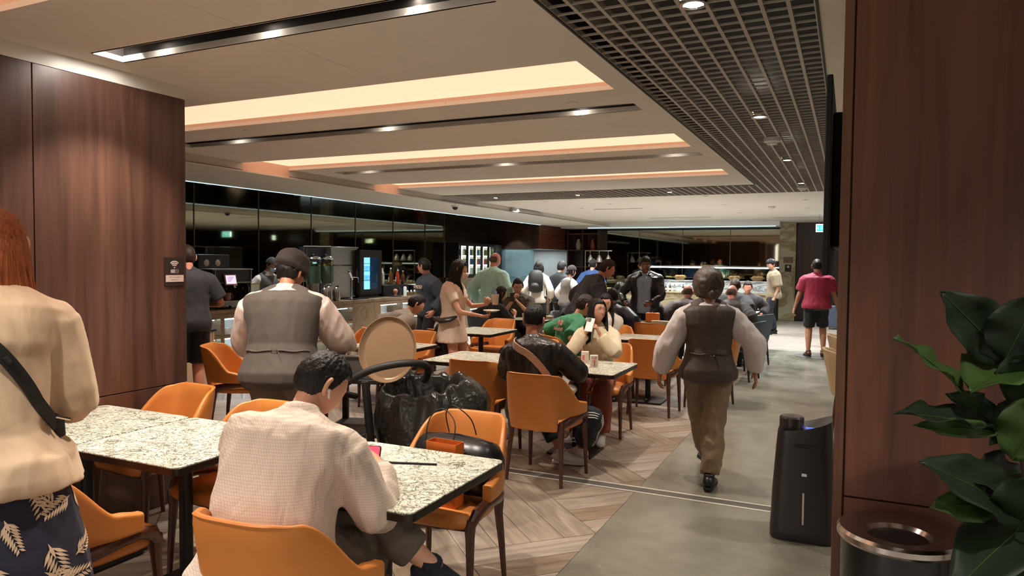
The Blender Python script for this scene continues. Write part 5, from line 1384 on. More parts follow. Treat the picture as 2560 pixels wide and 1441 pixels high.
# ================================================================ FAR BUFFET
t = thing('buffet_counter', 'travertine buffet counter with white veined marble back across the far end', 'counter', (-4.2, 20.0, 0))
b = MB()
for i in range(4):
    bb = MB(); bb.box(-1.9+i*1.09, -1.9+(i+1)*1.09-.006, -.52, -.48, .07, .80); bb.build('stone_front', M_GSTONE, t, bev=.003)
b.box(-1.89, 2.46, -.47, .5, 0, .80); b.build('carcass', M_BLACK, t)
b = MB(); b.box(-1.92, 2.48, -.56, .52, .80, .84); b.build('stone_top', M_GSTONE, t, bev=.004)
b = MB(); b.box(-1.2, 2.46, .12, .16, .84, 1.12); b.build('marble_back', M_WMARB, t, bev=.002)
b = MB(); b.box(-1.2, 2.46, .10, .5, 1.12, 1.14); b.build('marble_ledge', M_WMARB, t, bev=.002)
for i, (x0, x1) in enumerate(((-5.25, -3.52), (-3.42, -1.80))):
    t = thing('sneeze_guard', 'glass sneeze guard with lit top bar, %s of two on the far buffet' % ('left', 'right')[i], 'food guard', ((x0+x1)/2, 20.2, 1.141), 0, 'sneeze guards on the far buffet')
    w = (x1-x0)/2
    b = MB(); b.box(-w, w, -.10, .26, .37, .395); b.build('top_glass', M_GLASS, t)
    b = MB(); b.box(-w, w, -.10, -.094, .20, .37); b.build('front_glass', M_GLASS, t)
    b = MB(); b.tube([(-w, -.10, .385), (w, -.10, .385)], .018, 10); b.build('lamp_rail', M_STEEL, t, True)
    b = MB(); b.box(-w+.02, w-.02, -.105, -.08, .345, .366); b.build('light_tube', emit('guard_light', (200, 228, 255), 7.0), t)
    for x in (-w+.02, w-.02):
        for y in (-.08, .22):
            b = MB(); b.tube([(x, y, 0), (x, y, .38)], .010, 8); b.build('post', M_STEEL, t, True)
rnd = random.Random(11)
for k, (x, n) in enumerate(((-4.35, 'left'), (-2.85, 'second from right'), (-2.25, 'right'))):
    t = thing('bread_basket', 'wicker bread basket under the sneeze guards, %s' % n, 'basket', (x, 20.42, 1.141), 0, 'bread baskets')
    b = MB(); b.lathe([(.10, 0), (.19, .09), (.20, .10), (.185, .10), (.09, .015)], seg=26, sy=.7); b.build('basket_bowl', plain('wicker', (176, 132, 78), .7, var=.25, scale=60, bmp=.5), t, True)
    for j in range(5):
        a = j*1.26; b = MB(); b.ball((.09*math.cos(a), .05*math.sin(a), .10), .06, 12, 8, 0, 1.2, .8, .7); b.build('bread_roll', plain('bread_crust', (196, 144, 84), .6, var=.2), t, True)
for k in range(10):
    x = -4.95+k*.12
    if k in (3, 4, 5, 7):
        o = make_bottle('sauce bottle on the buffet ledge', bmat('sauce_%d' % (k % 3), ((120, 40, 34), (70, 60, 50), (170, 150, 120))[k % 3]), M_BLACK, 'sauce bottles on the buffet', .19, .03, 'sauce_bottle', M_CERAM)
        o['label'] = '%s on the front of the far buffet' % {3: 'first small sauce bottle', 4: 'second small sauce bottle', 5: 'third small sauce bottle', 7: 'tall dark sauce bottle apart from the others'}[k]
    else:
        o = make_mug('white cup on the front of the far buffet', M_CUPW, 'white cups on the far buffet', .035, .08, False)
        o['label'] = 'white cup on the front of the far buffet, %s from the left' % ORD[k]
    o.location = (x, 19.72, .841)
# station counter with heat lamps left of the buffet
t = thing('carving_station', 'stone serving counter with three chrome heat lamps above it', 'counter', (-6.85, 19.5, 0))
b = MB(); b.box(-.9, -.3, -.3, .3, 0, .86); b.box(-.3, .62, -.3, .3, 0, .86); b.build('stone_body', M_GSTONE, t, bev=.004)
b = MB(); b.box(-.95, .66, -.34, .34, .86, .90); b.build('stone_top', M_GSTONE, t, bev=.004)
b = MB(); b.tube([(-.1, .2, .9), (-.1, .2, 1.95), (.7, .2, 1.95)], .012, 8); b.build('lamp_frame', M_STEEL, t, True)
for x in (.05, .32, .59):
    b = MB(); b.tube([(x, .2, 1.94), (x, .2, 1.82)], .006, 6); b.lathe([(.02, 1.83), (.035, 1.80), (.07, 1.74), (.11, 1.62), (.105, 1.62), (.06, 1.73)], (x, .2, 0), 20, cap=False); lo_ = b.build('lamp_shade', M_CHROME, t, True)
    b = MB(); b.ball((x, .2, 1.65), .03, 12, 8); b.build('bulb', emit('heat_lamp_bulb', (255, 226, 170), 8), lo_, True)
t = thing('food_tray', 'golden tray of food under the heat lamps', 'food tray', (-6.45, 19.45, .901))
b = MB(); b.prism(rrect(-.22, .22, -.15, .15, .03), 0, .05); b.build('tray', M_STEEL, t, bev=.004)
b = MB(); b.prism(rrect(-.2, .2, -.13, .13, .03), .05, .07); b.build('food', plain('golden_food', (226, 190, 96), .6, var=.3, scale=30), t, bev=.01)
t = thing('chafing_pot', 'tall wicker-clad pot with a pale lid on the counter behind the leaning man', 'pot', (-5.55, 19.35+.35, .90-.06))
b = MB(); b.lathe([(.15, 0), (.17, .02), (.17, .26), (.15, .28)], seg=24); b.build('pot_body', plain('wicker_pot', (150, 122, 74), .7, var=.2, scale=50), t, True)
b = MB(); b.lathe([(.18, .28), (.18, .30), (.08, .33), (.0005, .335)], seg=24); b.build('lid', plain('pale_yellow_lid', (222, 206, 140), .5), t, True)
# bread baskets and domes on the bar end near the kitchen
for k, (x, y, l) in enumerate(((-8.25, 18.3, 'glass cloche with pastries near the kitchen end of the bar'), (-8.25, 17.5, 'glass cloche left of the pastries'))):
    t = thing('cloche', l, 'cake dome', (x, y, CT)); b = MB(); b.lathe([(.2, 0), (.2, .02), (.18, .025)], seg=24); b.build('plate', M_WHITE, t, True)
    b = MB(); b.lathe([(.18, .025), (.18, .15), (.14, .24), (.05, .29), (.0005, .3)], seg=24, cap=False); b.build('dome', M_GLASS, t, True)
    b = MB(); rr = random.Random(k)
    for j in range(9): b.ball((rr.uniform(-.1, .1), rr.uniform(-.1, .1), .06+.03*(j % 2)), .045, 10, 8)
    pp = b.build('pastries', plain('salad_green' if k == 0 else 'pastry', (150, 166, 96) if k == 0 else (200, 160, 100), .6, var=.3, scale=25), t, True); pp['kind'] = 'stuff'
# shelves with vases
t = thing('display_shelving', 'walnut display shelving with vases between the kitchen and the far mirror', 'shelf', (-7.68, FW-.3, 0))
for x in (-.5, .0, .52): b = MB(); b.box(x-.02, x+.02, -.15, .28, .0, 2.66); b.build('upright', M_WALLD, t)
for z in (.9, 1.45, 1.98, 2.5): b = MB(); b.box(-.48, .5, -.14, .27, z, z+.03); b.build('shelf_board', wood('hood_wood', 0, 0, 0), t)
b = MB(); b.box(-.48, .5, .27, .28, .9, 2.6); b.build('back_board', M_WALLD, t)
for k, (x, z, c, l) in enumerate(((-.2, 2.011, (196, 184, 160), 'cream vase on the display shelving, upper left'), (.28, 2.011, (150, 72, 46), 'terracotta vase on the display shelving, upper right'))):
    b = MB(); b.lathe([(.06, 0), (.085, .05), (.09, .18), (.05, .27), (.04, .32), (.05, .34)], seg=22)
    tag(b.build('vase', plain('vase_%d' % k, c, .4), None, True, loc=(-7.68+x, FW-.25, z)), l, 'vase')

# ================================================================ SIGNS
MW = Matrix(((0, 0, 1, 0), (1, 0, 0, 0), (0, 1, 0, 0), (0, 0, 0, 1)))      # text facing +x, reading along +y
M_SIGNP = plain('sign_pale_print', (206, 186, 176), .6, var=.02)
t = thing('wifi_sign', 'dark wall sign with a wireless symbol above a small pale notice', 'sign', (LW, 3.335, 0))
b = MB(); b.box(.0005, .010, -.072, .072, 1.462, 1.650); b.build('sign_board', plain('sign_brown_black', (44, 36, 32), .5), t, bev=.001)
b = MB(); b.box(.010, .013, -.068, .070, 1.487, 1.532); b.build('notice_strip', M_SIGNP, t)
def arc_mark(r0, r1, cz):
    n = 14; o = []
    for r, rng in ((r0, range(n+1)), (r1, range(n, -1, -1))):
        for i in rng: a = R(45+90*i/n); o.append((-r*math.cos(a), cz+r*math.sin(a)))
    return o
for r in (.014, .026, .038):
    b = MB(); p = arc_mark(r, r+.0075, 1.582); m_ = len(p)
    n = m_//2
    for i in range(n-1):
        q = [p[i], p[i+1], p[m_-2-i], p[m_-1-i]]
        b.add([(.0101, a, z) for a, z in q]+[(.0116, a, z) for a, z in q], [(3, 2, 1, 0), (4, 5, 6, 7), (0, 1, 5, 4), (1, 2, 6, 5), (2, 3, 7, 6), (3, 0, 4, 7)])
    b.build('signal_arc', M_SIGNP, t)
b = MB(); b.tube([(.0101, 0, 1.582), (.0116, 0, 1.582)], .0055, 12); b.build('signal_dot', M_SIGNP, t)
b = MB(); b.prism(rrect(-.028, .002, -.011, .011, .006), 0, .0015); b.build('logo_left', M_SIGNP, t).matrix_local = MW @ Matrix.Translation((0, 0, 0)) if False else Matrix(((0, 0, 1, .0101), (1, 0, 0, 0), (0, 1, 0, 1.558), (0, 0, 0, 1)))
b = MB()
for q in ((-.0, .030, .0095, .0115), (-.0, .030, -.0115, -.0095), (.028, .030, -.0115, .0115)): b.box(.0101, .0113, q[0], q[1], 1.558+q[2], 1.558+q[3])
b.build('logo_frame', M_SIGNP, t)
def TW(x, y, z): return Matrix(((0, 0, 1, x), (1, 0, 0, y), (0, 1, 0, z), (0, 0, 0, 1)))
text_mesh('logo_text', 'Wi', .016, plain('sign_dark_print', (70, 56, 52), .6), t, TW(.0118, -.013, 1.558), .0003)
text_mesh('logo_text', 'Fi', .016, M_SIGNP, t, TW(.0104, .014, 1.558), .0003)
text_mesh('notice_text', 'Wi-Fi connection', .012, plain('notice_print', (120, 84, 80), .7), t, TW(.0132, 0, 1.518), .0003)
text_mesh('notice_text', 'Password on', .011, MATS['notice_print'], t, TW(.0132, 0, 1.501), .0003)
M_EXITG = emit('exit_sign_green', (40, 196, 186), 1.6); M_EXITW = emit('exit_sign_white', (225, 255, 250), 1.5)
def exit_sign(x, y, z, rz, label):
    t = thing('exit_sign', label, 'sign', (x, y, z), rz, 'lit exit signs')
    b = MB(); b.box(-.19, .19, -.02, .02, -.09, .09); b.build('sign_case', M_EXITW, t, bev=.003)
    b = MB(); b.box(-.175, .175, -.0215, -.0205, -.075, .075); b.build('green_field', M_EXITG, t)
    text_mesh('exit_text', 'EXIT', .115, M_EXITW, t, Matrix(((1, 0, 0, .025), (0, 0, -1, -.0216), (0, 1, 0, 0), (0, 0, 0, 1))), .001)
    b = MB(); b.add([(-.165, -.022, 0), (-.135, -.022, .035), (-.135, -.022, -.035)], [(0, 2, 1)]); b.build('arrow', M_EXITW, t)
    b = MB(); b.tube([(-.12, 0, .09), (-.12, 0, .33)], .005, 6); b.tube([(.12, 0, .09), (.12, 0, .33)], .005, 6); b.build('hanger', M_STEEL, t)
exit_sign(-.52, 17.9, 2.46, 0, 'green lit EXIT sign hanging from the far ceiling, half hidden by the screen')
exit_sign(.62, 21.3, 2.46, 60, 'green lit EXIT sign hanging out on the right, seen only in the bar mirror')
t = thing('wall_notice', 'small dark notice plate on the cream stone column', 'sign', (-1.56, 21.655, 1.52))
b = MB(); b.box(-.13, .13, -.006, .004, .13, .30); b.build('wood_plate', plain('bronze_plate', (110, 84, 54), .4), t)
b = MB(); b.box(-.085, .085, -.01, .004, -.12, .08); b.build('dark_plate', M_BLACK, t)
b = MB(); b.lathe([(.028, 0), (.034, .001)], seg=16); b.build('symbol', M_SIGNP, t, loc=(0, -.011, .02), rot=(R(90), 0, 0))

# ================================================================ RIGHT SIDE: screen, purifier, bin, plant, suitcase, mat
t = thing('hanging_screen', 'large black screen seen edge-on, hanging beside the wood pillar', 'television', (-.088, 3.2, 0))
b = MB(); b.box(-.012, .012, 0, 1.30, 1.60, 2.42); b.build('screen_panel', M_BLACK, t, bev=.004)
b = MB(); b.box(.012, .055, .18, 1.12, 1.72, 2.30); b.build('rear_housing', M_BLACK, t, bev=.01)
b = MB(); b.box(.055, .12, .5, .8, 1.85, 2.25); b.build('bracket', M_DGREY, t, bev=.006)
b = MB(); b.tube([(.09, .65, 2.2), (.09, .65, 2.8)], .022, 10); b.build('ceiling_pole', M_BLACK, t, True)
b = MB(); b.box(.03, .10, .20, .50, 1.98, 2.14); b.build('media_box', M_BLACK, t, bev=.004)
rr = random.Random(8)
for k in range(7):
    P_ = [(.05, .25+rr.uniform(0, .3), 2.1-.08*k)]
    for j in range(5): P_.append((.05+rr.uniform(0, .055), .15+rr.uniform(0, .45), P_[-1][2]+rr.uniform(-.16, .07)))
    b = MB(); b.tube(smoothcurve(P_, 5), .0045, 6); b.build('cable', M_BLACK, t, True)
t = thing('air_purifier', 'tall charcoal air purifier with scooped top standing in the aisle', 'air purifier', (-.215, 4.62, 0), 2)
n = 28; vs = []; prof = [(0.0, .178, .150), (.01, .186, .156), (.06, .186, .156), (.30, .176, .148), (.55, .160, .138), (.655, .153, .133), (.68, .150, .130)]
def sq(k, w, d, p=5.0):
    a = 2*PI*k/n; c, s_ = math.cos(a), math.sin(a); return (math.copysign(abs(c)**(2/p), c)*w, math.copysign(abs(s_)**(2/p), s_)*d)
b = MB()
for z, w, d in prof:
    for k in range(n):
        x_, y_ = sq(k, w, d); zz = z
        if z > .6: zz = z+.075*((x_+.15)/.3)**2*(1 if z > .6 else 0)*((z-.6)/.08)-.03*((z-.6)/.08)
        vs.append((x_, y_, zz))
for q in (.86, .5, .05):
    for k in range(n):
        x_, y_ = sq(k, .150*q, .130*q, 3); zz = .65+.075*((x_+.15)/.3)**2-.02*(1-q)*2
        vs.append((x_, y_, zz))
nr = len(prof)+3
b.add(vs, [(j*n+k, j*n+(k+1) % n, (j+1)*n+(k+1) % n, (j+1)*n+k) for j in range(nr-1) for k in range(n)]+[tuple(range(n))[::-1], tuple(range((nr-1)*n, nr*n))])
M_PUR = plain('charcoal_plastic', (46, 40, 38), .38, var=.04)
b.build('housing', M_PUR, t, True, ang=50)
b = MB(); b.lathe([(.066, .60), (.070, .61), (.070, .715), (.062, .725), (.0005, .728)], (-.075, -.02, 0), 26, cap=False); b.build('round_outlet', plain('gloss_charcoal', (58, 52, 50), .22), t, True)
b = MB(); b.box(-.055, .065, -.146, -.139, .565, .582); b.build('slot', M_BLACK, t)
b = MB(); b.box(-.012, .018, -.149, -.142, .395, .415); b.build('badge', M_CHROME, t, bev=.002)
b = MB(); b.box(-.004, .007, -.1575, -.149, .11, .30); b.build('status_light', plain('pale_light_strip', (206, 196, 190), .4), t, bev=.003)
b = MB(); b.box(.002, .05, -.04, .0, .655, .66); b.build('display', emit('blue_display', (70, 90, 210), .8), t)
t = thing('waste_bin', 'round black bin with a polished steel ring lid in front of the wood pillar', 'bin', (.168, 2.62, 0))
b = MB(); b.lathe([(.16, 0), (.165, .01), (.172, .755)], seg=40); b.build('bin_body', plain('gloss_black_bin', (22, 22, 24), .25), t, True)
b = MB(); b.lathe([(.176, .745), (.184, .755), (.184, .772), (.176, .782), (.10, .768), (.088, .755), (.088, .74), (.098, .74)], seg=48, cap=False); b.build('ring_lid', plain('satin_steel_lid', (190, 178, 172), .2, 1.0, var=.05, scale=30), t, True)
b = MB(); b.lathe([(.0005, .50), (.095, .50), (.095, .745)], seg=30, cap=False); b.build('inner_liner', M_BLACK, t, True)
# plant
t = thing('fiddle_leaf_fig', 'fiddle-leaf fig with big glossy leaves in the right foreground', 'plant', (.60, 2.42, 0))
b = MB(); b.lathe([(.15, 0), (.19, .02), (.21, .38), (.20, .39), (.19, .36), (.0005, .35)], seg=30, cap=False); b.build('pot', M_DGREY, t, True)
b = MB(); b.tube([(0, 0, .35), (-.03, .02, .8), (-.02, .0, 1.15), (.02, .02, 1.55)], [.018, .015, .012, .008], 10); b.tube([(-.02, .01, .75), (-.12, 0, .98), (-.16, .02, 1.2)], [.01, .008, .006], 8); b.build('stem', plain('fig_bark', (72, 56, 42), .8, var=.2), t, True)
M_LEAF = [plain('fig_leaf_%d' % k, c, .5, var=.18, scale=7, spec=.25) for k, c in enumerate(((22, 34, 21), (48, 68, 28), (30, 48, 26)))]
def leaf(base, tip, width, nrm, mi, curl=.15, nm='leaf'):
    B, T_ = Vector(base), Vector(tip); ax = T_-B; L = ax.length; ax.normalize(); nv_ = Vector(nrm); nv_ = (nv_-ax*nv_.dot(ax)).normalized(); sd = ax.cross(nv_)
    b = MB(); vs = []; nn, mm = 15, 7
    for i in range(nn):
        q = i/(nn-1); w = width*(.10+.90*(math.sin(PI*min(1, q**.8))**.75)*(.62+.38*math.sin(min(1, max(0, q-.12)/.88)*PI*.92)))*(1 if q < .97 else .4)
        if q < .06: w = .004
        for j in range(mm):
            u = -1+2*j/(mm-1)
            wav = .012*math.sin(q*17+u*2+mi)*abs(u)
            vs.append(B+ax*(q*L)+sd*(u*w)+nv_*(curl*L*(-(q**2))*.6+abs(u)**1.3*w*.38+wav))
    b.add(vs, [(i*mm+j, i*mm+j+1, (i+1)*mm+j+1, (i+1)*mm+j) for i in range(nn-1) for j in range(mm-1)])
    o = b.build(nm, M_LEAF[mi], t, True, ang=180); s_ = o.modifiers.new('s', 'SOLIDIFY'); s_.thickness = .0015
    b = MB(); b.tube([B+ax*(q*L)+nv_*(curl*L*(-(q**2))*.6+.002) for q in (0, .3, .6, .95)], [.0028, .0024, .0018, .001], 5); b.build('midrib', M_LEAF[1], o)
PB = Vector((.60, 2.42, 0))
def PL(px, py, w):
    d = CF+CR*((px-1280)/FPX)-CU*((py-720.5)/FPX); return Vector((0, 0, EYE))+d*w-PB
for (a, b2_, wd, nr_, mi, cl) in (((2520, 900, 2.05), (2365, 735, 1.95), .085, (-.2, -1, .5), 0, .1), ((2440, 1010, 2.0), (2268, 828, 1.85), .040, (.5, -.5, .8), 1, .15),
                              ((2510, 905, 2.0), (2600, 735, 1.9), .09, (0, -1, .3), 0, .1), ((2560, 905, 2.1), (2430, 960, 1.9), .10, (-.3, -1, .9), 1, .1),
                              ((2490, 1075, 2.0), (2252, 1010, 1.85), .055, (0, -.5, 1), 0, .12), ((2500, 1080, 2.0), (2300, 1062, 1.9), .028, (.1, -1, .3), 1, .1),
                              ((2490, 1060, 2.1), (2380, 985, 2.05), .05, (-.2, -1, .5), 2, .1), ((2550, 1010, 2.05), (2640, 860, 1.9), .10, (0, -1, .2), 2, .1),
                              ((2530, 1150, 2.0), (2640, 980, 1.9), .09, (0, -1, .2), 1, .1), ((2560, 1290, 2.05), (2342, 1150, 1.85), .085, (-.2, -1, .7), 0, .15),
                              ((2500, 1260, 2.0), (2340, 1265, 1.9), .052, (0, -1, .4), 1, .1), ((2540, 1330, 2.0), (2640, 1180, 1.85), .10, (0, -1, .4), 2, .1),
                              ((2580, 1300, 2.1), (2400, 1440, 1.85), .10, (-.3, -1, .6), 0, .2), ((2560, 1330, 2.1), (2520, 1560, 1.85), .10, (.1, -1, .4), 2, .2),
                              ((2560, 1180, 2.1), (2440, 1200, 1.95), .07, (0, -1, .6), 0, .1), ((2600, 1000, 2.1), (2480, 1100, 2.0), .06, (0, -1, .6), 2, .1)):
    leaf(PL(*a), PL(*b2_), wd, nr_, mi, cl)
t = thing('suitcase', 'small dark blue suitcase standing at the far end by the pillar', 'suitcase', (-.27, 19.5, 0))
b = MB(); b.box(-.17, .17, -.11, .11, .05, .60); b.build('shell', plain('blue_grey_shell', (70, 80, 98), .4), t, bev=.03, seg=3)
for k in range(4): b = MB(); b.box(-.13+k*.075, -.10+k*.075, -.115, -.110, .08, .57); b.build('rib', MATS['blue_grey_shell'], t)
b = MB(); b.tube([(-.08, .06, .6), (-.08, .06, .95), (.08, .06, .95), (.08, .06, .6)], .009, 8); b.build('pull_handle', M_BLACK, t, True)
for x in (-.13, .13): b = MB(); b.lathe([(.022, -.012), (.022, .012)], seg=14); b.build('wheel', M_BLACK, t, True, loc=(x, -.06, .024), rot=(0, R(90), 0))
b = MB(); b.lathe([(.0005, 0), (.42, 0), (.42, .006), (.0005, .006)], seg=48, cap=False)
tag(b.build('floor_disc', plain('dark_floor_disc', (70, 62, 50), .5), None, loc=(-.42, 13.65, .0005)), 'flat dark round disc on the floor under the man in the red polo', 'floor mat')

# ================================================================ THINGS ON AND NEAR THE TABLES
TT = .7505
# phone, glass, tip of stylus on the foreground table
t = thing('drinking_glass', 'empty clear tumbler on the table in front of the checked-shirt man', 'glass', (-2.03, 2.66, TT))
b = MB(); b.lathe([(.0005, 0), (.026, 0), (.036, .04), (.036, .07), (.031, .09), (.0295, .09), (.034, .068), (.034, .04), (.024, .006), (.0005, .006)], seg=28, cap=False); b.build('glass_body', M_GLASS, t, True)
# black duffel bag on the far chair
t = thing('duffel_bag', 'black glossy duffel bag with thin handles on the chair behind the foreground table', 'bag', (-1.75, 3.09, .478), -6)
M_BAG = plain('black_coated_fabric', (20, 20, 22), .32, var=.1, bmp=.1)
b = MB(); b.tube([(-.225, 0, .14), (-.20, 0, .145), (-.1, 0, .15), (0, 0, .15), (.1, 0, .15), (.19, 0, .145), (.225, 0, .14)], [.08, .115, .124, .126, .124, .116, .08], 22, 0, [1.15]*7, (0, 0, 1)); b.build('bag_body', M_BAG, t, True, ang=180)
b = MB(); b.tube([(-.2, 0, .278), (0, 0, .296), (.2, 0, .279)], .006, 8); b.build('zip', M_DGREY, t, True)
for y in (-.05, .05): b = MB(); b.tube(smoothcurve([(-.13, y*2, .27), (-.13, y*1.4, .37), (-.08, y, .425), (-.02, y, .41), (.03, y*1.4, .36), (.04, y*2, .28)], 6), .003, 8); b.build('handle', M_BLACK, t, True)
for x in (-.07, .09):
    b = MB(); b.tube([(x-.018, -.098, .26), (x+.018, -.098, .256), (x+.018, -.120, .230), (x-.018, -.120, .234), (x-.018, -.098, .26)], .003, 6); b.build('buckle', M_CHROME, t, True)
# orange paper bag
M_OBAG = plain('orange_paper', (226, 116, 36), .6, var=.08)
t = thing('orange_paper_bag', 'orange printed paper carrier bag standing against the black duffel', 'bag', (-1.73, 2.925, .475), -4)
for (x0, x1, y0, y1) in ((-.085, .085, -.036, -.034), (-.085, .085, .034, .036), (-.085, -.083, -.034, .034), (.083, .085, -.034, .034)):
    b = MB(); b.box(x0, x1, y0, y1, 0, .305); b.build('bag_side', M_OBAG, t)
b = MB(); b.box(-.083, .083, -.034, .034, 0, .003); b.build('bag_bottom', M_OBAG, t)
for k in range(5):
    b = MB(); b.tube([(-.06+k*.03, -.0372, .03), (-.06+k*.03, -.0372, .10+.02*(k % 2)), (-.045+k*.03, -.0372, .13)], .0018, 5); b.build('print_line', plain('brown_print', (120, 60, 24), .6), t)
# rectangle drink cartons
def carton(x, y, rz, label, red):
    t = thing('drink_carton', label, 'carton', (x, y, TT), rz, 'drink cartons on the table')
    b = MB(); b.box(-.032, .032, -.021, .021, 0, .105); b.build('carton_body', plain('carton_white', (226, 216, 206), .5, var=.03), t, bev=.002)
    b = MB(); b.box(-.028, .028, -.0218, -.0212, .012, .035); b.build('barcode_band', M_SIGNP, t)
    if red:
        b = MB(); b.tube([(-.004, -.022, .012), (.002, -.022, .05), (-.002, -.022, .07), (.012, -.022, .098)], [.004, .009, .012, .004], 6, 0, .15); b.tube([(-.02, -.022, .066), (.0, -.022, .055), (.02, -.022, .05)], [.004, .008, .004], 6, 0, .15); b.build('red_print', plain('carton_red', (206, 60, 46), .5), t)
    else:
        b = MB(); b.box(-.026, -.004, -.0222, -.0214, .03, .075); b.build('pink_print', plain('carton_pink', (206, 110, 110), .5), t)
        b = MB(); b.box(.004, .026, -.0222, -.0214, .04, .095); b.build('yellow_print', plain('carton_yellow', (214, 200, 150), .5), t)
        b = MB(); b.tube([(-.018, .0, .105), (-.03, -.01, .135), (-.05, -.015, .15)], .0028, 8); b.build('straw', plain('pink_straw', (224, 150, 160), .5), t, True)
    for k in range(4): b = MB(); b.box(-.024+k*.012, -.018+k*.012, -.0216, -.0213, .078 if red else .008, .09 if red else .02); b.build('printed_mark', plain('carton_grey_print', (150, 130, 120), .6), t)
carton(-2.08, 5.92, 22, 'drink carton with a pink straw, left one of two on the table', False)
carton(-1.93, 5.72, 30, 'drink carton with a red drawing, right one of two on the table', True)
b = MB(); b.prism(rrect(-.06, .06, -.045, .045, .01), 0, .010); tag(b.build('crumpled_napkin', M_WHITE, None, bev=.004, loc=(-2.42, 6.05, TT), rot=(0, 0, .5)), 'white napkin at the far edge of the table right of the leather jacket', 'napkin')
# table with orange bag
t = thing('orange_box', 'orange paper bag lying on the table left of the waitress', 'bag', (-2.62, 10.45, TT), 10); b = MB(); b.box(-.1, .1, -.06, .06, 0, .14); b.build('bag_body', M_OBAG, t, bev=.015)
b = MB(); b.tube([(-.05, -.062, .12), (0, -.075, .16), (.05, -.062, .12)], .004, 6); b.build('handle', M_OBAG, t)
t = thing('green_tumbler', 'short glass of greenish drink beside the orange paper bag', 'glass', (-2.78, 10.25, TT)); b = MB(); b.lathe([(.0005, 0), (.03, 0), (.036, .1), (.033, .1), (.028, .006), (.0005, .006)], seg=20, cap=False); b.build('glass_body', M_GLASS, t, True)
b = MB(); b.lathe([(.0005, .008), (.028, .008), (.031, .06), (.0005, .06)], seg=20, cap=False); b.build('drink', plain('green_drink', (140, 160, 100), .1, **{'Transmission Weight': .4}), t, True)
b = MB(); b.prism(rrect(-.09, .09, -.06, .06, .012), 0, .008); tag(b.build('dark_tablet', plain('maroon_case', (70, 34, 34), .4), None, bev=.002, loc=(-2.98, 10.05, TT), rot=(0, 0, .2)), 'dark maroon phone case lying on the table right of the white-shirted woman', 'phone')
b = MB(); rr = random.Random(2); b.ball((0, 0, .022), .05, 12, 8, 0, 1.3, .9, .5); b.ball((.04, .02, .02), .035, 12, 8, 0, 1.2, .9, .6); tag(b.build('sandwich_wrap', plain('tan_wrapper', (196, 170, 120), .7, var=.2), None, True, loc=(-2.86, 10.30, TT)), 'crumpled tan food wrapper on the table beside the glass', 'wrapper')
b = MB(); b.prism(rrect(-.12, .12, -.05, .05, .01), 0, .05); tag(b.build('food_box', plain('pale_box', (196, 182, 160), .6), None, bev=.004, loc=(-2.44, 10.15, TT)), 'pale food box at the right end of the table with the orange bag', 'box')
# laptop/black items on the table of the navy-top woman
t = thing('laptop', 'dark open laptop seen from behind on the table of the woman in navy', 'laptop', (-3.62, 10.14, TT), 12)
b = MB(); b.box(-.16, .16, -.0, .22, 0, .014); b.build('keyboard_base', M_DGREY, t, bev=.003)
b = MB(); b.box(-.16, .16, -.006, .002, 0, .20); b.build('screen_lid', plain('slate_laptop', (60, 68, 78), .4), t, bev=.003, rot=(R(12), 0, 0))
for k in range(4):
    b = MB(); b.prism(rrect(-.14, .14, -.09, .09, .01), 0, .011); tag(b.build('folded_cloth', plain('sand_fabric', (170, 156, 132), .8), None, bev=.003, loc=(-4.25, 10.15, TT+k*.012), rot=(0, 0, .1*k-.1)), 'folded beige paper in a stack by the navy top, %s from the bottom' % ORD[k], 'paper', 'folded beige papers on the far table')
b = MB(); b.prism([(-.05, -.03), (.05, -.03), (.05, .03), (-.05, .03)], 0, .12); tag(b.build('table_card', M_WHITE, None, bev=.002, loc=(-3.38, 10.5, TT), rot=(0, 0, .4)), 'white table card standing under the hands of the woman in navy', 'card')
b = MB(); b.lathe([(.0005, 0), (.035, 0), (.045, .09), (.042, .09), (.033, .006), (.0005, .006)], seg=20, cap=False); tag(b.build('paper_cup', M_CERAM, None, True, loc=(-4.48, 9.95, TT)), 'cream cup in front of the man in the olive shirt', 'cup')
# black backpack hanging behind the masked woman, dark backpack near green shirt, black backpack by the leather-jacket man
def backpack(x, y, z, rz, label, mat, s=1.0, straps=True):
    t = thing('backpack', label, 'bag', (x, y, z), rz)
    b = MB(); b.tube([(0, 0, .0), (0, 0, .04), (0, -.01, .2), (0, 0, .36), (0, .01, .43), (0, .01, .45)], [.08*s, .15*s, .165*s, .155*s, .11*s, .05*s], 18, 0, [.6, .62, .68, .62, .55, .5], (0, 1, 0)); b.build('bag_body', mat, t, True, ang=180)
    b = MB(); b.tube([(0, -.09*s, .05), (0, -.115*s, .12), (0, -.095*s, .2)], [.07*s, .11*s, .06*s], 14, 0, [.4, .45, .4], (0, 1, 0)); b.build('front_pocket', mat, t, True, ang=180)
    b = MB(); b.tube([(-.03, .02, .44), (-.02, .02, .50), (.02, .02, .50), (.03, .02, .44)], .008, 8); b.build('top_handle', M_BLACK, t, True)
    for sg in (1, -1): b = MB(); b.tube([(sg*.05, .08, .42), (sg*.09, .13, .35), (sg*.10, .12, .15), (sg*.08, .08, .05)], [.014]*4, 8, 0, .4); b.build('shoulder_strap', M_BLACK, t, True)
    return t
backpack(-4.30, 7.17, .46, 0, 'black glossy backpack hanging on the chair by the small marble table', M_BAG, .62)
backpack(-3.28, 8.05, .30, 20, 'dark olive backpack propped behind the man in the green shirt', plain('dark_olive_nylon', (48, 44, 36), .6), 1.05)
backpack(-2.75, 10.95, .02+.55, 10, 'large black backpack in front of the standing man in the black jacket', M_BLACK, 1.15)
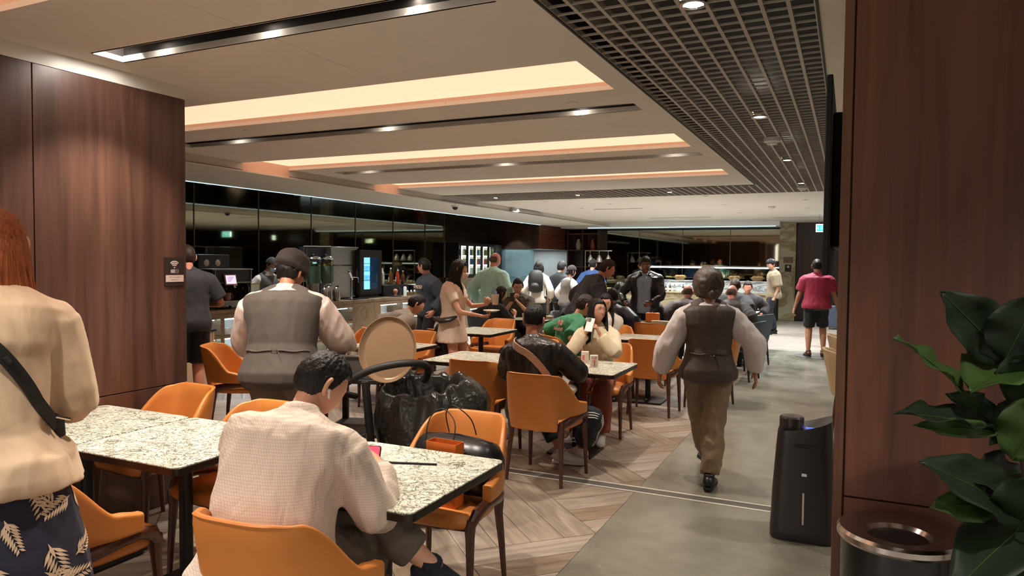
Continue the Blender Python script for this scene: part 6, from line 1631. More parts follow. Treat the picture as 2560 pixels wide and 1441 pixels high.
t = thing('plate_stand', 'white glass salad bowl on the bar front by the kitchen', 'bowl', (-8.2, 16.4, CT)); b = MB(); b.lathe([(.08, 0), (.17, .12), (.16, .12), (.07, .01)], seg=24); b.build('bowl', M_WHITE, t, True)
b = MB()
for k in range(12): b.ball((rr.uniform(-.1, .1), rr.uniform(-.1, .1), .11+rr.uniform(0, .03)), .035, 8, 6)
q = b.build('salad', MATS['salad_green'], t, True); q['kind'] = 'stuff'

# ================================================================ CLEARING TROLLEY
t = thing('bussing_cart', 'dark clearing cart with grey tub on top and lower shelf', 'trolley', (-2.99, 4.03, 0), 18)
M_TUB = plain('grey_plastic_tub', (92, 86, 82), .45, var=.05)
for (x, y) in ((-.25, -.2), (.25, -.2), (.25, .2), (-.25, .2)):
    b = MB(); b.box(x-.02, x+.02, y-.02, y+.02, .09, .84); b.build('cart_post', M_BLACK, t, bev=.004)
    b = MB(); b.lathe([(.035, -.012), (.04, 0), (.035, .012)], seg=16); b.build('caster', M_BLACK, t, True, loc=(x, y, .042), rot=(R(90), 0, 0))
for z in (.12, .46, .82): b = MB(); b.prism(rrect(-.28, .28, -.23, .23, .03), z, z+.03); b.build('cart_shelf', M_BLACK, t, bev=.005)
def tub(t, x, y, z, w, d, h, mat, nm='tub'):
    b = MB(); o = rrect(-w, w, -d, d, .04); i_ = rrect(-w+.008, w-.008, -d+.008, d-.008, .036); n = len(o)
    vs = [(x+p[0]*.93, y+p[1]*.93, z) for p in o]+[(x+p[0], y+p[1], z+h) for p in o]+[(x+p[0], y+p[1], z+h) for p in i_]+[(x+p[0]*.93, y+p[1]*.93, z+.01) for p in i_]
    b.add(vs, [(r_*n+k, r_*n+(k+1) % n, (r_+1)*n+(k+1) % n, (r_+1)*n+k) for r_ in range(3) for k in range(n)]+[tuple(range(n))[::-1], tuple(range(3*n, 4*n))]); bo = b.build(nm, mat, t, True, ang=50)
    b = MB(); b.tube([(x+p[0]*1.015, y+p[1]*1.015, z+h-.004) for p in o+[o[0]]], .010, 8); b.build('rim', mat, bo, True)
tub(t, 0, 0, .851, .27, .21, .155, M_TUB)
b = MB(); b.box(-.2, .2, -.15, .15, .15, .32); b.build('lower_bin', M_TUB, t, bev=.02)
cart = t
Mc = Matrix.Rotation(R(18), 4, 'Z')
rr = random.Random(21)
for k in range(14):
    l = Vector((-.19+.095*(k % 5), -.12+.10*(k//5), .865+(.07 if k % 2 else .045)))
    w_ = Mc @ l
    o = make_mug('used stoneware mug in the grey tub, %s row, %s from left' % (('front', 'middle', 'back')[k//5], ORD[k % 5]), plain('taupe_stoneware', (168, 152, 134), .35), 'used mugs in the grey tub', .043, .085)
    o.location = (-2.99+w_.x, 4.03+w_.y, w_.z); o.rotation_euler = (rr.uniform(-.4, .4), rr.uniform(-.4, .4), rr.uniform(0, 6))
t = thing('waste_cart', 'black waste cart with a curved handle and hanging black rubbish bag', 'trolley', (-2.42, 3.80, 0), 10)
b = MB(); b.lathe([(.20, .08), (.24, .12), (.26, .55), (.27, .68)], seg=30, sx=1.0, sy=.8); b.build('container', plain('black_plastic', (30, 27, 25), .45), t, True)
for (x, y) in ((-.16, -.12), (.16, -.12), (.16, .12), (-.16, .12)): b = MB(); b.lathe([(.035, -.012), (.04, 0), (.035, .012)], seg=16); b.build('caster', M_BLACK, t, True, loc=(x, y, .042), rot=(R(90), 0, 0))
b = MB(); b.tube(smoothcurve([(-.42, -.30, .86), (-.31, -.33, .93), (-.18, -.33, .995), (-.04, -.30, 1.03), (.06, -.25, 1.035), (.10, -.18, 1.01), (.09, -.12, .96), (.05, -.08, .90)], 6), .022, 12); b.build('push_handle', M_BLACK, t, True)
b = MB(); b.tube(smoothcurve([(-.42, -.30, .86), (-.46, -.2, .82), (-.46, 0, .76)], 5), .020, 10); b.build('handle_stay', M_BLACK, t, True)
b = MB(); b.tube([(-.24, -.18, .10), (-.25, -.2, .5), (-.28, -.22, .9)], .025, 10); b.tube([(-.24, .18, .10), (-.25, .2, .5), (-.26, .2, .9)], .02, 10); b.build('frame_post', M_BLACK, t, True)
# bag: gathered over the rim and billowing to the right
m_, nt_, bs_ = nmat('black_bin_liner'); MATS['black_bin_liner'] = m_
bs_.inputs['Base Color'].default_value = (.020, .019, .017, 1); bs_.inputs['Roughness'].default_value = .22
v_ = coords(nt_, (5, 5, 5)); nz_ = N(nt_, 'ShaderNodeTexNoise', Scale=1.3, Detail=3.0, Distortion=.5); nt_.links.new(v_, nz_.inputs['Vector']); bump(nt_, bs_, nz_.outputs[0], .8, .035)
b = MB(); nu_, nv_ = 120, 46; vs = []
for j in range(nv_+1):
    q = j/nv_
    for i in range(nu_):
        a = 2*PI*i/nu_; ca, sa = math.cos(a), math.sin(a)
        right = max(0, ca); front = max(0, -sa)
        if q < .18: r_ = .19+.06*q/.18; z = .70+.20*q/.18-.10*front                        # inside wall rising to the rim
        else:
            u = (q-.18)/.82; r_ = .25+(.045+.11*right**1.3)*math.sin(PI*min(1, u*1.05))**.8+.02*u; z = .90-.06*front+.03*right-(.42+.10*front)*u
        nn_ = noise.noise(Vector((ca*1.8, sa*1.8, q*2.0)))*.05+(.5-abs(noise.noise(Vector((ca*4.0+q*1.5, sa*4.0, q*1.6)))))*.045+noise.noise(Vector((ca*9+q*2, sa*9, q*3)))*.008
        r_ += nn_*(.4+.6*min(1, q*3)); z += .03*noise.noise(Vector((ca*4, sa*4, 5)))
        vs.append((ca*r_*1.0+.02, sa*r_*.85, z))
b.add(vs, [(j*nu_+i, j*nu_+(i+1) % nu_, (j+1)*nu_+(i+1) % nu_, (j+1)*nu_+i) for j in range(nv_) for i in range(nu_)])
o = b.build('bin_liner', m_, t, True, ang=180)
# oval brown tray leaning on the cart
t = thing('serving_tray', 'large oval brown serving tray leaning upright between the cart and the rubbish bag', 'tray', (-2.60, 3.70, 1.08), 0)
b = MB(); b.lathe([(.0005, 0), (.158, 0), (.165, 0), (.178, .010), (.190, .028), (.194, .028), (.183, .006), (.170, -.006), (.0005, -.006)], seg=48, cap=False, sy=1.12); o = b.build('tray_body', plain('bronze_brown_tray', (132, 106, 80), .3, .25, var=.04), t, True)
t.rotation_mode = 'XYZ'; t.rotation_euler = (R(68), R(-22), R(18))
# ================================================================ THE PEOPLE
C_BLAZER = cloth('beige_blazer_cloth', (214, 186, 156), .8, .35)
C_GREYV = cloth('taupe_waistcoat', (84, 75, 68), .8, .3)
C_SHIRTP = cloth('pale_pink_shirt', (222, 200, 190), .75, .6)
C_SHIRTW = cloth('white_satin_shirt', (216, 206, 204), .55, .8)
C_TROU = cloth('taupe_trousers', (120, 106, 88), .6, .5)
C_TROU2 = cloth('khaki_taupe_trousers', (128, 106, 80), .6, .7)
C_BLK = cloth('black_cloth', (22, 21, 22), .8, .4); C_NAVY = cloth('navy_cloth', (28, 32, 46), .8, .4); C_DNAVY = cloth('dark_navy_cloth', (22, 24, 36), .8, .4)
C_LEATHER = plain('black_leather_jacket', (30, 24, 22), .40, var=.2, scale=6, bmp=.15)
def m_leath():
    nt = C_LEATHER.node_tree; b = nt.nodes['Principled BSDF']; v = coords(nt, (7, 7, 4)); n = N(nt, 'ShaderNodeTexNoise', Scale=1.5, Detail=4.0, Distortion=1.0); nt.links.new(v, n.inputs['Vector']); bump(nt, b, n.outputs[0], .7, .03)
m_leath()
C_CREAMK = cloth('cream_knit', (226, 210, 180), .9, .4, 300); C_WHITEC = cloth('white_cotton', (214, 206, 196), .85, .5)
C_GREEN = cloth('green_jersey', (46, 128, 88), .75, .5); C_GREYT = cloth('grey_tshirt', (126, 114, 102), .8, .5); C_OLIVE = cloth('dark_olive_tshirt', (74, 66, 56), .8, .4)
C_TEAL = cloth('mint_shirt', (170, 216, 206), .75, .6); C_DRESS = cloth('pinkish_beige_dress', (226, 202, 184), .85, .4); C_PURG = cloth('purple_grey_jacket', (84, 72, 76), .8, .4)
C_CHAR = cloth('charcoal_jacket', (58, 52, 52), .8, .4); C_BEIGET = cloth('stone_tshirt', (140, 124, 100), .85, .4); C_RED = cloth('magenta_red_polo', (158, 30, 58), .7, .4)
C_SUIT = cloth('dark_suit', (28, 24, 26), .75, .4); C_BLUE = cloth('mid_blue_shirt', (46, 72, 122), .8, .4); C_HOOD = cloth('slate_navy_hoodie', (48, 54, 68), .85, .4); C_RUST = cloth('rust_trousers', (146, 74, 58), .85, .4)
C_DTEE = cloth('dark_grey_tee', (50, 50, 56), .8, .4); C_LBLUE = cloth('pale_blue_tee', (136, 156, 186), .8, .3); C_CAP = cloth('brown_black_cap', (44, 34, 30), .85, .4)
M_MASKP = plain('pale_pink_mask', (232, 206, 194), .8, var=.02); M_MASKB = plain('pale_blue_mask', (170, 196, 216), .8, var=.03)
def L(x, y, f, p): return tolocal(x, y, f, p)

# --- woman in the beige blazer, left foreground
def p1x(root, ctx):
    o, P_ = back_strap(root, ctx, M_BLACK, (-.65, .50), (1.3, .06), .021, 'bag_strap', out=.056)
    b = MB(); a = P_[13]; c = P_[14]; b.tube([a, c], [.026, .026], 8, 0, .4); b.build('strap_slider', M_BLACK, root)
    e = P_[-1]; b = MB(); b.tube([e+V(-.03, .03, .03), e+V(-.01, .05, 0), e+V(.0, .06, -.05)], [.02, .03, .02], 12); b.build('small_bag', M_BLACK, root, True)
    b = MB(); b.tube([e+V(.0, .0, .03), e+V(.04, .01, .015)], .006, 6); b.build('strap_clip', M_CHROME, root)
    # palm-leaf print on the skirt, laid on its surface
    b = MB(); rr = random.Random(4)
    sk = [c for c in root.children if c.name.startswith('skirt')][0]
    from mathutils.bvhtree import BVHTree
    bv = BVHTree.FromPolygons([v.co for v in sk.data.vertices], [tuple(p.vertices) for p in sk.data.polygons])
    for k in range(70):
        a = rr.uniform(0, 2*PI); z = rr.uniform(.12, .92); th = rr.uniform(0, 2*PI); Ls = rr.uniform(.09, .15)
        for j in range(9):
            q = j/8; side_list = (1, -1) if j else (0,)
            for sd_ in side_list:
                ln = Ls*(.55-.3*q)
                bu, bz = Ls*(q-.5), 0; ang2 = .6*sd_
                p0 = (bu, 0); p1 = (bu+ln*math.cos(ang2)*.8, ln*math.sin(ang2) if sd_ else 0); wd = .006*(1-.3*q)
                nx, ny = -(p1[1]-p0[1]), p1[0]-p0[0]; l_ = math.hypot(nx, ny) or 1; nx, ny = nx/l_*wd, ny/l_*wd; mid = ((p0[0]+p1[0])/2, (p0[1]+p1[1])/2)
                quad = [p0, (mid[0]+nx, mid[1]+ny), p1, (mid[0]-nx, mid[1]-ny)]; w3 = []
                for (u_, v_) in quad:
                    uu = u_*math.cos(th)-v_*math.sin(th); vv = u_*math.sin(th)+v_*math.cos(th)
                    aa = a+uu/.24; org = Vector((math.cos(aa)*.8, math.sin(aa)*.8, z+vv)); hit = bv.ray_cast(org, Vector((-math.cos(aa), -math.sin(aa), 0)))
                    if hit[0] is None: w3 = None; break
                    w3.append(hit[0]+Vector((math.cos(aa), math.sin(aa), 0))*.003)
                if w3: b.add(w3, [(0, 1, 2, 3)])
    o = b.build('leaf_print', plain('cream_leaf_print', (206, 180, 150), .8), root); o['kind'] = 'stuff'
person('person from behind in a beige blazer and navy palm-print skirt, black strap across back', -2.615, 1.385, 50, side=5, s=1.085, shoulder=1.08, g=1.12, gender='f', skin=SKIN,
       hair=('long', H_RED), top=dict(mat=C_BLAZER, name='blazer', straight=.160, e=.028, hem=-.13, sleeve=.98, se=.010, flare=.45, fold=.010, ff=4.0), bottom=dict(kind='skirt', hemz=.10, mat=cloth('navy_skirt', (24, 24, 46), .8, .4), flare=.10),
       armR=dict(to=(.10, .27, 1.12), pole=(.65, -.5, -.8)), armL=dict(to=(-.12, .28, 1.10), pole=(-1, -.3, -.4)), head=(6, -14, 0), lean=(2, 8), vox=.010, seed=3, extra=p1x)

# --- man in the checked shirt, seated
def p29x(root, ctx):
    t = None
    b = MB(); h = ctx['HP'](.088, -.002, -.016); b.ball(h, .008, 10, 8); b.tube([h, h-V(0, 0, .03)], [.0045, .0035], 8); b.build('earbud', M_WHITE, root, True)
    el, wr = ctx['arms'][1][0], ctx['arms'][1][1]; d = (wr-el).normalized()
    b = MB(); b.tube([wr-d*.055, wr-d*.03, wr-d*.004], [.040, .041, .042], 16, 0, .85); b.build('cuff', M_CHECK, root, True)
X, Y, F_ = -1.81, 1.85, 12
phone_w = V(-1.745, 2.335, .905)
person('seated person from behind in a cream checked shirt bent over a phone, one ankle crossed', X, Y, F_, s=1.05, g=1.34, sit=True, lean=(12, 30), side=5, head=(-42, -34, -6), skin=SKIN, hair=('short', H_BLACK),
       top=dict(mat=M_CHECK, name='checked_shirt', e=.022, hem=-.115, sleeve=.93, se=.012, flare=.2, fold=.013, ff=4.5, collar=True), bottom=dict(kind='trousers', mat=cloth('grey_brown_trousers', (98, 86, 74), .6, .7), loose=.008, len=.88, e=.014, fold=.009),
       armR=dict(to=tolocal(X, Y, F_, (-1.67, 2.31, .83)), pole=(.45, -.3, -1), curl=(35, 45, 35), dir=(-.55, .6, .25), palm=(-.6, .4, -.1)), armL=dict(to=tolocal(X, Y, F_, (-1.90, 2.31, .82)), pole=(-1, -.2, -.6), curl=(35, 45, 35), dir=(.4, .7, .25), palm=(.6, .2, .1)),
       legR=dict(to=(.14, .40, .09), pole=(.25, 1, .4)), legL=dict(to=(.47, .42, .44), pole=(-.3, .6, 1.0), dir=(.85, .2, -.25), up=(.2, -.3, 1)), shoes=(M_NSHOE, M_RUBBER), vox=.0105, seed=11, extra=p29x, hipz=.585)
t = thing('phone', 'phone with a red video on its screen held over the foreground table', 'phone', (-1.795, 2.365, .845), 0)
t.rotation_euler = (R(58), 0, R(22))
b = MB(); b.prism(rrect(-.078, .078, -.038, .038, .010), -.004, .004); b.build('phone_body', M_BLACK, t, bev=.0015)
b = MB(); b.prism(rrect(-.073, .073, -.034, .034, .007), .0042, .0048); b.build('screen', emit('red_video', (214, 62, 78), .9), t)
b = MB(); b.lathe([(.0005, 0), (.016, 0), (.016, .0004)], (-.01, .002, .0049), 18); b.build('picture_face', emit('video_face', (226, 196, 196), .8), t)
b = MB(); b.prism(rrect(-.07, -.045, .0, .03, .003), .0049, .0053); b.build('picture_corner', emit('video_corner', (150, 190, 226), .8), t)
b = MB(); b.tube([(-1.66, 2.36, .83), (-1.50, 2.47, .815)], [.0055, .005], 8); tag(b.build('pen', M_BLACK, None, True), 'black pen sticking out past the phone over the foreground table', 'pen')

# --- big waiter at the trolley
def berethat(root, HP, HM, hs):
    b = MB(); hd = Head(hs); nu, nv = 48, 34
    vs = []
    for d in hd.grid(nu, nv):
        x, y, z = d; m = sstep(.02-.12*y, .14-.12*y, z) if True else 0
        th = .028+.026*max(0, -y)*m+.020*sstep(.3, .8, z)+.006*noise.noise(Vector((x*4, y*4, z*4)))
        vs.append(HM @ hd.p(d, th if m > .02 else -.004))
    b.add(vs, hd.faces(nu, nv)[:nu*int(nv*.56)])
    b.build('cap', C_CAP, root, True, ang=180)
person('person from behind in taupe waistcoat, pale pink shirt and dark cap at the trolley', -3.29, 3.50, 28, s=1.02, g=1.33, lean=(6, 17), head=(-28, -24, 0), skin=SKIN2, hair=('short', H_BLACK), hat=berethat, shoulder=1.02,
       top=dict(mat=C_SHIRTP, e=.012, hem=-.05, sleeve=.95, se=.030, collar=True, puff=.012, fold=.008, ff=6.0), vest=dict(mat=C_GREYV, e=.034, hem=-.125, belt=True), bottom=dict(kind='trousers', mat=C_TROU, loose=.02, e=.016),
       armR=dict(to=(.34, .44, 1.02), pole=(.9, -.5, -1.2)), armL=dict(to=(-.24, .42, 1.0), pole=(-.9, -.5, -1.2)), vox=.010, seed=7)

# --- man in the black leather jacket, seated with crossed feet
def p22x(root, ctx):
    o, P_ = back_strap(root, ctx, cloth('pale_mauve_strap', (196, 160, 140), .7, .2), (-.55, .49), (1.35, .13), .026, 'cross_strap', out=.060)
    e = P_[-1]; b = MB(); b.tube([e+V(-.06, -.02, .02), e+V(.02, .02, -.01), e+V(.06, .12, -.02), e+V(.06, .2, -.02)], [.05, .06, .06, .04], 14, 0, .75); b.build('waist_bag', cloth('pale_waist_bag', (206, 188, 172), .8, .5), root, True)
    # three white stripes down each outer trouser leg
    tro = [c for c in root.children if c.name.startswith('trousers')][0]
    from mathutils.bvhtree import BVHTree
    bv = BVHTree.FromPolygons([v.co for v in tro.data.vertices], [tuple(p.vertices) for p in tro.data.polygons])
    for sg in (1, -1):
        kn, an = ctx['legs'][sg][0], ctx['legs'][sg][1]; hp = V(.09*sg, .05, kn.z+.02)
        for k in range(3):
            pts = []
            path = [hp.lerp(kn, q/14) for q in range(0, 15)]+[kn.lerp(an, q/14) for q in range(1, 14)]
            for i, c in enumerate(path):
                tn = (path[min(len(path)-1, i+1)]-path[max(0, i-1)]).normalized(); out = V(sg, 0, .25 if i < 14 else 0); out = (out-tn*out.dot(tn)).normalized(); bi = tn.cross(out)
                org = c+out*.25+bi*(.018*(k-1)); hit = bv.ray_cast(org, -out)
                if hit[0] is not None and (hit[0]-c).length < .16: pts.append(hit[0]+out*.002)
            if len(pts) > 4: b = MB(); b.tube(pts, .0048, 6, 0, 1.0); b.build('stripe', M_WHITE, root, True)
person('seated person from behind in a black leather jacket with pale strap and striped trousers', -2.17, 4.99, 0, s=1.02, g=1.08, side=-9, sit=True, lean=(-3, 12), head=(-6, -12, 0), skin=SKIN2, hair=('fade', H_BLACK),
       top=dict(mat=C_LEATHER, name='leather_jacket', e=.030, hem=-.10, sleeve=.95, se=.010, collar=True, puff=.008, fold=.008, ff=7.0), bottom=dict(kind='trousers', mat=C_DNAVY, loose=.018, e=.014, len=.86),
       armR=dict(to=(.12, .36, .80), pole=(1, -.2, -.5), curl=(40, 50, 40)), armL=dict(to=(-.12, .36, .80), pole=(-1, -.2, -.5), curl=(40, 50, 40)),
       legR=dict(to=(.20, .52, .10), pole=(1.3, .3, .5), dir=(-.8, .5, 0)), legL=dict(to=(.10, .38, .09), pole=(-.4, 1, .4), dir=(.92, .2, 0)), shoes=(M_WSHOE, M_RUBBER), vox=.010, seed=13, extra=p22x)

# --- woman with the phone
person('seated person in cream knitted cardigan and round glasses looking up, holding a phone', -2.15, 6.52, 186, hipz=.59, s=.95, gender='f', sit=True, lean=(8, 14), head=(48, 14, -4), skin=SKIN, hair=('longfront', H_BLACK), facefeat=True,
       glasses=(plain('thin_gold_rim', (170, 140, 120), .3, .8), .0013), top=dict(mat=C_CREAMK, name='cardigan', e=.020, hem=-.09, sleeve=.93, se=.010, puff=.006, fold=.006), bottom=dict(kind='trousers', mat=C_RUST, loose=.03, e=.014),
       armR=dict(to=(.055, .30, 1.0), pole=(.75, .1, -1), dir=(-.35, .25, .9), palm=(-.9, .2, .1), curl=(38, 45, 30), thumb=25), armL=dict(to=(-.065, .30, .99), pole=(-.75, .1, -1), dir=(.35, .25, .9), palm=(.9, .2, .1), curl=(38, 45, 30), thumb=25), shoes=(M_WSHOE, M_RUBBER), vox=.0105, seed=17)
w_ = toworld((-2.15, 6.52), 186, V(.015, .345, 1.068))
t = thing('phone', 'white-cased phone with a camera bump held by the woman in the cream cardigan', 'phone', w_, 186); t.rotation_euler = (R(38), R(-5), R(186))
b = MB(); b.box(-.036, .036, -.0045, .0045, -.074, .074); b.build('phone_case', M_WHITE, t, bev=.004)
b = MB(); b.box(-.004, .032, .0045, .0068, .030, .068); cbm = b.build('camera_bump', M_DGREY, t, bev=.001)
for (x_, z_) in ((.022, .058), (.022, .040), (.006, .049)):
    b = MB(); b.lathe([(.0065, 0), (.0065, .002), (.0045, .003)], seg=12); b.build('lens', M_CHROME, cbm, True, loc=(x_, .0068, z_), rot=(R(-90), 0, 0))
person('seated person in a white hooded shirt with glasses and long dark hair', -2.68, 8.36, 196, legL=dict(to=(-.1, .22, .09)), legR=dict(to=(.1, .22, .09)), s=.96, gender='f', sit=True, lean=(4, 8), head=(6, -4, 0), skin=SKIN, hair=('longfront', H_BLACK), facefeat=True,
       glasses=(M_DGREY, .0016), top=dict(mat=C_WHITEC, e=.022, hem=-.09, sleeve=.95, se=.018, collar=True), bottom=dict(kind='trousers', mat=C_BLK), armL=dict(to=(.10, .34, .80)), armR=dict(to=(.22, .30, .80)), vox=.010, seed=19)

# --- waitress walking away
def bonnet(root, HP, HM, hs):
    b = MB(); hd = Head(hs); nu, nv = 64, 44; vs = []
    for d in hd.grid(nu, nv):
        x, y, z = d; m = 1 if z > -.62+.5*max(0, y) else 0
        gr = abs(math.sin(12*x+9*z+3*noise.noise(Vector((x*3, y*3, z*3)))))*.013*(1 if y < .3 else .3)
        th = .037+.028*max(0, -y)+gr
        vs.append(HM @ hd.p(d, th if m else -.004))
    b.add(vs, hd.faces(nu, nv)[:nu*int(nv*.74)]); b.ball(HP(.015, -.150, -.075), .042*hs, 20, 14, 0, 1.15, .9, 1.1)
    b.build('hairnet_bonnet', plain('sheer_brown_hairnet', (82, 68, 60), .38, var=.25, scale=40, bmp=.4), root, True, ang=180)
person('person walking away up the aisle in brown waistcoat, white shirt and hairnet', -.935, 5.42, 20, s=.945, g=1.12, gender='f', lean=(2, 4), head=(4, -4, 0), skin=SKIN2, hair=('none', None), hat=bonnet, shoulder=1.04,
       top=dict(mat=C_SHIRTW, e=.014, hem=-.05, sleeve=.94, se=.026, puff=.016, fold=.009, ff=8.0), vest=dict(mat=cloth('brown_waistcoat', (72, 58, 52), .6, .35), e=.032, hem=-.13, belt=True), bottom=dict(kind='trousers', mat=C_TROU2, loose=.016, e=.014, fold=.010),
       armR=dict(to=(.345, .02, .83), pole=(.8, -.8, 0), dir=(.25, .2, -.9), curl=(12, 20, 14), spread=12, thumb=45), armL=dict(to=(-.34, .10, .80), pole=(-.8, -.7, 0), dir=(-.15, .1, -1), curl=(20, 25, 20), spread=6),
       legR=dict(to=(-.01, -.20, .09), dir=(.35, 1, 0)), legL=dict(to=(.06, .36, .10), dir=(0, 1, -.1)), vox=.0105, seed=23)
# --- man in the red polo, man in the stone T-shirt, by the far end
person('person from behind in a red polo shirt and black shorts, standing on the disc', -.50, 13.62, 6, s=1.02, g=1.22, lean=(-1, 3), head=(0, -10, 0), skin=SKIN2, hair=('short', H_BLACK), top=dict(mat=C_RED, e=.030, flare=.15, hem=-.09, sleeve=.36, se=.03, collar=True),
       bottom=dict(kind='shorts', mat=C_BLK, loose=.045, e=.010, len=.47), armR=dict(to=(.36, .04, .80), pole=(.6, -.8, 0)), armL=dict(to=(-.36, .06, .82), pole=(-.6, -.8, 0)), legR=dict(to=(.13, .02, .085), dir=(.3, 1, 0)), legL=dict(to=(-.12, -.06, .085), dir=(-.25, 1, 0)), shoes=(plain('brown_loafer', (84, 44, 32), .4), M_BLACK), seed=29)
person('person in loose stone-coloured T-shirt and dark trousers standing by the stone column', -1.55, 17.35, 108, s=1.03, g=.98, lean=(-2, 3), head=(22, -16, 0), skin=SKIN, hair=('mop', H_BLACK), facefeat=True, top=dict(mat=C_BEIGET, e=.030, hem=-.12, sleeve=.44, se=.045, flare=.1),
       bottom=dict(kind='trousers', mat=C_DNAVY, loose=.028, e=.016), armR=dict(to=(.19, .03, .84), pole=(.7, -.7, 0)), armL=dict(to=(-.19, .03, .84), pole=(-.7, -.7, 0)), legR=dict(to=(.14, -.05, .09), dir=(.2, 1, 0)), legL=dict(to=(-.10, .12, .09), dir=(-.3, 1, 0)), seed=31)
# --- woman with the mask
def p7x(root, ctx):
    o, P_ = back_strap(root, ctx, M_BLACK, (-.7, .47), (.9, .02), .008, 'bag_strap', out=.045)
    b = MB(); b.tube([V(.17, -.18, 1.0), V(.21, -.08, .97), V(.21, .03, .99), V(.19, .1, 1.02)], [.03, .055, .05, .02], 12, 0, .6); b.build('black_handbag', M_BAG, root, True)
person('person standing in pinkish beige dress and white face mask, carrying plate and cup', -4.08, 7.05, -74, s=.985, gender='f', lean=(0, 3), head=(14, -8, 0), skin=SKIN, hair=('verylong', H_BLACK), facefeat=True, mask=M_MASKP,
       bottom=dict(kind='dress', mat=C_DRESS, hemz=.72, flare=.05, e=.02), armR=dict(to=(.14, .36, 1.03), pole=(.7, -.8, -.3), curl=(45, 50, 30), palm=(0, .2, 1)), armL=dict(to=(-.15, .36, 1.14), pole=(-.8, -.3, -.6), curl=(55, 60, 40), dir=(.1, .5, .8)),
       legR=dict(to=(.09, -.16, .12), dir=(.1, 1, -.2)), legL=dict(to=(-.08, .16, .09)), shoes=(M_WSHOE, M_RUBBER), seed=37, vox=.010, extra=p7x)
w_ = toworld((-4.08, 7.05), -74, V(.10, .47, 1.075))
b = MB(); b.lathe([(.0005, 0), (.055, 0), (.095, .018), (.092, .020), (.053, .004), (.0005, .004)], seg=26, cap=False); tag(b.build('small_plate', M_CERAM, None, True, loc=w_), 'small pale plate carried by the masked woman', 'plate')
w_ = toworld((-4.08, 7.05), -74, V(-.13, .47, 1.14))
b = MB(); b.lathe([(.0005, 0), (.034, 0), (.046, .12), (.043, .12), (.032, .006), (.0005, .006)], seg=22, cap=False); tag(b.build('takeaway_cup', M_CERAM, None, True, loc=w_), 'tall beige cup carried by the masked woman', 'cup')
w_ = toworld((-4.08, 7.05), -74, V(-.22, .44, 1.16))
b = MB(); b.lathe([(.0005, 0), (.03, 0), (.036, .04), (.034, .12), (.016, .15), (.016, .17), (.0005, .17)], seg=18, cap=False); tag(b.build('water_bottle', plain('blue_clear_bottle', (150, 180, 206), .1, **{'Transmission Weight': .5}), None, True, loc=w_), 'crinkled clear blue bottle held beside the cup by the masked woman', 'bottle')
# --- the rest, front to back
person('person in dark tee and black shorts half hidden by the wood wall', -6.39, 5.42, 62, s=1.06, g=1.12, skin=SKINP, hair=('short', H_BROWN), top=dict(mat=C_DTEE, e=.024, hem=-.12, sleeve=.40, se=.03), bottom=dict(kind='shorts', mat=C_BLK, loose=.05, e=.02, len=.5), armR=dict(to=(.24, .26, 1.12), pole=(.6, -.8, -.4)), seed=41)
def staffcap(root, HP, HM, hs):
    b = MB(); hd = Head(hs); nu, nv = 40, 28
    b.add([HM @ hd.p(d, .018+.018*max(0, d[2])) for d in hd.grid(nu, nv)], hd.faces(nu, nv)[:nu*int(nv*.40)]); b.build('cap', C_CAP, root, True, ang=180)
person('person behind the bar in blue face mask and dark cap, looking down', -8.95, 9.12, -98, s=.99, gender='f', lean=(6, 14), head=(14, -16, 0), skin=SKIN2, hair=('short', H_BLACK), hat=staffcap, facefeat=True, mask=M_MASKB, top=dict(mat=C_SHIRTP, e=.014, sleeve=.95, se=.02, collar=True), vest=dict(mat=C_GREYV), bottom=dict(kind='trousers', mat=C_TROU), seed=43, vox=.011)
person('seated person from behind in grey T-shirt, left of the white-masked person', -4.97, 7.12, -35, s=1.02, g=1.22, sit=True, lean=(14, 32), head=(-12, -30, 0), skin=SKIN, hair=('short', H_BLACK), top=dict(mat=C_GREYT, e=.022, sleeve=.42, se=.03), bottom=dict(kind='trousers', mat=C_BLK), seed=47)
def lettering(txt, size, mat, t, side, shear=0.0, up=0.0):
    def f(root, ctx):
        c, d, xa, ya = ctx['ringframe'](t); s, g = ctx['s'], ctx['g']
        n = ya*side; xr = xa*(1 if side < 0 else -1)
        dp = (.116*s*(1+(g-1)*.8)+.036)
        M = Matrix(((xr.x, d.x, n.x, 0), (xr.y, d.y, n.y, 0), (xr.z, d.z, n.z, 0), (0, 0, 0, 1)))
        for i, (tx, sz, sh, dz) in enumerate(txt if isinstance(txt, list) else [(txt, size, shear, up)]):
            p = c+n*(dp+.008)+d*dz; M2 = M.copy(); M2.translation = p; text_mesh('chest_lettering' if side > 0 else 'back_lettering', tx, sz, mat, root, M2, .004, sh)
    return f
person('person in slate navy hoodie and glasses standing at the bar, turned left', -5.62, 9.0, 150, s=.99, g=1.1, lean=(0, 4), head=(-62, -8, 0), skin=SKIN, hair=('short', H_BLACK), facefeat=True, glasses=(M_DGREY, .0018), top=dict(mat=C_HOOD, e=.032, sleeve=.95, se=.03, collar=True), bottom=dict(kind='trousers', mat=C_BLK), seed=53, extra=lettering('UNDSD', .075, M_SIGNP, .34, 1))
person('bald person from behind in a mint long-sleeved shirt near the wall fridge', -5.30, 10.45, 2, s=1.06, g=1.1, lean=(0, 6), head=(-30, -10, 0), skin=SKINP, hair=('bald', H_GREY), top=dict(mat=C_TEAL, e=.028, hem=-.12, sleeve=.96, se=.018, puff=.01, collar=True, flare=.15), bottom=dict(kind='trousers', mat=C_NAVY), seed=59)
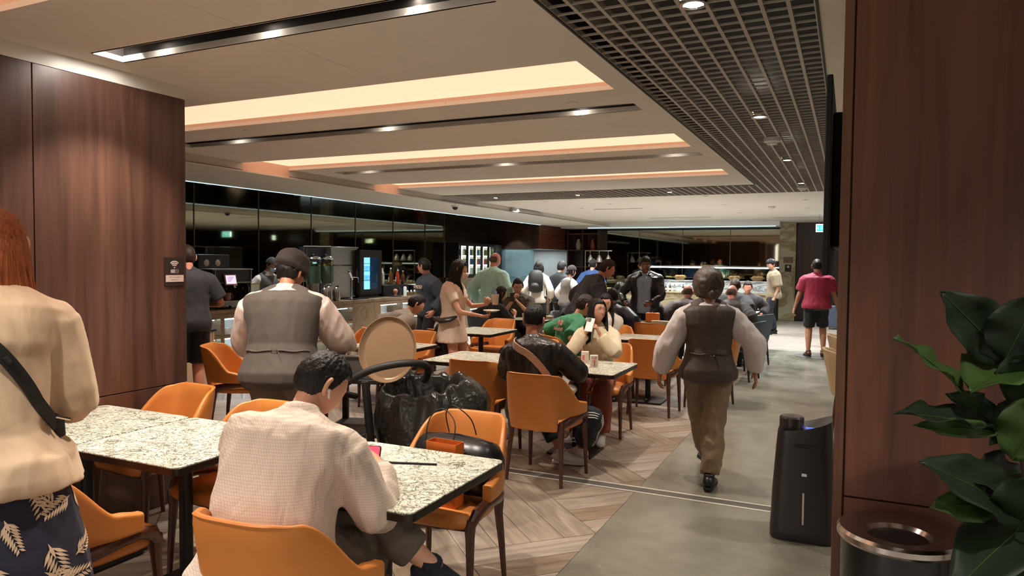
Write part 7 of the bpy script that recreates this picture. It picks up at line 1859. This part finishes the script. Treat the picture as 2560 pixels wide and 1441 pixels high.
person('seated person from behind with long dark hair and black short-sleeved shirt', -4.84, 9.50, -28, s=.97, gender='f', sit=True, lean=(6, 18), head=(-14, -10, 0), skin=SKIN, hair=('long', H_BLACK), top=dict(mat=C_BLK, e=.020, sleeve=.46, se=.02), bottom=dict(kind='trousers', mat=C_BLK), armR=dict(to=(.10, .38, .82), dir=(-.4, .3, .8)), seed=61)
person('seated person facing us in dark olive T-shirt and glasses, holding a dark phone', -4.86, 10.52, 202, s=1.03, g=1.1, hipz=.60, sit=True, lean=(6, 12), head=(8, -16, 0), skin=SKIN, hair=('short', H_BLACK), facefeat=True, glasses=(M_DGREY, .0016), top=dict(mat=C_OLIVE, e=.022, sleeve=.44, se=.03), bottom=dict(kind='trousers', mat=C_BLK),
       armR=dict(to=(.06, .34, 1.03), pole=(.6, 0, -1), dir=(-.3, .3, .8), curl=(45, 50, 35)), armL=dict(to=(-.02, .32, .98), pole=(-.8, 0, -1), dir=(.5, .3, .7), curl=(40, 40, 30)), seed=67, vox=.011)
w_ = toworld((-4.86, 10.52), 202, V(.07, .38, 1.07)); t = thing('phone', 'dark phone held by the man in the olive T-shirt', 'phone', w_, 202); t.rotation_euler = (R(20), 0, R(202))
b = MB(); b.box(-.036, .036, -.004, .004, -.072, .072); b.build('phone_body', M_BLACK, t, bev=.003)
person('seated person in navy short-sleeved top leaning over a table, both arms forward', -4.02, 10.60, -128, s=.97, gender='f', sit=True, lean=(16, 34), head=(0, -28, 0), skin=SKIN, hair=('long', H_BLACK), facefeat=True, top=dict(mat=C_NAVY, e=.022, sleeve=.42, se=.02), bottom=dict(kind='trousers', mat=C_BLK),
       armR=dict(to=(.10, .52, .86), dir=(0, 1, -.1)), armL=dict(to=(-.10, .52, .86), dir=(0, 1, -.1)), seed=71, vox=.011)
person('standing person in a pale top with a dark backpack near the kitchen counter', -5.60, 13.05, 10, s=.98, gender='f', lean=(0, 4), skin=SKIN, hair=('bob', H_BLACK), top=dict(mat=C_WHITEC, e=.022, sleeve=.9, se=.02), bottom=dict(kind='trousers', mat=C_NAVY), seed=73)
backpack(-5.56, 12.86, 1.02, 10, 'black backpack worn by the person in the pale top near the kitchen', M_BLACK, .95)
person('standing person in a black hooded top with black hair near the kitchen counter', -5.42, 13.75, -28, s=.97, lean=(0, 4), head=(20, -6, 0), skin=SKIN, hair=('mop', H_BLACK), top=dict(mat=C_BLK, e=.03, sleeve=.95, se=.03, collar=True), bottom=dict(kind='trousers', mat=C_BLK), seed=79)
person('person in grey waistcoat, white sleeves and dark cap by the kitchen counter', -5.0, 13.15, -38, s=.92, gender='f', g=1.1, skin=SKIN2, hair=('bun', H_BLACK), hat=staffcap, top=dict(mat=C_SHIRTW, e=.014, sleeve=.95, se=.025), vest=dict(mat=C_GREYV), bottom=dict(kind='trousers', mat=C_TROU), armR=dict(to=(.2, .32, 1.0)), seed=83)
person('person from behind in mid-blue shirt in front of the heat lamps', -5.45, 15.9, 4, s=1.0, g=1.1, skin=SKIN, hair=('short', H_BLACK), hat=staffcap, top=dict(mat=C_BLUE, e=.024, sleeve=.5, se=.03), bottom=dict(kind='trousers', mat=C_BLK), seed=89)
person('person in dark suit and glasses leaning forward over the far tables', -3.22, 8.98, -62, s=1.04, g=1.2, lean=(18, 34), head=(0, -20, 0), skin=SKINP, hair=('short', H_BROWN), facefeat=True, glasses=(M_DGREY, .0018), top=dict(mat=C_SUIT, e=.034, sleeve=.96, se=.03, collar=True, hem=-.13), bottom=dict(kind='trousers', mat=C_SUIT), armR=dict(to=(.26, .42, .86)), seed=97, vox=.011)
person('person in black top working behind the far buffet', -5.62, 20.95, 190, s=1.0, lean=(2, 8), head=(6, -28, 0), skin=SKIN, hair=('short', H_BLACK), facefeat=True, top=dict(mat=C_BLK, e=.02, sleeve=.6, se=.02), bottom=dict(kind='trousers', mat=C_BLK), seed=101)
def open_jacket(root, ctx):
    """jacket worn open: a shell round the back and sides plus both sleeves"""
    s, g = ctx['s'], ctx['g']; b = MB(); ts = [-.12, -.03, .05, .14, .24, .32, .39, .44, .485]; seg = 26; vs = []
    for t in ts:
        for a_, c_ in zip(RINGS, RINGS[1:]):
            if a_[0] <= t <= c_[0]:
                q = (t-a_[0])/(c_[0]-a_[0]); w, dp = [a_[k]+(c_[k]-a_[k])*q for k in (1, 2)]
        bell = math.exp(-((t-.12)/.16)**2)*max(0, g-1); W = w*s*(1+(g-1)*.75*(t < .46))+.04; D = dp*s*(1+(g-1)*.8*(t < .46)+bell*.35)+.04
        c0, d0, xa, ya = ctx['ringframe'](t); gap = .42-.2*(t > .45)
        for o_ in (0, -.014):
            for k in range(seg+1):
                an = PI/2+gap+(2*PI-2*gap)*k/seg; pw = 2/2.4
                vs.append(c0+xa*math.copysign(abs(math.cos(an))**pw, math.cos(an))*(W+o_)+ya*math.copysign(abs(math.sin(an))**pw, math.sin(an))*(D+o_))
    st = 2*(seg+1); n = len(ts); fs = []
    for i in range(n-1):
        for k in range(seg):
            a = i*st+k; fs.append((a, a+1, a+st+1, a+st)); a2 = a+seg+1; fs.append((a2, a2+st, a2+st+1, a2+1))
        for k in (0, seg):
            a = i*st+k; fs.append((a, a+st, a+st+seg+1, a+seg+1) if k == 0 else (a, a+seg+1, a+st+seg+1, a+st))
    for i in (0, n-1):
        for k in range(seg): a = i*st+k; fs.append((a, a+seg+1, a+seg+2, a+1) if i == 0 else (a, a+1, a+seg+2, a+seg+1))
    b.add(vs, fs)
    for sg in (1, -1):
        el, wr = ctx['arms'][sg][0], ctx['arms'][sg][1]; A = ctx['SH'][sg]; b.ball(A, .098*s, 14, 10); b.tube([A.lerp(ctx['S'](.49)[0], .8), A], [.08*s, .092*s], 12)
        b.tube([A, A.lerp(el, .5), A.lerp(el, .9), el.lerp(wr, .12), el.lerp(wr, .5), el.lerp(wr, .92)], [.092*s, .078*s, .068*s, .064*s, .054*s, .046*s], 14)
    me = remeshed(b, .012, (.006, 8.0, .5), 1, 5); put(me, 'open_jacket', C_LEATHER, root)
person('person standing facing us in open black leather jacket and pale blue tee', -2.87, 10.95, 188, s=1.03, g=1.22, lean=(0, 4), head=(20, -16, 0), skin=SKIN3, hair=('fade', H_BLACK), facefeat=True, glasses=(M_CHROME, .0018), top=dict(mat=C_LBLUE, name='tee', e=.016, sleeve=.3, se=.01), bottom=dict(kind='trousers', mat=C_BLK),
       armR=dict(to=(.28, .24, 1.02), pole=(.8, -.6, -.2)), armL=dict(to=(-.12, .34, 1.02), pole=(-1, -.3, -.3), curl=(60, 60, 40)), seed=103, vox=.011, extra=open_jacket)
person('seated person from behind in a green T-shirt with pink lettering', -2.84, 7.46, -42, s=1.0, g=1.2, sit=True, legL=dict(to=(-.1, .25, .09)), legR=dict(to=(.1, .25, .09)), lean=(4, 24), head=(-8, -16, 0), skin=SKIN, hair=('short', H_BROWN), top=dict(mat=C_GREEN, e=.024, sleeve=.46, se=.03), bottom=dict(kind='trousers', mat=C_BLK), seed=107, vox=.011,
       extra=lettering([('ARL', .085, .25, .07), ('Essentials', .055, .35, .0)], 0, plain('pink_print', (206, 150, 140), .7), .30, -1))
person('seated person in black with dark hair, beyond the green T-shirt', -3.35, 11.2, 20, s=1.0, g=1.1, sit=True, lean=(2, 8), skin=SKIN, hair=('mop', H_BLACK), top=dict(mat=C_BLK, e=.03, sleeve=.95, se=.03), bottom=dict(kind='trousers', mat=C_BLK), seed=109)
person('seated person in shiny navy jacket beyond the white hooded shirt', -3.0, 9.60, 12, s=.98, g=1.2, sit=True, lean=(10, 20), head=(0, -10, 0), skin=SKIN2, hair=('short', H_BLACK), top=dict(mat=plain('navy_nylon', (34, 44, 70), .4, bmp=.2), e=.036, sleeve=.95, se=.03), bottom=dict(kind='trousers', mat=C_BLK), seed=111)
person('seated bald person from behind in purple-grey jacket', -2.27, 11.18, 8, s=1.02, g=1.24, sit=True, lean=(4, 16), head=(-14, -14, 0), skin=SKINP, hair=('bald', H_GREY), top=dict(mat=C_PURG, e=.03, sleeve=.95, se=.03, collar=True), bottom=dict(kind='trousers', mat=C_BLK), seed=113)
person('seated bald person from behind in dark jacket, just right of the walking waitress', -1.64, 11.35, 2, s=1.02, g=1.2, sit=True, lean=(4, 14), head=(-22, -12, 0), skin=SKINP, hair=('bald', H_GREY), top=dict(mat=C_CHAR, e=.03, sleeve=.95, se=.03, collar=True), bottom=dict(kind='trousers', mat=C_BLK), seed=127)
person('seated dark-haired person from behind in charcoal jacket at the farther right tables', -1.80, 12.55, -10, s=1.06, g=1.25, sit=True, lean=(6, 20), head=(10, -20, 0), skin=SKIN2, hair=('short', H_BROWN), top=dict(mat=cloth('dark_charcoal', (44, 44, 46), .8, .4), e=.034, sleeve=.95, se=.03), bottom=dict(kind='trousers', mat=C_BLK), seed=131, hipz=.60)
person('seated person facing us just beyond the charcoal jacket', -1.75, 14.35, 185, s=1.0, sit=True, lean=(2, 8), head=(0, -10, 0), skin=SKINP, hair=('short', H_BROWN), top=dict(mat=C_CHAR, e=.03, sleeve=.95, se=.03), bottom=dict(kind='trousers', mat=C_BLK), seed=137)
